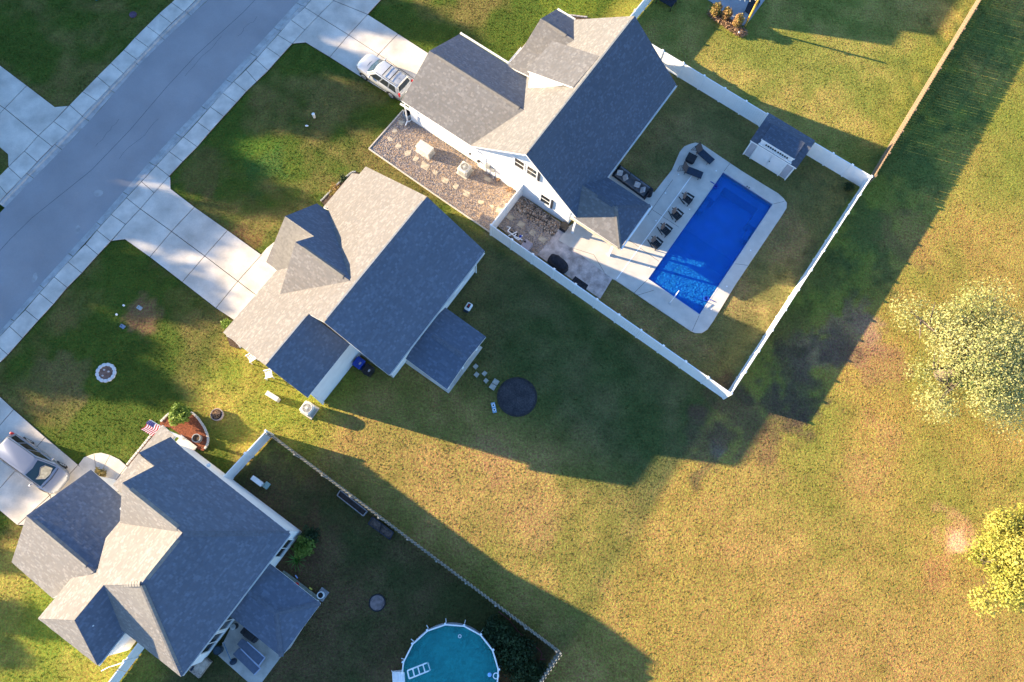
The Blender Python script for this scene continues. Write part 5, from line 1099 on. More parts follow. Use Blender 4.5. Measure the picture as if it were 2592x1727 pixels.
RC = [(1.9, 1.8, 1.7), (1.2, 1.1, 1.0), (.6, .6, .62), (.4, .38, .36), (1.4, 1.0, .7), (.9, .7, .55), (.25, .25, .27)]
PC = [(2.1, 1.75, 1.35), (1.5, 1.3, 1.1), (.9, .85, .85), (.65, .62, .68), (2.0, 1.45, .85), (1.3, 1.0, .75), (.5, .5, .55), (1.7, 1.5, 1.4)]
scatter_rocks('river_rocks', 'bed of mixed river rocks against the shaded foot of the white gable wall', G2([(1322, 498), (1424, 570), (1400, 598), (1298, 528)]), 1500, .08, .17, RC)
scatter_rocks('pebbles', 'multicoloured pebbles spread over the gravel yard beside the tall white house', GP, 16000, .035, .075, PC, cat='pebbles')
scatter_rocks('pebbles', 'brown pebbles filling the fenced pump yard', GP2, 3000, .035, .075, PC, cat='pebbles')
def stone_path(name, label, cat, L, m_, z0=.03, z1=.075, grp=None):
    prev = None
    for (pts, lb) in L:
        P = G2(pts); c = sum(P, Vector((0, 0))) / len(P); mb = MB(); P = [p - c for p in P]
        mb.prism([(p.x, p.y) for p in P], z0, z1 - .01); q = inset(P, .015); mb.prism([(p.x, p.y) for p in q], z1 - .01, z1)
        o = mb.build(name, m_, None, label=lb, cat=cat); o.location = (c.x, c.y, 0)
        if grp: o['group'] = grp
def T2(L, ox, oy, s): return [(ox + a / s, oy + b / s) for a, b in L]
r1 = lambda L: T2(L, 650, 0, 3.563); r5 = lambda L: T2(L, 1010, 230, 5.6); gt = lambda L: T2(L, 1240, 480, 6.031); hb3 = lambda L: T2(L, 650, 860, 3.563)
stone_path('flagstone', '', 'flagstone', [
    (r1([(1285, 1085), (1335, 1095), (1340, 1120), (1305, 1140), (1275, 1115)]), 'tan flagstone nearest the downspout in the gravel yard'),
    (r1([(1245, 1155), (1275, 1185), (1250, 1205), (1215, 1195)]), 'pale flagstone second from the downspout in the gravel'),
    (r1([(1170, 1235), (1210, 1240), (1235, 1275), (1195, 1285)]), 'flagstone closest to the pale gravel edging at the upper end'),
    (r1([(1280, 1285), (1312, 1325), (1270, 1350), (1245, 1325)]), 'triangular flagstone left of the large tan utility box'),
    (r1([(1330, 1365), (1400, 1355), (1385, 1405), (1335, 1420)]), 'pale flagstone beside the corner of the tan utility box'),
    (r1([(1430, 1400), (1468, 1430), (1440, 1465), (1405, 1450)]), 'flagstone just below the tan utility box in the gravel'),
    (r1([(1495, 1450), (1565, 1500), (1535, 1545), (1475, 1510)]), 'square flagstone with a dark stain, left of the air conditioner'),
    (r5([(500, 1110), (555, 1160), (530, 1205), (465, 1165)]), 'flagstone directly left of the air conditioner shadow'),
    (r5([(620, 1215), (720, 1270), (680, 1330), (600, 1290)]), 'broad tan flagstone below the air conditioner'),
    (r5([(800, 1310), (855, 1350), (810, 1415), (755, 1365)]), 'sunlit flagstone following the broad tan one'),
    (r5([(920, 1400), (1020, 1450), (975, 1520), (905, 1480)]), 'bright flagstone midway along the lower gravel'),
    (T2([(1990, 270), (2060, 285), (2035, 315), (2000, 310)], 650, 430, 3.563), 'small bright flagstone third from the gate fence'),
    (T2([(2090, 310), (2145, 330), (2125, 360)], 650, 430, 3.563), 'triangular flagstone second from the gate fence'),
    (T2([(2165, 340), (2225, 350), (2215, 400), (2150, 385)], 650, 430, 3.563), 'bright flagstone right beside the gate fence'),
    (r5([(1225, 1205), (1320, 1255), (1280, 1310), (1195, 1255)]), 'square paver half in the air conditioner shadow by the wall'),
], flag_m, grp='flagstones through the gravel yard')
stone_path('paver', '', 'paver', [
    (gt([(290, 370), (380, 430), (330, 495), (240, 425)]), 'tan square paver nearest the gate in the pump yard'), (gt([(460, 480), (545, 535), (490, 600), (405, 545)]), 'grey square paver second from the gate in the pump yard'),
    (gt([(640, 610), (705, 650), (655, 720), (590, 670)]), 'grey square paver beside the pump pipes'), (gt([(775, 700), (870, 765), (825, 840), (730, 760)]), 'tan square paver nearest the stamped patio')], flag_m, grp='square pavers in the pump yard')
pv = []
for (pts, lb) in [(hb3([(1975, 215), (2000, 240), (1975, 270), (1948, 245)]), 'small stepping stone nearest the rear porch of the middle house'), (hb3([(1980, 288), (2008, 312), (1985, 345), (1955, 318)]), 'lower left stepping stone of the little cluster'),
          (hb3([(2053, 280), (2080, 302), (2055, 332), (2027, 308)]), 'upper right stepping stone of the little cluster'), (hb3([(2065, 345), (2092, 370), (2068, 398), (2043, 372)]), 'stepping stone nearest the pair of square pavers'),
          (hb3([(2145, 348), (2190, 378), (2165, 415), (2120, 388)]), 'upper square paver beside the dark dirt circle'), (hb3([(2118, 392), (2162, 420), (2137, 462), (2092, 430)]), 'lower square paver beside the dark dirt circle')]: pv.append((pts, lb))
stone_path('stepping_stone', '', 'stepping stone', pv, paver_m, .0, .07, 'stepping stones behind the middle house')
# gravel edging boards
m = MB()
for a, b in zip(GRAV[:1] + GRAV[-2:-1] + [], [GRAV[-1], GRAV[-3]]): pass
ed = thing('edging', 'pale timber edging around the pea gravel yard', 'edging', PX(934, 378))
for a, b in (((934, 378), (1100, 493)), ((1100, 493), (1242, 590)), ((934, 378), (1021, 280))):
    A_, B_ = PX(*a), PX(*b); n_ = max(2, int((B_ - A_).length / 2.4))
    for k in range(n_):
        m = MB(); strip(m, A_.lerp(B_, k / n_) + (B_ - A_).normalized() * .01, A_.lerp(B_, (k + 1) / n_), .09, 0, .12); m.build('board', mat('edging timber', (.52, .47, .40), .9, .12, 8), ed, ed.location)
# utility boxes, air conditioners
def ac_unit(label, px, base=.08, s=.88, h=.85, rz=None):
    p = PX(px[0], px[1], h); t = thing('air_conditioner', label, 'air conditioner', (p.x, p.y, .03), A0 if rz is None else rz)
    m = MB(); m.box((0, 0, .03), (s + .14, s + .14, .07)); m.build('pad', concrete, t)
    m = MB(); m.box((0, 0, h / 2 + .03), (s, s, h - .06)); m.build('cabinet', hvac, t, bevel=.10)
    m = MB(); nl = 9
    for k in range(nl):
        z = .12 + (h - .3) * k / (nl - 1)
        for sd_ in range(4):
            a = sd_ * math.pi / 2; m.box((math.cos(a) * (s / 2 + .004), math.sin(a) * (s / 2 + .004), z), (.014, s * .72, .025), a)
    m.build('louvre', steel, t, kind='stuff')
    m = MB(); m.ring((0, 0), s * .42, s * .37, h - .02, h + .045, 28); m.build('fan_shroud', hvac, t)
    m = MB(); m.tube((0, 0, h - .01), (0, 0, h + .008), s * .37, n=28); m.build('fan_well', mat('dark fan well', (.10, .10, .10), .7, .1, 5), t)
    m = MB()
    for k in range(26): a = k * 2 * math.pi / 26; m.tube((.06 * math.cos(a), .06 * math.sin(a), h + .05), (s * .38 * math.cos(a), s * .38 * math.sin(a), h + .035), .007, n=4)
    for r_ in (.12, .2, .28): m.ring((0, 0), r_ * s / .88 + .006, r_ * s / .88 - .006, h + .035, h + .048, 24)
    m.build('grille', hvac, t, kind='stuff'); m = MB(); m.tube((0, 0, h + .04), (0, 0, h + .07), .09, .07, 14); m.build('cap', hvac, t)
    for k in range(4):
        a = k * 1.5708 + .3; m = MB(); m.box((math.cos(a) * .17, math.sin(a) * .17, h + .016), (.22, .12, .012), a, 0, ('X', .3)); m.build('fan_blade', steel, t)
    return t
ac_unit('air conditioner with round fan grille on the sunlit gravel beside the tall white gable wall', (1176, 423), s=.86, h=.8)
ac_unit('air conditioner with round fan grille on the grass at the middle house corner', (777, 1033), s=.84, h=.95, rz=A0 + .05)
p = PX(1075, 372, .8); t = thing('generator', 'large tan utility box with a sloping lid standing in the gravel yard', 'generator', (p.x, p.y, .04), A0 + rad(90))
m = MB(); m.box((0, 0, .34), (1.25, .72, .66)); m.build('cabinet', tanplast, t, bevel=.04); m = MB(); m.box((0, 0, .71), (1.3, .76, .1)); m.build('lid', tanplast, t, bevel=.045)
m = MB()
for k in range(5): m.box((-.63, -.2 + .1 * k, .35), (.02, .05, .4))
m.build('vent_slot', steel, t, kind='stuff'); m = MB(); m.box((0, 0, -.0), (1.4, .9, .06)); m.build('pad', concrete, t)
p = PX(689, 1003, .6); t = thing('utility_pedestal', 'narrow cream utility cabinet standing alone in the sunlit grass', 'utility box', (p.x, p.y, 0), A0 + rad(90) + rad(4)); m = MB(); m.box((0, 0, .32), (.95, .30, .64)); m.build('cabinet', tanplast, t, bevel=.04); m = MB(); m.box((0, 0, .655), (.99, .34, .05)); m.build('lid', hvac, t, bevel=.02)
p = PX(651, 1218, .5); t = thing('utility_pedestal', 'pale utility cabinet in the shade behind the lower left house fence', 'utility box', (p.x, p.y, 0), A0 + rad(90)); m = MB(); m.box((0, 0, .28), (.85, .28, .56)); m.build('cabinet', hvac, t, bevel=.03); m = MB(); m.box((0, 0, .58), (.9, .32, .05)); m.build('lid', trim, t, bevel=.02)
p = PX(675, 1229, .1); m = MB(); m.box((0, 0, .1), (.46, .38, .2)); o = m.build('valve_box', tealbox, None, label='pale teal valve box beside the pale cabinet in the shaded yard', cat='valve box', bevel=.05); o.location = (p.x, p.y, 0); o.rotation_euler = (0, 0, A0)
for (x, y, mm_, lb, sx) in ((354, 780, steel, 'grey valve box lid set in the middle front lawn', .42), (311, 827, mat('slate blue lid', (.14, .20, .28), .6, .1, 4), 'oval slate blue valve lid set in the middle front lawn', .40)):
    p = PX(x, y); m = MB(); m.box((0, 0, .05), (sx, .28, .1)); o = m.build('valve_box', mm_, None, label=lb, cat='valve box', bevel=.06); o.location = (p.x, p.y, 0); o.rotation_euler = (0, 0, A0 + rad(95))
    m = MB(); m.box((.08, 0, .105), (.06, .05, .01)); m.build('lid_hole', black, o)
for (x, y, lb) in ((314, 774, 'small white cleanout cap in the lawn, upper of the two'), (296, 797, 'small white cleanout cap in the lawn, lower of the two')):
    p = PX(x, y); m = MB(); m.tube((0, 0, 0), (0, 0, .1), .075, n=14); m.tube((0, 0, .1), (0, 0, .13), .03, n=4); o = m.build('cleanout_cap', trim, None, label=lb, cat='pipe cap', group='white cleanout caps in the front lawn'); o.location = (p.x, p.y, 0)
p = PX(796, 297); t = thing('water_spigot', 'short white post with a cap in the lawn of the tall white house', 'post', (p.x, p.y, 0)); m = MB(); m.tube((0, 0, 0), (0, 0, .45), .12, .11, 12); m.build('post', tanplast, t); m = MB(); m.tube((0, 0, .45), (0, 0, .52), .13, .08, 12); m.build('cap', trim, t)
p = PX(777, 320); m = MB(); m.blob((0, 0, .04), (.14, .08, .05), 10, 6, jit=.1); o = m.build('crumpled_bag', trim, None, label='small crumpled pale blue bag lying on the lawn below the short post', cat='litter'); o.location = (p.x, p.y, .04)
p = PX(337, 38); m = MB(); m.ring((0, 0), .30, .24, 0, .06, 20); m.tube((0, 0, 0), (0, 0, .045), .24, n=20); o = m.build('manhole_cover', mat('rusty purple iron', (.10, .06, .10), .7, .2, 6), None, label='round dark manhole cover in the top left lawn', cat='manhole'); o.location = (p.x, p.y, 0)
p = PX(246, -4); m = MB(); m.box((0, 0, .2), (.4, .45, .4)); o = m.build('utility_box', mat('dark teal box', (.02, .12, .13), .6, .1, 4), None, label='dark teal utility box at the top edge of the upper left lawn', cat='utility box', bevel=.03); o.location = (p.x, p.y, 0); o.rotation_euler = (0, 0, .6)
# pump set
p = PX(1302, 593, .35); t = thing('pool_pump', 'pool pump and white pipe manifold behind the vinyl fence', 'pump', (p.x, p.y, .05), A0 + rad(90))
m = MB(); m.tube((.35, 0, .22), (-.15, 0, .22), .14, n=14); m.build('motor', black, t); m = MB(); m.tube((-.15, 0, .1), (-.15, 0, .5), .16, .14, 14); m.build('strainer', black, t)
m = MB(); m.path([(-.15, 0, .5), (-.15, .3, .55), (-.6, .3, .55), (-.6, -.2, .55)], .045, 8); m.path([(-.8, .15, .05), (-.8, .15, .6), (-.2, .25, .6), (.5, .2, .6), (.5, -.15, .6), (.8, -.15, .35)], .045, 8); m.path([(-.1, -.2, .5), (.25, .45, .5)], .045, 8); m.build('pipe', vinyl, t)
m = MB(); m.blob((-.55, .0, .62), (.11, .11, .1), 10, 6); m.build('valve', bluep, t)
p = PX(1332, 622, .75); m = MB(); m.box((0, 0, .36), (.85, .72, .72)); t = m.build('pool_heater', mat('mauve grey cabinet', (.34, .29, .31), .6, .08, 3), None, label='boxy mauve grey pool heater beside the pump behind the fence', cat='pool heater', bevel=.03); t.location = (p.x, p.y, .05); t.rotation_euler = (0, 0, A0); m = MB(); m.box((.2, .25, .76), (.14, .14, .06)); m.build('flue', black, t)
tl = MB(); a_ = W(22.6, 11.4, .9); 
tr2 = thing('trellis_frame', 'thin black metal frame standing in the river rocks by the white wall', 'frame', PX(1350, 533)); m = MB()
for a, b in (((1334, 540), (1388, 566)), ((1340, 552), (1356, 522)), ((1376, 578), (1394, 546))):
    A_, B_ = PX(a[0], a[1], .8), PX(b[0], b[1], .8); m.tube(A_, B_, .03, n=6)
for a in ((1340, 552), (1356, 522), (1376, 578), (1394, 546)): A_ = PX(a[0], a[1], .8); m.tube(A_, (A_.x, A_.y, .05), .022, n=6)
m.build('frame', black, tr2, tr2.location)
p = PX(1032, 287, .4); t = thing('hose_reel', 'round grey hose pot at the garage corner of the tall white house', 'hose pot', (p.x, p.y, .05)); m = MB(); m.ring((0, 0), .36, .29, 0, .42, 22); m.build('pot', steel, t); m = MB(); m.ring((0, 0), .28, .2, .15, .34, 22); m.build('hose', rubber, t); m = MB(); m.tube((0, 0, 0), (0, 0, .16), .28, n=20); m.build('base', black, t)
p = PX(1038, 302); m = MB(); q = [(0, 0, .03)]
m.ring((0, 0), .22, .15, .0, .07, 16); m.v = [(a * .75, b * 1.6, c_) for a, b, c_ in m.v]; o = m.build('drain_hose', trim, None, label='looped white drain hose lying at the foot of the downspout', cat='hose'); o.location = (p.x, p.y, .05); o.rotation_euler = (0, 0, -.45)
# ================================================================ around the middle house
def bin_(label, px, m_, lidm, rz):
    p = PX(px[0], px[1], 1.05); t = thing('wheelie_bin', label, 'bin', (p.x, p.y, 0), rz); m = MB(); i = 0
    for z, s in ((.08, .24), (.95, .31)): m.v += [(-s, -s * 1.1, z), (s, -s * 1.1, z), (s, s * 1.1, z), (-s, s * 1.1, z)]
    for k in range(4): m.f.append((k, (k + 1) % 4, 4 + (k + 1) % 4, 4 + k)); m.m.append(0); m.r.append(.5)
    m.build('body', m_, t); m = MB(); m.box((0, 0, .99), (.66, .76, .08)); m.box((.1, 0, 1.04), (.36, .44, .05)); m.build('lid', lidm, t, bevel=.03); m = MB(); m.tube((-.36, -.26, .96), (-.36, .26, .96), .02, n=6); m.build('handle', m_, t)
    m = MB(); m.box((.12, 0, 1.075), (.12, .2, .012)); m.build('sticker', palefab, t)
    for s in (1, -1): m = MB(); m.tube((-.26, s * .27, .12), (-.26, s * .33, .12), .12, n=12); m.build('wheel', rubber, t)
bin_('bright blue wheelie bin between the garage wall and the middle house eave', (908, 918), bluep, bluep, A0 + rad(-90)); bin_('black wheelie bin next to the blue one behind the middle house', (931, 936), black, black, A0 + rad(-90))
def slat_chair(label, px, rz, m_=trim):
    p = PX(px[0], px[1], .45); t = thing('lawn_chair', label, 'lawn chair', (p.x, p.y, 0), rz)
    for k in range(4): m = MB(); m.box((-.15 + .12 * k, 0, .40), (.08, .5, .03)); m.build('seat_slat', m_, t)
    for k in range(4): m = MB(); m.box((-.27, -.18 + .12 * k, .68), (.03, .08, .6), 0, 0, ('Y', -.25)); m.build('back_slat', m_, t)
    for s in (1, -1):
        m = MB(); m.box((0, s * .29, .60), (.6, .07, .03)); m.build('armrest', m_, t)
        for x in (-.24, .26): m = MB(); m.box((x, s * .29, .3), (.05, .05, .6)); m.build('leg', m_, t)
slat_chair('white slatted lawn chair in the sun below the middle house garage eave', (680, 947), rad(195)); slat_chair('white slatted lawn chair half hidden under the middle house garage eave', (637, 905), rad(215))
p = PX(1186, 775, .4); t = thing('ride_on_toy', 'white plastic ride-on toy with a dark seat and red stripe on the grass', 'toy', (p.x, p.y, 0), rad(60)); m = MB(); m.box((0, 0, .22), (.62, .46, .3)); m.build('body', trim, t, bevel=.1); m = MB(); m.box((.02, 0, .40), (.36, .2, .06)); m.build('seat', black, t, bevel=.03); m = MB(); m.box((.04, 0, .44), (.2, .06, .02)); m.build('stripe', redp, t); m = MB(); m.box((-.34, .02, .12), (.2, .4, .2)); m.build('base', navy, t, bevel=.04)
p = PX(1250, 1032, .1); t = thing('hover_toy', 'small blue and white toy lying beside the dark dirt circle', 'toy', (p.x, p.y, .02), rad(-78)); m = MB(); m.box((0, 0, .05), (.78, .3, .08)); m.build('base', mat('pale blue toy plastic', (.25, .38, .5), .4, .1, 4), t, bevel=.04)
for s in (-.17, .17): m = MB(); m.ring((s, 0), .12, .07, .09, .13, 16); m.build('ring', trim, t); m = MB(); m.tube((s, 0, .08), (s, 0, .1), .07, n=12); m.build('hub', shutter, t)
dc = PX(1309, 1005); m = MB(); n_ = 40
pts = [(1.38 * (1 + .04 * math.sin(5 * k)) * math.cos(k * 2 * math.pi / n_), 1.42 * (1 + .04 * math.cos(3 * k)) * math.sin(k * 2 * math.pi / n_)) for k in range(n_)]
m.prism(pts, -.05, .012); o = m.build('dirt_circle', mat('dark bare dirt', (.03, .028, .032), 1, .15, 1.3, .6, 9, col2=(.065, .058, .062), fine=.6), None, kind='structure'); o.location = (dc.x, dc.y, 0)
m = MB(); m.ring((0, 0), 1.46, 1.33, -.02, .03, 40); o2 = m.build('rim', mat('black edging', (.04, .036, .034), 1, .2, 4), o)
# landscaping: tree ring, beds
def stone_ring(parent, pts, s=(.2, .14, .12), m_=edging, name='edging_stone', off=Vector((0, 0, 0)), gap=.01):
    P = [Vector((p[0], p[1], 0)) for p in pts]; out = resample(P, s[0] + gap); pm = None
    for a, b in zip(out, out[1:]):
        if pm is None: m = MB(); m.box((0, 0, s[2] / 2), s); pm = m.build(name, m_, parent, bevel=.025); o = pm
        else: o = pm.copy(); C.objects.link(o); o.parent = parent
        c = (a + b) / 2 - off; d = b - a; o.location = (c.x, c.y, random.uniform(-.01, .01)); o.rotation_euler = (0, random.uniform(-.05, .05), math.atan2(d.y, d.x) + random.uniform(-.08, .08))
p = PX(269, 944); t = thing('tree_ring', 'round flower bed ringed with scalloped pale stones in the middle front lawn', 'flower bed', (p.x, p.y, 0)); pm = None
for k in range(13):
    a = k * 2 * math.pi / 13
    if pm is None: m = MB(); m.tube((0, 0, 0), (0, 0, .1), .16, .15, 12); m.v = [(x * .8, y * 1.15, z) for x, y, z in m.v]; pm = m.build('edging_stone', mat('pale scallop stone', (.6, .6, .6), .85, .08, 5, .3, 20), t); o = pm
    else: o = pm.copy(); C.objects.link(o); o.parent = t
    o.location = (.60 * math.cos(a), .60 * math.sin(a), 0); o.rotation_euler = (0, 0, a)
m = MB(); m.tube((0, 0, 0), (0, 0, .04), .56, n=24); m.build('bed_soil', mat('clay soil', (.22, .13, .10), 1, .2, 4, .6, 20, fine=.3), t)
for a, r_ in ((.4, .2), (2.2, .25), (4.0, .3)): m = MB(); m.blob((r_ * math.cos(a), r_ * math.sin(a), .07), (.09, .07, .05), 8, 5); m.build('stone', palefab, t)
# bed of red mulch at house 3, with bush, planter, flag
BED = [(403, 1078), (408, 1068), (425, 1050), (445, 1040), (470, 1040), (489, 1046), (503, 1060), (518, 1082), (527, 1103), (528, 1120), (521, 1135), (515, 1142), (500, 1137), (450, 1095), (432, 1083)]
t = thing('flower_bed', 'curved bed of red mulch with a stone edge beside the lower left house', 'flower bed', PX(470, 1090)); off_ = Vector(t.location)
m = MB(); m.prism(G2(BED), -.02, .06); m.build('mulch', mulch, t, t.location)
stone_ring(t, [PX(*a) for a in BED[1:12]], off=off_, s=(.21, .15, .13))
t = thing('flower_bed', 'narrow strip of red mulch with a stone edge along the lower left house front', 'flower bed', PX(360, 1130)); off_ = Vector(t.location)
FB = [(322, 1178), (408, 1072), (420, 1082), (335, 1188)]; m = MB(); m.prism(G2(FB), -.02, .05); m.build('mulch', mulch, t, t.location); stone_ring(t, [PX(*FB[0]), PX(*FB[1])], off=off_, s=(.21, .15, .13))
def planter(label, px, z, r_, h, fill, m_=steel, cat='planter'):
    p = PX(px[0], px[1], z); t = thing('planter', label, cat, (p.x, p.y, 0)); m = MB(); m.ring((0, 0), r_, r_ - .05, 0, h, 26); m.build('pot', m_, t); m = MB(); m.tube((0, 0, 0), (0, 0, h - .08), r_ - .05, n=24); m.build('soil', fill, t); return t
planter('round grey planter pot standing in the red mulch bed', (496, 1109), .45, .30, .45, mulchb)
t = planter('round stone planter full of dry plants on the sunlit grass', (548, 1049), .3, .43, .3, mulchb, mat('pale pot stone', (.42, .34, .30), .9, .1, 6))
# porch bed at the middle house
for (L_, lb, mm_) in (([(812, 510), (860, 462), (893, 435), (905, 436), (912, 445), (880, 480), (825, 525)], 'curved planting bed with a grey edge in front of the middle house', mulchb), ([(574, 850), (590, 858), (612, 880), (600, 882), (582, 876)], 'small curved planting bed at the middle house garage corner', mulchb)):
    t = thing('flower_bed', lb, 'flower bed', PX(*L_[0])); m = MB(); m.prism(G2(L_), -.02, .05); m.build('mulch', mm_, t, t.location); stone_ring(t, [PX(*a) for a in L_[:4]], off=Vector(t.location), s=(.3, .12, .1), m_=mat('dark edging stone', (.3, .3, .29), .9, .1, 5))
t = thing('flower_bed', 'curved grey edged bed in front of the tall white house porch', 'flower bed', PX(1330, 100)); L_ = [(1285, 165), (1300, 150), (1330, 115), (1345, 95), (1358, 70), (1400, 40), (1440, 40), (1495, 46), (1480, 60), (1400, 70), (1340, 130)]; m = MB(); m.prism(G2(L_), -.02, .05); m.build('mulch', mulchb, t, t.location); stone_ring(t, [PX(*a) for a in L_[:8]], off=Vector(t.location), s=(.3, .14, .12), m_=mat('mauve edging stone', (.36, .33, .33), .9, .1, 5))
# flag
p = PX(383, 1064, 2.3); q = PX(415, 1084, 1.9); t = thing('flag', 'American flag on a short pole at the lower left house porch', 'flag', (q.x, q.y, 0)); 
a_ = Vector((p.x - q.x, p.y - q.y, 2.5)); b_ = Vector((0, 0, 1.9)); m = MB(); m.tube(b_, a_, .02, n=8); m.build('pole', trim, t); m = MB(); m.blob(a_, (.035,) * 3, 8, 6); m.build('finial', goldwood, t)
fa = a_; fb = b_.lerp(a_, .12); down = W(-1.05, .35).normalized() * .95 + Vector((0, 0, -.55)); red_ = mat('flag red', (.55, .04, .05), .8, .05, 6); wht_ = mat('flag white', (.8, .78, .78), .8, .03, 6); blu_ = mat('flag blue', (.05, .05, .20), .8, .05, 6)
def fp(s, u_2): w_ = .05 * math.sin(u_2 * 7 + s * 2); return fa.lerp(fb, s) + down * u_2 + Vector((0, 0, w_)) + W(0, 1) * w_ * .8
for i in range(13):
    m = MB(); n_ = 10
    s0, s1 = i / 13, (i + 1) / 13
    for k in range(n_):
        u0, u1 = k / n_, (k + 1) / n_
        if i < 7 and u1 <= .41: continue
        m.poly([fp(s0, u0), fp(s1, u0), fp(s1, u1), fp(s0, u1)])
    m.build('stripe', red_ if i % 2 == 0 else wht_, t)
m = MB()
for k in range(4): m.poly([fp(0, k / 10), fp(7 / 13, k / 10), fp(7 / 13, (k + 1) / 10), fp(0, (k + 1) / 10)])
m.build('canton', blu_, t); m = MB()
for i in range(5):
    for j in range(6):
        c_ = fp((i + .5) / 9.3, (j + .5) / 15.5) + Vector((0, 0, .004)); r_ = .017; m.poly([c_ + Vector((math.cos(x) * (r_ if k_ % 2 else r_ * .45), math.sin(x) * (r_ if k_ % 2 else r_ * .45), 0)) for k_, x in enumerate([z_ * math.pi / 5 for z_ in range(10)])])
m.build('stars', wht_, t, kind='stuff')
# ================================================================ back yard of house 3
def bed(label, quad, h, m_, fill, n=None):
    t = thing('raised_bed', label, 'raised bed', PX(*quad[0])); P = [PX(x, y, h).to_2d() for x, y in quad]
    for a, b in zip(P, P[1:] + P[:1]): m = MB(); strip(m, a, b, .06, 0, h); m.build('board', m_, t, t.location)
    m = MB(); m.prism(inset(P, .03), -.02, h - .1); m.build('soil', fill, t, t.location); return t
bed('empty grey raised garden bed against the picket fence', [(861, 1241), (853, 1254), (919, 1306), (929, 1294)], .35, greybed, soil)
tb_ = bed('dark raised garden bed planted in two halves beside the picket fence', [(943, 1309), (932, 1326), (986, 1365), (995, 1348)], .3, mat('dark bed boards', (.05, .05, .07), .8, .2, 6), mat('brown bed soil', (.15, .11, .09), 1, .25, 6, .5, 20, fine=.3))
m = MB(); strip(m, PX(966, 1324, .3), PX(960, 1348, .3), .05, .1, .31); m.build('divider', black, tb_, tb_.location)
dc = PX(955, 1526); m = MB(); pts = [(.50 * (1 + .05 * math.sin(3 * k)) * math.cos(k * .3142), .52 * math.sin(k * .3142)) for k in range(20)]; m.prism(pts, -.02, .05); o = m.build('fire_pit_base', mat('mauve grit', (.24, .18, .17), 1, .2, 4, .5, 25, fine=.25), None, label='round patch of mauve grit in a dark rim in the shaded back yard', cat='fire pit'); o.location = (dc.x, dc.y, 0); m = MB(); m.ring((0, 0), .56, .49, -.02, .09, 28); m.build('rim', black, o)
p = PX(811, 1507, .4); t = thing('spare_pot', 'dark planter with a white ring rim on a small grey pad by the rear porch', 'planter', (p.x, p.y, 0), A0); m = MB(); m.box((.05, -.02, .04), (.72, .62, .08)); m.build('pad', greybed, t); m = MB(); m.ring((0, 0), .23, .18, .08, .42, 22); m.build('pot', trim, t); m = MB(); m.tube((0, 0, .08), (0, 0, .3), .18, n=18); m.build('soil', soil, t)
p = PX(753, 1479); m = MB(); m.blob((0, 0, .1), (.14, .13, .12), 10, 6); m.ring((0, 0), .1, .05, .18, .24, 12); o = m.build('toy_bucket', redp, None, label='small red toy bucket on the strip beside the rear porch roof', cat='toy'); o.location = (p.x, p.y, .1)
p = PX(787, 1490); m = MB(); m.box((0, 0, .05), (.24, .09, .1)); o = m.build('toy_block', yellowp, None, label='small yellow toy lying in the dark soil by the porch strip', cat='toy', bevel=.02); o.location = (p.x, p.y, .02); o.rotation_euler = (0, 0, rad(-35))
p = PX(751, 1460); m = MB(); m.box((0, 0, .05), (.26, .07, .1)); o = m.build('toy_block', mat('pale blue plastic', (.35, .45, .75), .4, .1, 4), None, label='small pale blue toy lying in the dark soil by the plants', cat='toy', bevel=.02); o.location = (p.x, p.y, .02); o.rotation_euler = (0, 0, rad(-50))
m = MB(); strip(m, PX(716, 1448), PX(810, 1520), .28, 0, .12); o = m.build('timber_border', mat('grey green timber', (.24, .25, .20), .9, .15, 6), None, label='grey green timber border strip along the rear porch roof', cat='border')
# patio furniture of house 3 (seen beside the porch roof)
pt3 = lambda x, y, z=0: PX(400 + x / 7.356, 1580 + y / 7.356, z)
p = pt3(1112, 490, .5); m = MB(); m.tube((0, 0, 0), (0, 0, .5), .24, .27, 20); o = m.build('fire_bowl', mat('dark blue steel', (.03, .06, .09), .5, .1, 4), None, label='round dark blue drum at the corner of the rear patio', cat='drum'); o.location = (p.x, p.y, .1); m = MB(); m.ring((0, 0), .28, .25, .48, .52, 22); m.build('rim', black, o)
A_, B_ = pt3(1215, 345, .6), pt3(1370, 700, .3); m = MB(); m.tube((A_.x, A_.y, .6), (B_.x, B_.y, .35), .025, n=8); t = m.build('string_trimmer', mat('blue tool shaft', (.04, .15, .28), .4, .05, 4), None, label='blue shafted garden tool leaning across the rear patio', cat='garden tool'); m = MB(); m.blob((B_.x + .1, B_.y, .28), (.26, .2, .12), 12, 6, rz=.5); m.build('head', navy, t); m = MB(); m.box((A_.x + .08, A_.y + .03, .62), (.3, .06, .04), .5); m.build('handle', palefab, t)
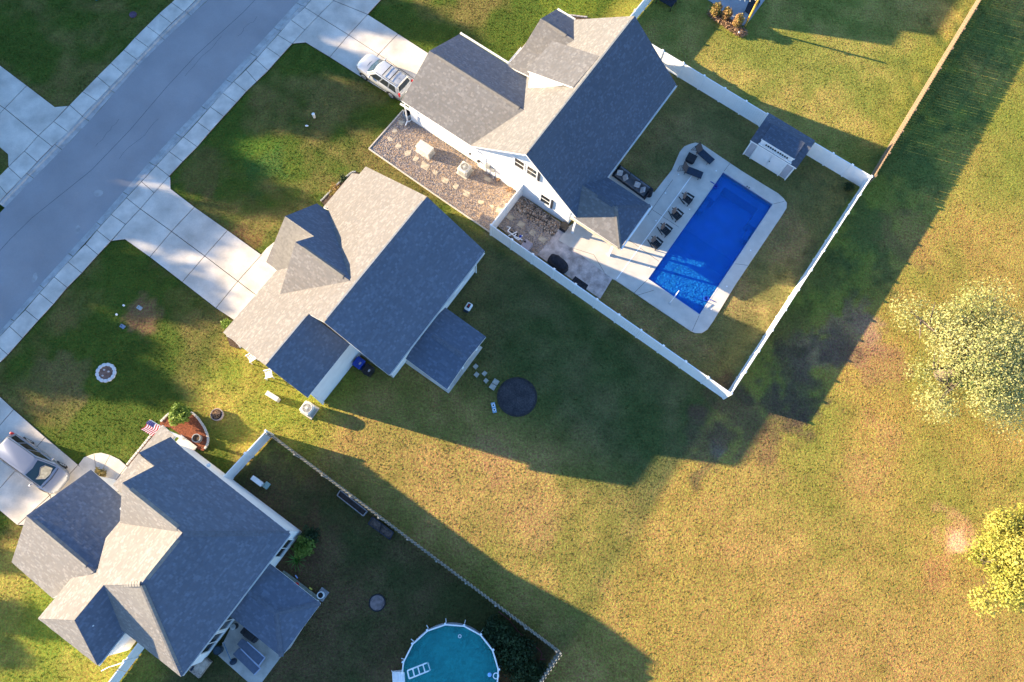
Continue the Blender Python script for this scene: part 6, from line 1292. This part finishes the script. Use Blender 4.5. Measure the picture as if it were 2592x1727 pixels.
for q_, lb in (((1650, 330), 'slate blue outdoor table, upper of the pair on the rear patio'), ((1530, 450), 'slate blue outdoor table, lower of the pair on the rear patio')):
    x0, y0 = q_; lo = pt3(x0, y0, .72); t = thing('outdoor_table', lb, 'table', (lo.x, lo.y, .1)); t['group'] = 'slate blue tables on the rear patio'
    if y0 < 400: qs = [(1560, 265), (1660, 330), (1990, 625), (1880, 770), (1590, 500), (1470, 375)]; leg = [(1660, 330), (1990, 625), (1880, 770)]
    else: qs = [(1510, 440), (1600, 530), (1905, 825), (1790, 945), (1390, 560)]; leg = [(1540, 460), (1905, 825), (1790, 945)]
    P = [pt3(a, b, .72) for a, b in qs]; m = MB(); m.prism([p_.to_2d() for p_ in P], .68, .72); m.build('top', mat('slate blue mesh', (.10, .12, .17), .7, .08, 5), t, Vector((lo.x, lo.y, .1)))
    for a, b in zip(leg, leg[1:]): m = MB(); strip(m, pt3(*a, .74), pt3(*b, .74), .06, .715, .75); m.build('rim', mat('pale blue rim', (.38, .42, .55), .5, .05, 4), t, Vector((lo.x, lo.y, .1)))
    for a in (qs[1], qs[2], qs[3], qs[-1]): p_ = pt3(*a, .72).lerp(lo, .05); m = MB(); m.tube((p_.x, p_.y, .1), (p_.x, p_.y, .68), .025, n=6); m.build('leg', steel, t, Vector((lo.x, lo.y, .1)))
p = pt3(1715, 195, .7); t = thing('black_grill', 'black barbecue grill standing half under the rear porch roof', 'grill', (p.x, p.y, .1), A0 + rad(-90)); m = MB(); m.box((0, 0, .4), (1.1, .5, .7)); m.build('cart', black, t); m = MB(); m.box((0, 0, .85), (.7, .5, .25)); m.build('hood', black, t, bevel=.08)
for s in (-.5, .5): m = MB(); m.box((s, 0, .76), (.2, .45, .03)); m.build('side_shelf', shutter, t)
p = pt3(1375, 60, .9); t = thing('lidded_can', 'small metal can with a shiny lid at the patio window', 'can', (p.x, p.y, .1)); m = MB(); m.tube((0, 0, 0), (0, 0, .6), .18, .2, 16); m.build('body', shutter, t); m = MB(); m.blob((0, 0, .62), (.2, .2, .1), 14, 6); m.build('lid', steel, t)
p = pt3(760, 790, .5); t = thing('wood_crate', 'open crate with boards and a sunlit canvas lid by the lower house corner', 'crate', (p.x, p.y, 0), A0)
m = MB(); m.box((0, 0, .2), (1.15, .85, .4)); m.build('box', mat('crate wood', (.34, .27, .22), .8, .2, 8), t); m = MB(); m.box((.1, -.1, .42), (.8, .62, .04), 0, 0, ('X', .08)); m.build('lid', mat('canvas', (.42, .34, .27), .9, .15, 6), t); m = MB(); m.box((-.35, .28, .44), (.3, .12, .06)); m.box((.2, .33, .43), (.5, .08, .05)); m.build('tools', navy, t, kind='stuff')
p = PX(278, 1688, 1.9); q = PX(335, 1706, 1.5); t = thing('clothes_pole', 'white pole at the bottom left fence with a taut golden line', 'pole', (p.x, p.y, 0)); m = MB(); m.tube((0, 0, 0), (0, 0, 2.0), .04, n=8); m.build('pole', trim, t); m = MB(); m.tube((0, 0, 1.95), (q.x - p.x, q.y - p.y, 1.5), .012, n=5); m.build('line', goldwood, t); m = MB(); m.tube((0, 0, 2.0), (-.5, -.25, 1.85), .03, n=6); m.build('arm', trim, t)
# ---------------------------------------------------------------- round above-ground pool
RP = PX(1139, 1712, 1.25); t = thing('round_pool', 'round above-ground pool with teal water and a white frame at the bottom edge', 'swimming pool', (RP.x, RP.y, 0)); PR = 3.1; NP = 16
m = MB(); m.ring((0, 0), PR, PR - .03, 0, 1.22, 64); m.build('wall', mat('pale pool wall', (.5, .5, .55), .5, .05, 3), t); m = MB(); m.tube((0, 0, 0), (0, 0, .03), PR - .03, n=64); m.ring((0, 0), PR - .03, PR - .06, 0.02, 1.2, 64); m.build('liner', liner, t)
pm = rm = None
for k in range(NP):
    a = k * 2 * math.pi / NP + .12
    if pm is None:
        m = MB(); m.box((0, 0, .6), (.06, .07, 1.24)); m.box((.1, 0, .04), (.26, .05, .06)); m.box((-.02, 0, 1.24), (.16, .12, .05)); pm = m.build('upright', vinyl, t); o = pm
    else: o = pm.copy(); C.objects.link(o); o.parent = t
    o.location = ((PR + .05) * math.cos(a), (PR + .05) * math.sin(a), 0); o.rotation_euler = (0, 0, a)
    a2 = a + 2 * math.pi / NP; ch = 2 * PR * math.sin(math.pi / NP)
    if rm is None: m = MB(); m.tube((0, -ch / 2, 0), (0, ch / 2, 0), .045, n=8); rm = m.build('top_rail', vinyl, t); o = rm
    else: o = rm.copy(); C.objects.link(o); o.parent = t
    am = (a + a2) / 2; o.location = (PR * math.cos(math.pi / NP) * math.cos(am), PR * math.cos(math.pi / NP) * math.sin(am), 1.24); o.rotation_euler = (0, 0, am)
m = MB(); m.tube((0, 0, 1.05), (0, 0, 1.06), PR - .07, n=64); m.f = [m.f[-2]]; m.m = [0]; m.r = [.5]; m.build('water', watermat('teal water', (.75, .97, .97), .012, 4, (.04, .52, .50), .38), t, label='cloudy teal water')
la = [PX(960 + a / 5.605, 1547 + b / 5.605, z) - Vector((RP.x, RP.y, 0)) for a, b, z in ((400, 845, 1.4), (690, 730, 1.0), (425, 960, 1.4), (725, 840, 1.0))]
lad = thing('pool_ladder', 'white ladder reaching into the teal water of the round pool', 'ladder', (RP.x, RP.y, 0))
for a, b in ((0, 1), (2, 3)): m = MB(); m.tube(la[a], la[b], .045, n=8); m.build('side_rail', vinyl, lad)
for k in range(5): q = k / 4; m = MB(); m.tube(la[0].lerp(la[1], q), la[2].lerp(la[3], q), .04 if k < 4 else .07, n=6); m.build('rung', vinyl, lad)
st_ = PX(960 + 270 / 5.605, 1547 + 950 / 5.605, .7); t2 = thing('pool_steps', 'white moulded plastic steps outside the round pool', 'steps', (st_.x, st_.y, 0), .1)
for k in range(3): m = MB(); m.box((-.25 + .27 * k, 0, .2 + .22 * k), (.34, .75, .4 + .4 * k)); m.build('step', vinyl, t2, bevel=.05)
for s in (1, -1): m = MB(); m.path([(-.45, s * .42, .3), (-.3, s * .42, 1.0), (.45, s * .42, 1.7)], .035, 8); m.build('handrail', vinyl, t2)
for k in range(5): m = MB(); m.box((-.25 + .14 * k, .43, 1.0), (.05, .04, .6)); m.build('baluster', vinyl, t2)
pp = [PX(960 + a / 5.605, 1547 + b / 5.605, 1.1) for a, b in ((1655, 915), (1567, 905), (1520, 745), (1142, 358))]
m = MB(); m.ring((0, 0), .20, .14, 1.2, 1.26, 22); o = m.build('return_hose', vinyl, None, label='looped white hose hanging on the right rim of the round pool', cat='hose'); o.location = (pp[0].x, pp[0].y, 0)
m = MB(); m.blob((0, 0, 0), (.14, .14, .08), 12, 6); o = m.build('chlorine_float', mat('light blue float', (.25, .5, .85), .4, .05, 4), None, label='light blue float in the round pool near the right rim', cat='float'); o.location = (pp[1].x, pp[1].y, 1.08)
m = MB(); m.ring((0, 0), .11, .075, 0, .05, 18); o = m.build('white_ring', vinyl, None, label='small white ring floating near the top rim of the round pool', cat='ring'); o.location = (pp[3].x, pp[3].y, 1.06)
# ---------------------------------------------------------------- the neighbour's patio at the top edge
NPt = [(1788, -2), (1808, 12), (1837, 40), (1860, 62), (1887, 66), (1940, -5), (1990, -75), (1800, -60)]
m = MB(); m.prism(G2(NPt), -.02, .08); m.build('neighbour_patio', mat('blue grey slab', (.30, .31, .33), .85, .08, 1.5, .2, 50, fine=.08), None, kind='structure'); 
m = MB(); A_, B_ = PX(1886, 66, .0), PX(1911, 16, 3.0); m.tube((A_.x, A_.y, 0), (A_.x, A_.y, 3.0), .075, n=10); t = thing('light_pole', 'golden wooden pole holding up a string of bulbs at the top edge patio', 'pole', (A_.x, A_.y, 0)); m = MB(); m.tube((0, 0, 0), (0, 0, 3.3), .085, n=10); m.build('pole', goldwood, t); m = MB(); m.tube((0, 0, 3.3), (0, 0, 3.36), .09, n=10); m.build('cap', steel, t)
sg_ = thing('string_lights', 'string of bulbs slung from the golden pole over the top patio', 'string lights', (A_.x, A_.y, 3.2)); e = PX(1880, -2, 2.9); d_ = Vector((e.x - A_.x, e.y - A_.y, -.1)) * 1.6; pts = [Vector((0, 0, .05)) + d_ * (k / 10) + Vector((0, 0, -.35 * math.sin(math.pi * k / 10))) for k in range(11)]
m = MB(); m.path(pts, .012, 4); m.build('cable', black, sg_)
for k in (1, 3, 5, 7, 9): m = MB(); m.blob(pts[k] - Vector((0, 0, .08)), (.05, .05, .07), 8, 6); m.build('bulb', mat('glass bulb', (.7, .68, .6), .2, 0, 2), sg_)
qs = [(1886, 27), (1898, 37), (1925, 2), (1915, -12), (1900, -8)]; P = [PX(a, b, .75) for a, b in qs]; t = thing('black_table', 'black covered table on the top edge patio beside the golden pole', 'table', (P[0].x, P[0].y, .08)); m = MB(); m.prism([p_.to_2d() for p_ in P], .66, .75); m.build('top', blackfab, t, Vector((P[0].x, P[0].y, .08)))
for p_ in P[:4]: m = MB(); m.tube((p_.x, p_.y, .08), (p_.x, p_.y, .66), .03, n=6); m.build('leg', black, t, Vector((P[0].x, P[0].y, .08)))
P = [PX(a, b, .6) for a, b in ((1664, -4), (1700, 17), (1713, 2), (1720, -25), (1680, -30))]; t = thing('black_trampoline', 'edge of a black mesh platform on the grass at the top edge', 'trampoline', (P[0].x, P[0].y, 0)); m = MB(); m.prism([p_.to_2d() for p_ in P], .5, .56); m.build('mat', blackfab, t, Vector((P[0].x, P[0].y, 0)))
for p_ in P: m = MB(); m.tube((p_.x, p_.y, 0), (p_.x, p_.y, .5), .03, n=6); m.build('leg', black, t, Vector((P[0].x, P[0].y, 0)))
m = MB(); P = [PX(a, b) for a, b in ((1330, 1615), (1345, 1628), (1365, 1645), (1372, 1655), (1368, 1670), (1380, 1668))]; m.path([Vector((p_.x, p_.y, .05)) for p_ in P], .025, 6); P = [PX(a, b) for a, b in ((1262, 1548), (1290, 1570), (1310, 1597), (1330, 1615))]; m.path([Vector((p_.x, p_.y, .05)) for p_ in P], .025, 6); m.build('garden_hose', mat('dull red rubber', (.22, .05, .07), .6, .1, 4), None, label='dull red garden hose lying along the foot of the picket fence', cat='hose')
m = MB(); P0_ = PX(1291, 1570, .1); m.tube((P0_.x, P0_.y, .02), (P0_.x + .05, P0_.y + .3, .6), .03, n=6); m.build('stake', goldwood, None, label='short golden wooden stake by the picket fence near the dark shrubs', cat='stake')
for k, (x, y, lb) in enumerate(((1868, 87, 'small white ornament at the end of the dry flower bed'),)): p = PX(x, y); m = MB(); m.blob((0, 0, .18), (.12, .12, .2), 10, 6); o = m.build('garden_ornament', trim, None, label=lb, cat='ornament'); o.location = (p.x, p.y, 0)
# ================================================================ trees and plants
def leaves(name, m_, parent, lobes, n, size, flat=.4, off=None, seed=1, kind=None, hull=.55):
    """many small leaf faces spread through ellipsoid lobes (x,y,z,rx,ry,rz)"""
    r = np.random.default_rng(seed); w = np.array([l[3] * l[4] * l[5] for l in lobes]) ** .8; w /= w.sum()
    idx = r.choice(len(lobes), n, p=w); Lb = np.array(lobes)[idx]
    d = r.normal(size=(n, 3)); d /= np.linalg.norm(d, axis=1)[:, None]; rad_ = (hull + (1 - hull) * r.random(n) ** .5)[:, None]
    c = Lb[:, :3] + d * rad_ * Lb[:, 3:6] + r.normal(size=(n, 3)) * size * .6
    nn = d * .9 + r.normal(size=(n, 3)) * .7 + np.array([0, 0, flat * .4]); nn /= np.linalg.norm(nn, axis=1)[:, None]
    a = np.cross(nn, r.normal(size=(n, 3))); a /= np.linalg.norm(a, axis=1)[:, None]; b = np.cross(nn, a)
    s = (size * (.5 + r.random(n)))[:, None]; a = a * s; b = b * s * .6
    V = np.stack([c - a, c - b * .8, c + a, c + b * .8], 1).reshape(-1, 3)
    if off is not None: V = V - np.array(off)
    me = bpy.data.meshes.new(name); me.vertices.add(4 * n); me.vertices.foreach_set('co', V.astype(np.float32).ravel()); me.loops.add(4 * n); me.loops.foreach_set('vertex_index', np.arange(4 * n, dtype=np.int32))
    me.polygons.add(n); me.polygons.foreach_set('loop_start', np.arange(0, 4 * n, 4, dtype=np.int32)); me.polygons.foreach_set('loop_total', np.full(n, 4, np.int32))
    at = me.attributes.new('rnd', 'FLOAT', 'FACE'); cl = r.random(len(lobes))[idx]; at.data.foreach_set('value', np.clip(cl * .5 + r.random(n) * .6, 0, 1).astype(np.float32))
    me.materials.append(m_); me.update(calc_edges=True); o = bpy.data.objects.new(name, me); C.objects.link(o)
    if parent is not None: o.parent = parent
    if kind: o['kind'] = kind
    return o
def limbs(mb, base, tops, r0):
    for tp in tops:
        tp = Vector(tp); mid = base.lerp(tp, .45) + Vector((0, 0, .12 * (tp - base).length)); mb.tube(base, mid, r0, r0 * .6, 7, cap=False); mb.tube(mid, tp, r0 * .6, r0 * .2, 6, cap=False)
        for k in range(3):
            q = mid.lerp(tp, random.uniform(.1, .8)); e = q + Vector((random.uniform(-1, 1), random.uniform(-1, 1), random.uniform(.1, .7))) * (tp - base).length * .25; mb.tube(q, e, r0 * .3, r0 * .08, 5, cap=False)
def tree(label, loc, H, Rc, m_, nleaf, size, seed, cb=.3, group=None, nl=16, cat='tree', name='tree', hull=.5, stretch=1.0):
    random.seed(seed); t = thing(name, label, cat, loc, 0, group); lobes = []
    for k in range(nl):
        a = k * 2.4 + random.uniform(-.4, .4); q = math.sqrt((k + .6) / nl); r_ = Rc * .68 * q; rr_ = Rc * random.uniform(.16, .38) * (1.1 - .3 * q); r_ *= random.uniform(.7, 1.4)
        z = H * cb + (H * (1 - cb)) * random.uniform(.25, .75) * (1 - .35 * q * q) + (H * (1 - cb) * .25) * (1 - q)
        lobes.append((r_ * math.cos(a), r_ * math.sin(a), z, rr_, rr_, rr_ * .8 * stretch))
    mb = MB(); mb.tube((0, 0, -.1), (0, 0, H * cb), Rc * .07 + .08, Rc * .05 + .05, 10); base_ = Vector((0, 0, H * cb * .85)); limbs(mb, base_, [Vector(l[:3]) for l in lobes], Rc * .035 + .03)
    mb.build('trunk', bark, t); leaves('crown', m_, t, lobes, nleaf, size, seed=seed, hull=hull); return t
p = PX(2482, 905, 4.5); tree('large pale green tree with thinning autumn leaves at the right edge of the field', (p.x - .1, p.y - .2, 0), 8.6, 6.4, leaf_autumn, 40000, .075, 11, nl=44, hull=.1)
p = PX(2575, 1415, 3.5); tree('yellow green tree at the lower right edge near the pale bare spot', (p.x, p.y, 0), 6.5, 4.4, leaf_yg, 34000, .085, 12, nl=34, hull=.15)
def bush(label, px, z, R_, H_, m_, n, size, seed, name='bush', cat='bush', group=None, shape=(1, 1), rz=0):
    p = PX(px[0], px[1], z); random.seed(seed); t = thing(name, label, cat, (p.x, p.y, 0), rz, group); lobes = []
    for k in range(9):
        a = k * 2.4; q = math.sqrt((k + .5) / 9); lobes.append((R_ * .62 * q * math.cos(a) * shape[0], R_ * .62 * q * math.sin(a) * shape[1], H_ * random.uniform(.45, .75), R_ * .42, R_ * .42, H_ * .32))
    mb = MB(); limbs(mb, Vector((0, 0, 0)), [Vector(l[:3]) for l in lobes[:6]], .03); mb.build('stem', bark, t); leaves('foliage', m_, t, lobes, n, size, seed=seed, hull=.3); return t
bush('bright green leafy bush in the red mulch bed by the lower left house', (452, 1050), .9, .85, 1.4, leaf_bush, 2600, .09, 21)
G_ = 'orange tinged shrubs beside the top edge patio'
bush('orange tinged shrub at the upper left of the dry flower bed', (1813, 24), .8, .5, 1.3, leaf_orange, 1500, .075, 22, group=G_); bush('orange tinged shrub in the middle of the dry flower bed', (1841, 33), .8, .5, 1.3, leaf_orange, 1500, .075, 23, group=G_); bush('orange tinged shrub nearest the golden pole', (1868, 53), .8, .52, 1.4, leaf_orange, 1500, .075, 24, group=G_)
p0_ = PX(1840, 62); t = thing('dry_bed', 'bed of dry brown ground cover below the orange tinged shrubs', 'flower bed', (p0_.x, p0_.y, 0)); e = PX(1875, 85) - PX(1805, 38)
leaves('dry_foliage', leaf_dry, t, [(e.x * q, e.y * q, .18, .55, .45, .2) for q in (-.5, -.35, -.2, -.05, .1, .25, .4, .5)], 3500, .07, seed=31, kind='stuff')
bush('yellow green shrub peeping out at the middle house garage corner', (573, 820), .8, .42, 1.2, leaf_bush, 700, .07, 25); bush('small tawny grass clump beside the garage wing walk', (250, 1200), .5, .45, .7, leafmat('tawny blades', (.12, .12, .04), (.3, .22, .1)), 700, .09, 26)
bush('small reddish green shrub in the far corner of the pool yard', (2148, 473), .3, .45, .6, leaf_dark, 700, .06, 27); bush('leafy green plant against the shaded rear wall of the lower left house', (768, 1385), .7, .85, 1.5, leaf_bush, 1500, .08, 28)
bush('dark leafy shrub at the rear corner wall of the lower left house', (782, 1358), .5, .8, 1.0, leaf_dark, 1300, .08, 29)
G2_ = 'dark shrubs beside the round pool'
bush('dark shrub nearest the stake by the picket fence', (1255, 1600), .4, 1.2, 1.1, leaf_dark, 2500, .09, 41, group=G2_); bush('dark shrub in the middle of the row by the round pool', (1300, 1650), .4, 1.6, 1.1, leaf_dark, 3500, .09, 42, group=G2_); bush('dark shrub at the bottom edge by the picket fence corner', (1335, 1710), .4, 1.4, 1.0, leaf_dark, 3000, .09, 43, group=G2_)
bush('little planting of yellow flowers in the middle house porch bed', (845, 478), .2, .5, .4, leaf_orange, 500, .05, 44, shape=(1.2, 1.6)); bush('little planting at the upper end of the middle house porch bed', (868, 452), .2, .4, .4, leaf_dark, 400, .05, 45)
bush('sparse dry shrub against the sunlit gable wall, nearest the square paver', (1262, 452), .3, .25, .45, leaf_dry, 250, .05, 46); bush('sparse dry shrub against the sunlit gable wall, nearest the gate fence', (1290, 478), .3, .25, .45, leaf_dry, 250, .05, 47)
p = PX(548, 1049, .3); t = thing('dry_plants', 'dry plants growing in the round stone planter', 'plant', (p.x, p.y, .2)); leaves('foliage', leaf_dry, t, [(0, 0, .12, .3, .3, .15)], 350, .05, seed=48); mb = MB()
for k in range(5): mb.tube((.05 * k - .1, 0, 0), (.2 * math.cos(k), .2 * math.sin(k), 1.1), .008, n=4)
mb.build('stalk', bark, t)
# strap-leaved plant
p = PX(752, 1418, .4); t = thing('strap_leaf_plant', 'plant with long bright green strap leaves by the shaded rear wall', 'plant', (p.x, p.y, 0)); random.seed(5)
for k in range(13):
    a = k * 2.4; L_ = random.uniform(.6, 1.0); m = MB(); pr = None; sd_ = Vector((-math.sin(a), math.cos(a), 0))
    for j in range(5):
        q = j / 4; c_ = Vector((math.cos(a) * L_ * q * .8, math.sin(a) * L_ * q * .8, .2 + .75 * math.sin(q * 2.2) * L_)); w_ = .045 * (1 - q * .85)
        if pr: m.poly([pr[0], pr[1], c_ + sd_ * w_, c_ - sd_ * w_])
        pr = (c_ - sd_ * w_, c_ + sd_ * w_)
    m.build('leaf', mat('strap leaf', (.08, .22, .03), .5, .2, 5), t)
mb = MB(); mb.tube((0, 0, 0), (0, 0, .3), .08, n=8); mb.build('stem', bark, t)
# ================================================================ beyond the picture: the neighbour's house to the north and the tall trees across the street that shade the front lawns
h0 = thing('house', 'neighbouring gabled house just beyond the top edge, casting the long shadow at the top right', 'house', W(50, 22, 0))
roof_face(h0, [(44.3, 22.7, 8.0), (47.0, 22.7, 8.0), (47.0, 17.6, 3.2), (44.3, 17.6, 3.2)], shin1, tab=False); roof_face(h0, [(44.3, 22.7, 8.0), (47.0, 22.7, 8.0), (47.0, 28, 3.2), (44.3, 28, 3.2)], shin3, tab=False)
roof_face(h0, [(46.4, 23.2, 8.9), (60, 23.2, 8.9), (60, 17.4, 3.2), (46.4, 17.4, 3.2)], shin1, tab=False); roof_face(h0, [(46.4, 23.2, 8.9), (60, 23.2, 8.9), (60, 29, 3.2), (46.4, 29, 3.2)], shin3, tab=False)
wall_box(h0, 44.6, 59.6, 18, 27.6, 3.1, siding); wall_poly(h0, [(44.6, 18, 3), (44.6, 22.7, 7.8), (44.6, 27.6, 3)], siding, (.1, 0)); wall_poly(h0, [(46.6, 18, 3), (46.6, 23.2, 8.6), (46.6, 28.4, 3)], siding, (.1, 0))
up = Vector((-math.cos(SUN_AZ), -math.sin(SUN_AZ), 0)) / math.tan(SUN_EL)
protos = []
def shade_tree(B, h, Rc, k, lb, rz=0):
    global protos
    loc = B + up * h; h = h + 1.0
    if len(protos) < 3:
        t = tree(lb, (0, 0, 0), 18.0, 5.2, leaf_far, 4600, .42, 60 + len(protos), cb=.16, group='tall trees across the street beyond the picture', nl=18, name='shade_tree', hull=.2, stretch=1.25); protos.append(t)
        t.location = (loc.x, loc.y, 0); t.scale = (Rc / 5.2, Rc / 5.2, h / 18.0); t.rotation_euler = (0, 0, rz); return t
    c = copy_tree(protos[k % 3], None, (loc.x, loc.y, 0), rz, lb); c.scale = (Rc / 5.2, Rc / 5.2, h / 18.0); return c
SB = [((1390, -260), 18), ((1370, -120), 18.5), ((1240, -10), 18), ((1190, 90), 19), ((1120, 190), 18.5), ((980, 240), 18), ((1130, 330), 19.5), ((1000, 400), 18.5), ((860, 440), 18.5), ((760, 520), 17.5), ((650, 600), 18), ((580, 700), 17.5), ((560, 800), 18), ((560, 900), 18.5), ((430, 940), 18), ((430, 1010), 18), ((340, 1070), 17.5), ((240, 1110), 17), ((170, 1180), 17), ((60, 1250), 16.5), ((10, 1330), 16)]
for k, ((x, y), h) in enumerate(SB):
    shade_tree(PX(x, y), h, [4.6, 5.2, 4.2, 5.0][k % 4], k, 'tall leafy tree across the street whose crown shades the front lawns', k * 1.3)
for k, ((x, y), h) in enumerate([((1000, -150), 15), ((800, -20), 15), ((330, 520), 14.5), ((240, 700), 14.5), ((140, 880), 14), ((40, 1040), 13.5), ((420, 640), 16), ((900, 100), 16), ((300, 900), 15.5), ((930, 170), 17), ((1010, 90), 17), ((520, 620), 17), ((1000, 60), 17.5), ((940, 100), 17), ((880, 60), 16.5), ((600, 760), 16), ((150, 1190), 16), ((60, 1230), 16), ((100, 1290), 16.5), ((200, 1230), 16.5), ((-20, 1180), 15), ((860, 330), 17.5), ((760, 400), 17)]):
    shade_tree(PX(x, y), h, 5.0, k + 1, 'tall leafy tree across the street whose crown shades the front lawns', k * 1.7)
for (x, y), h, rc in (((60, 1470), 9, 2.2), ((150, 1640), 9, 2.6), ((60, 1720), 10, 3.0)):
    shade_tree(PX(x, y), h, rc, 1, 'smaller tree left of the picture dappling the lower left lawn', 2.0)
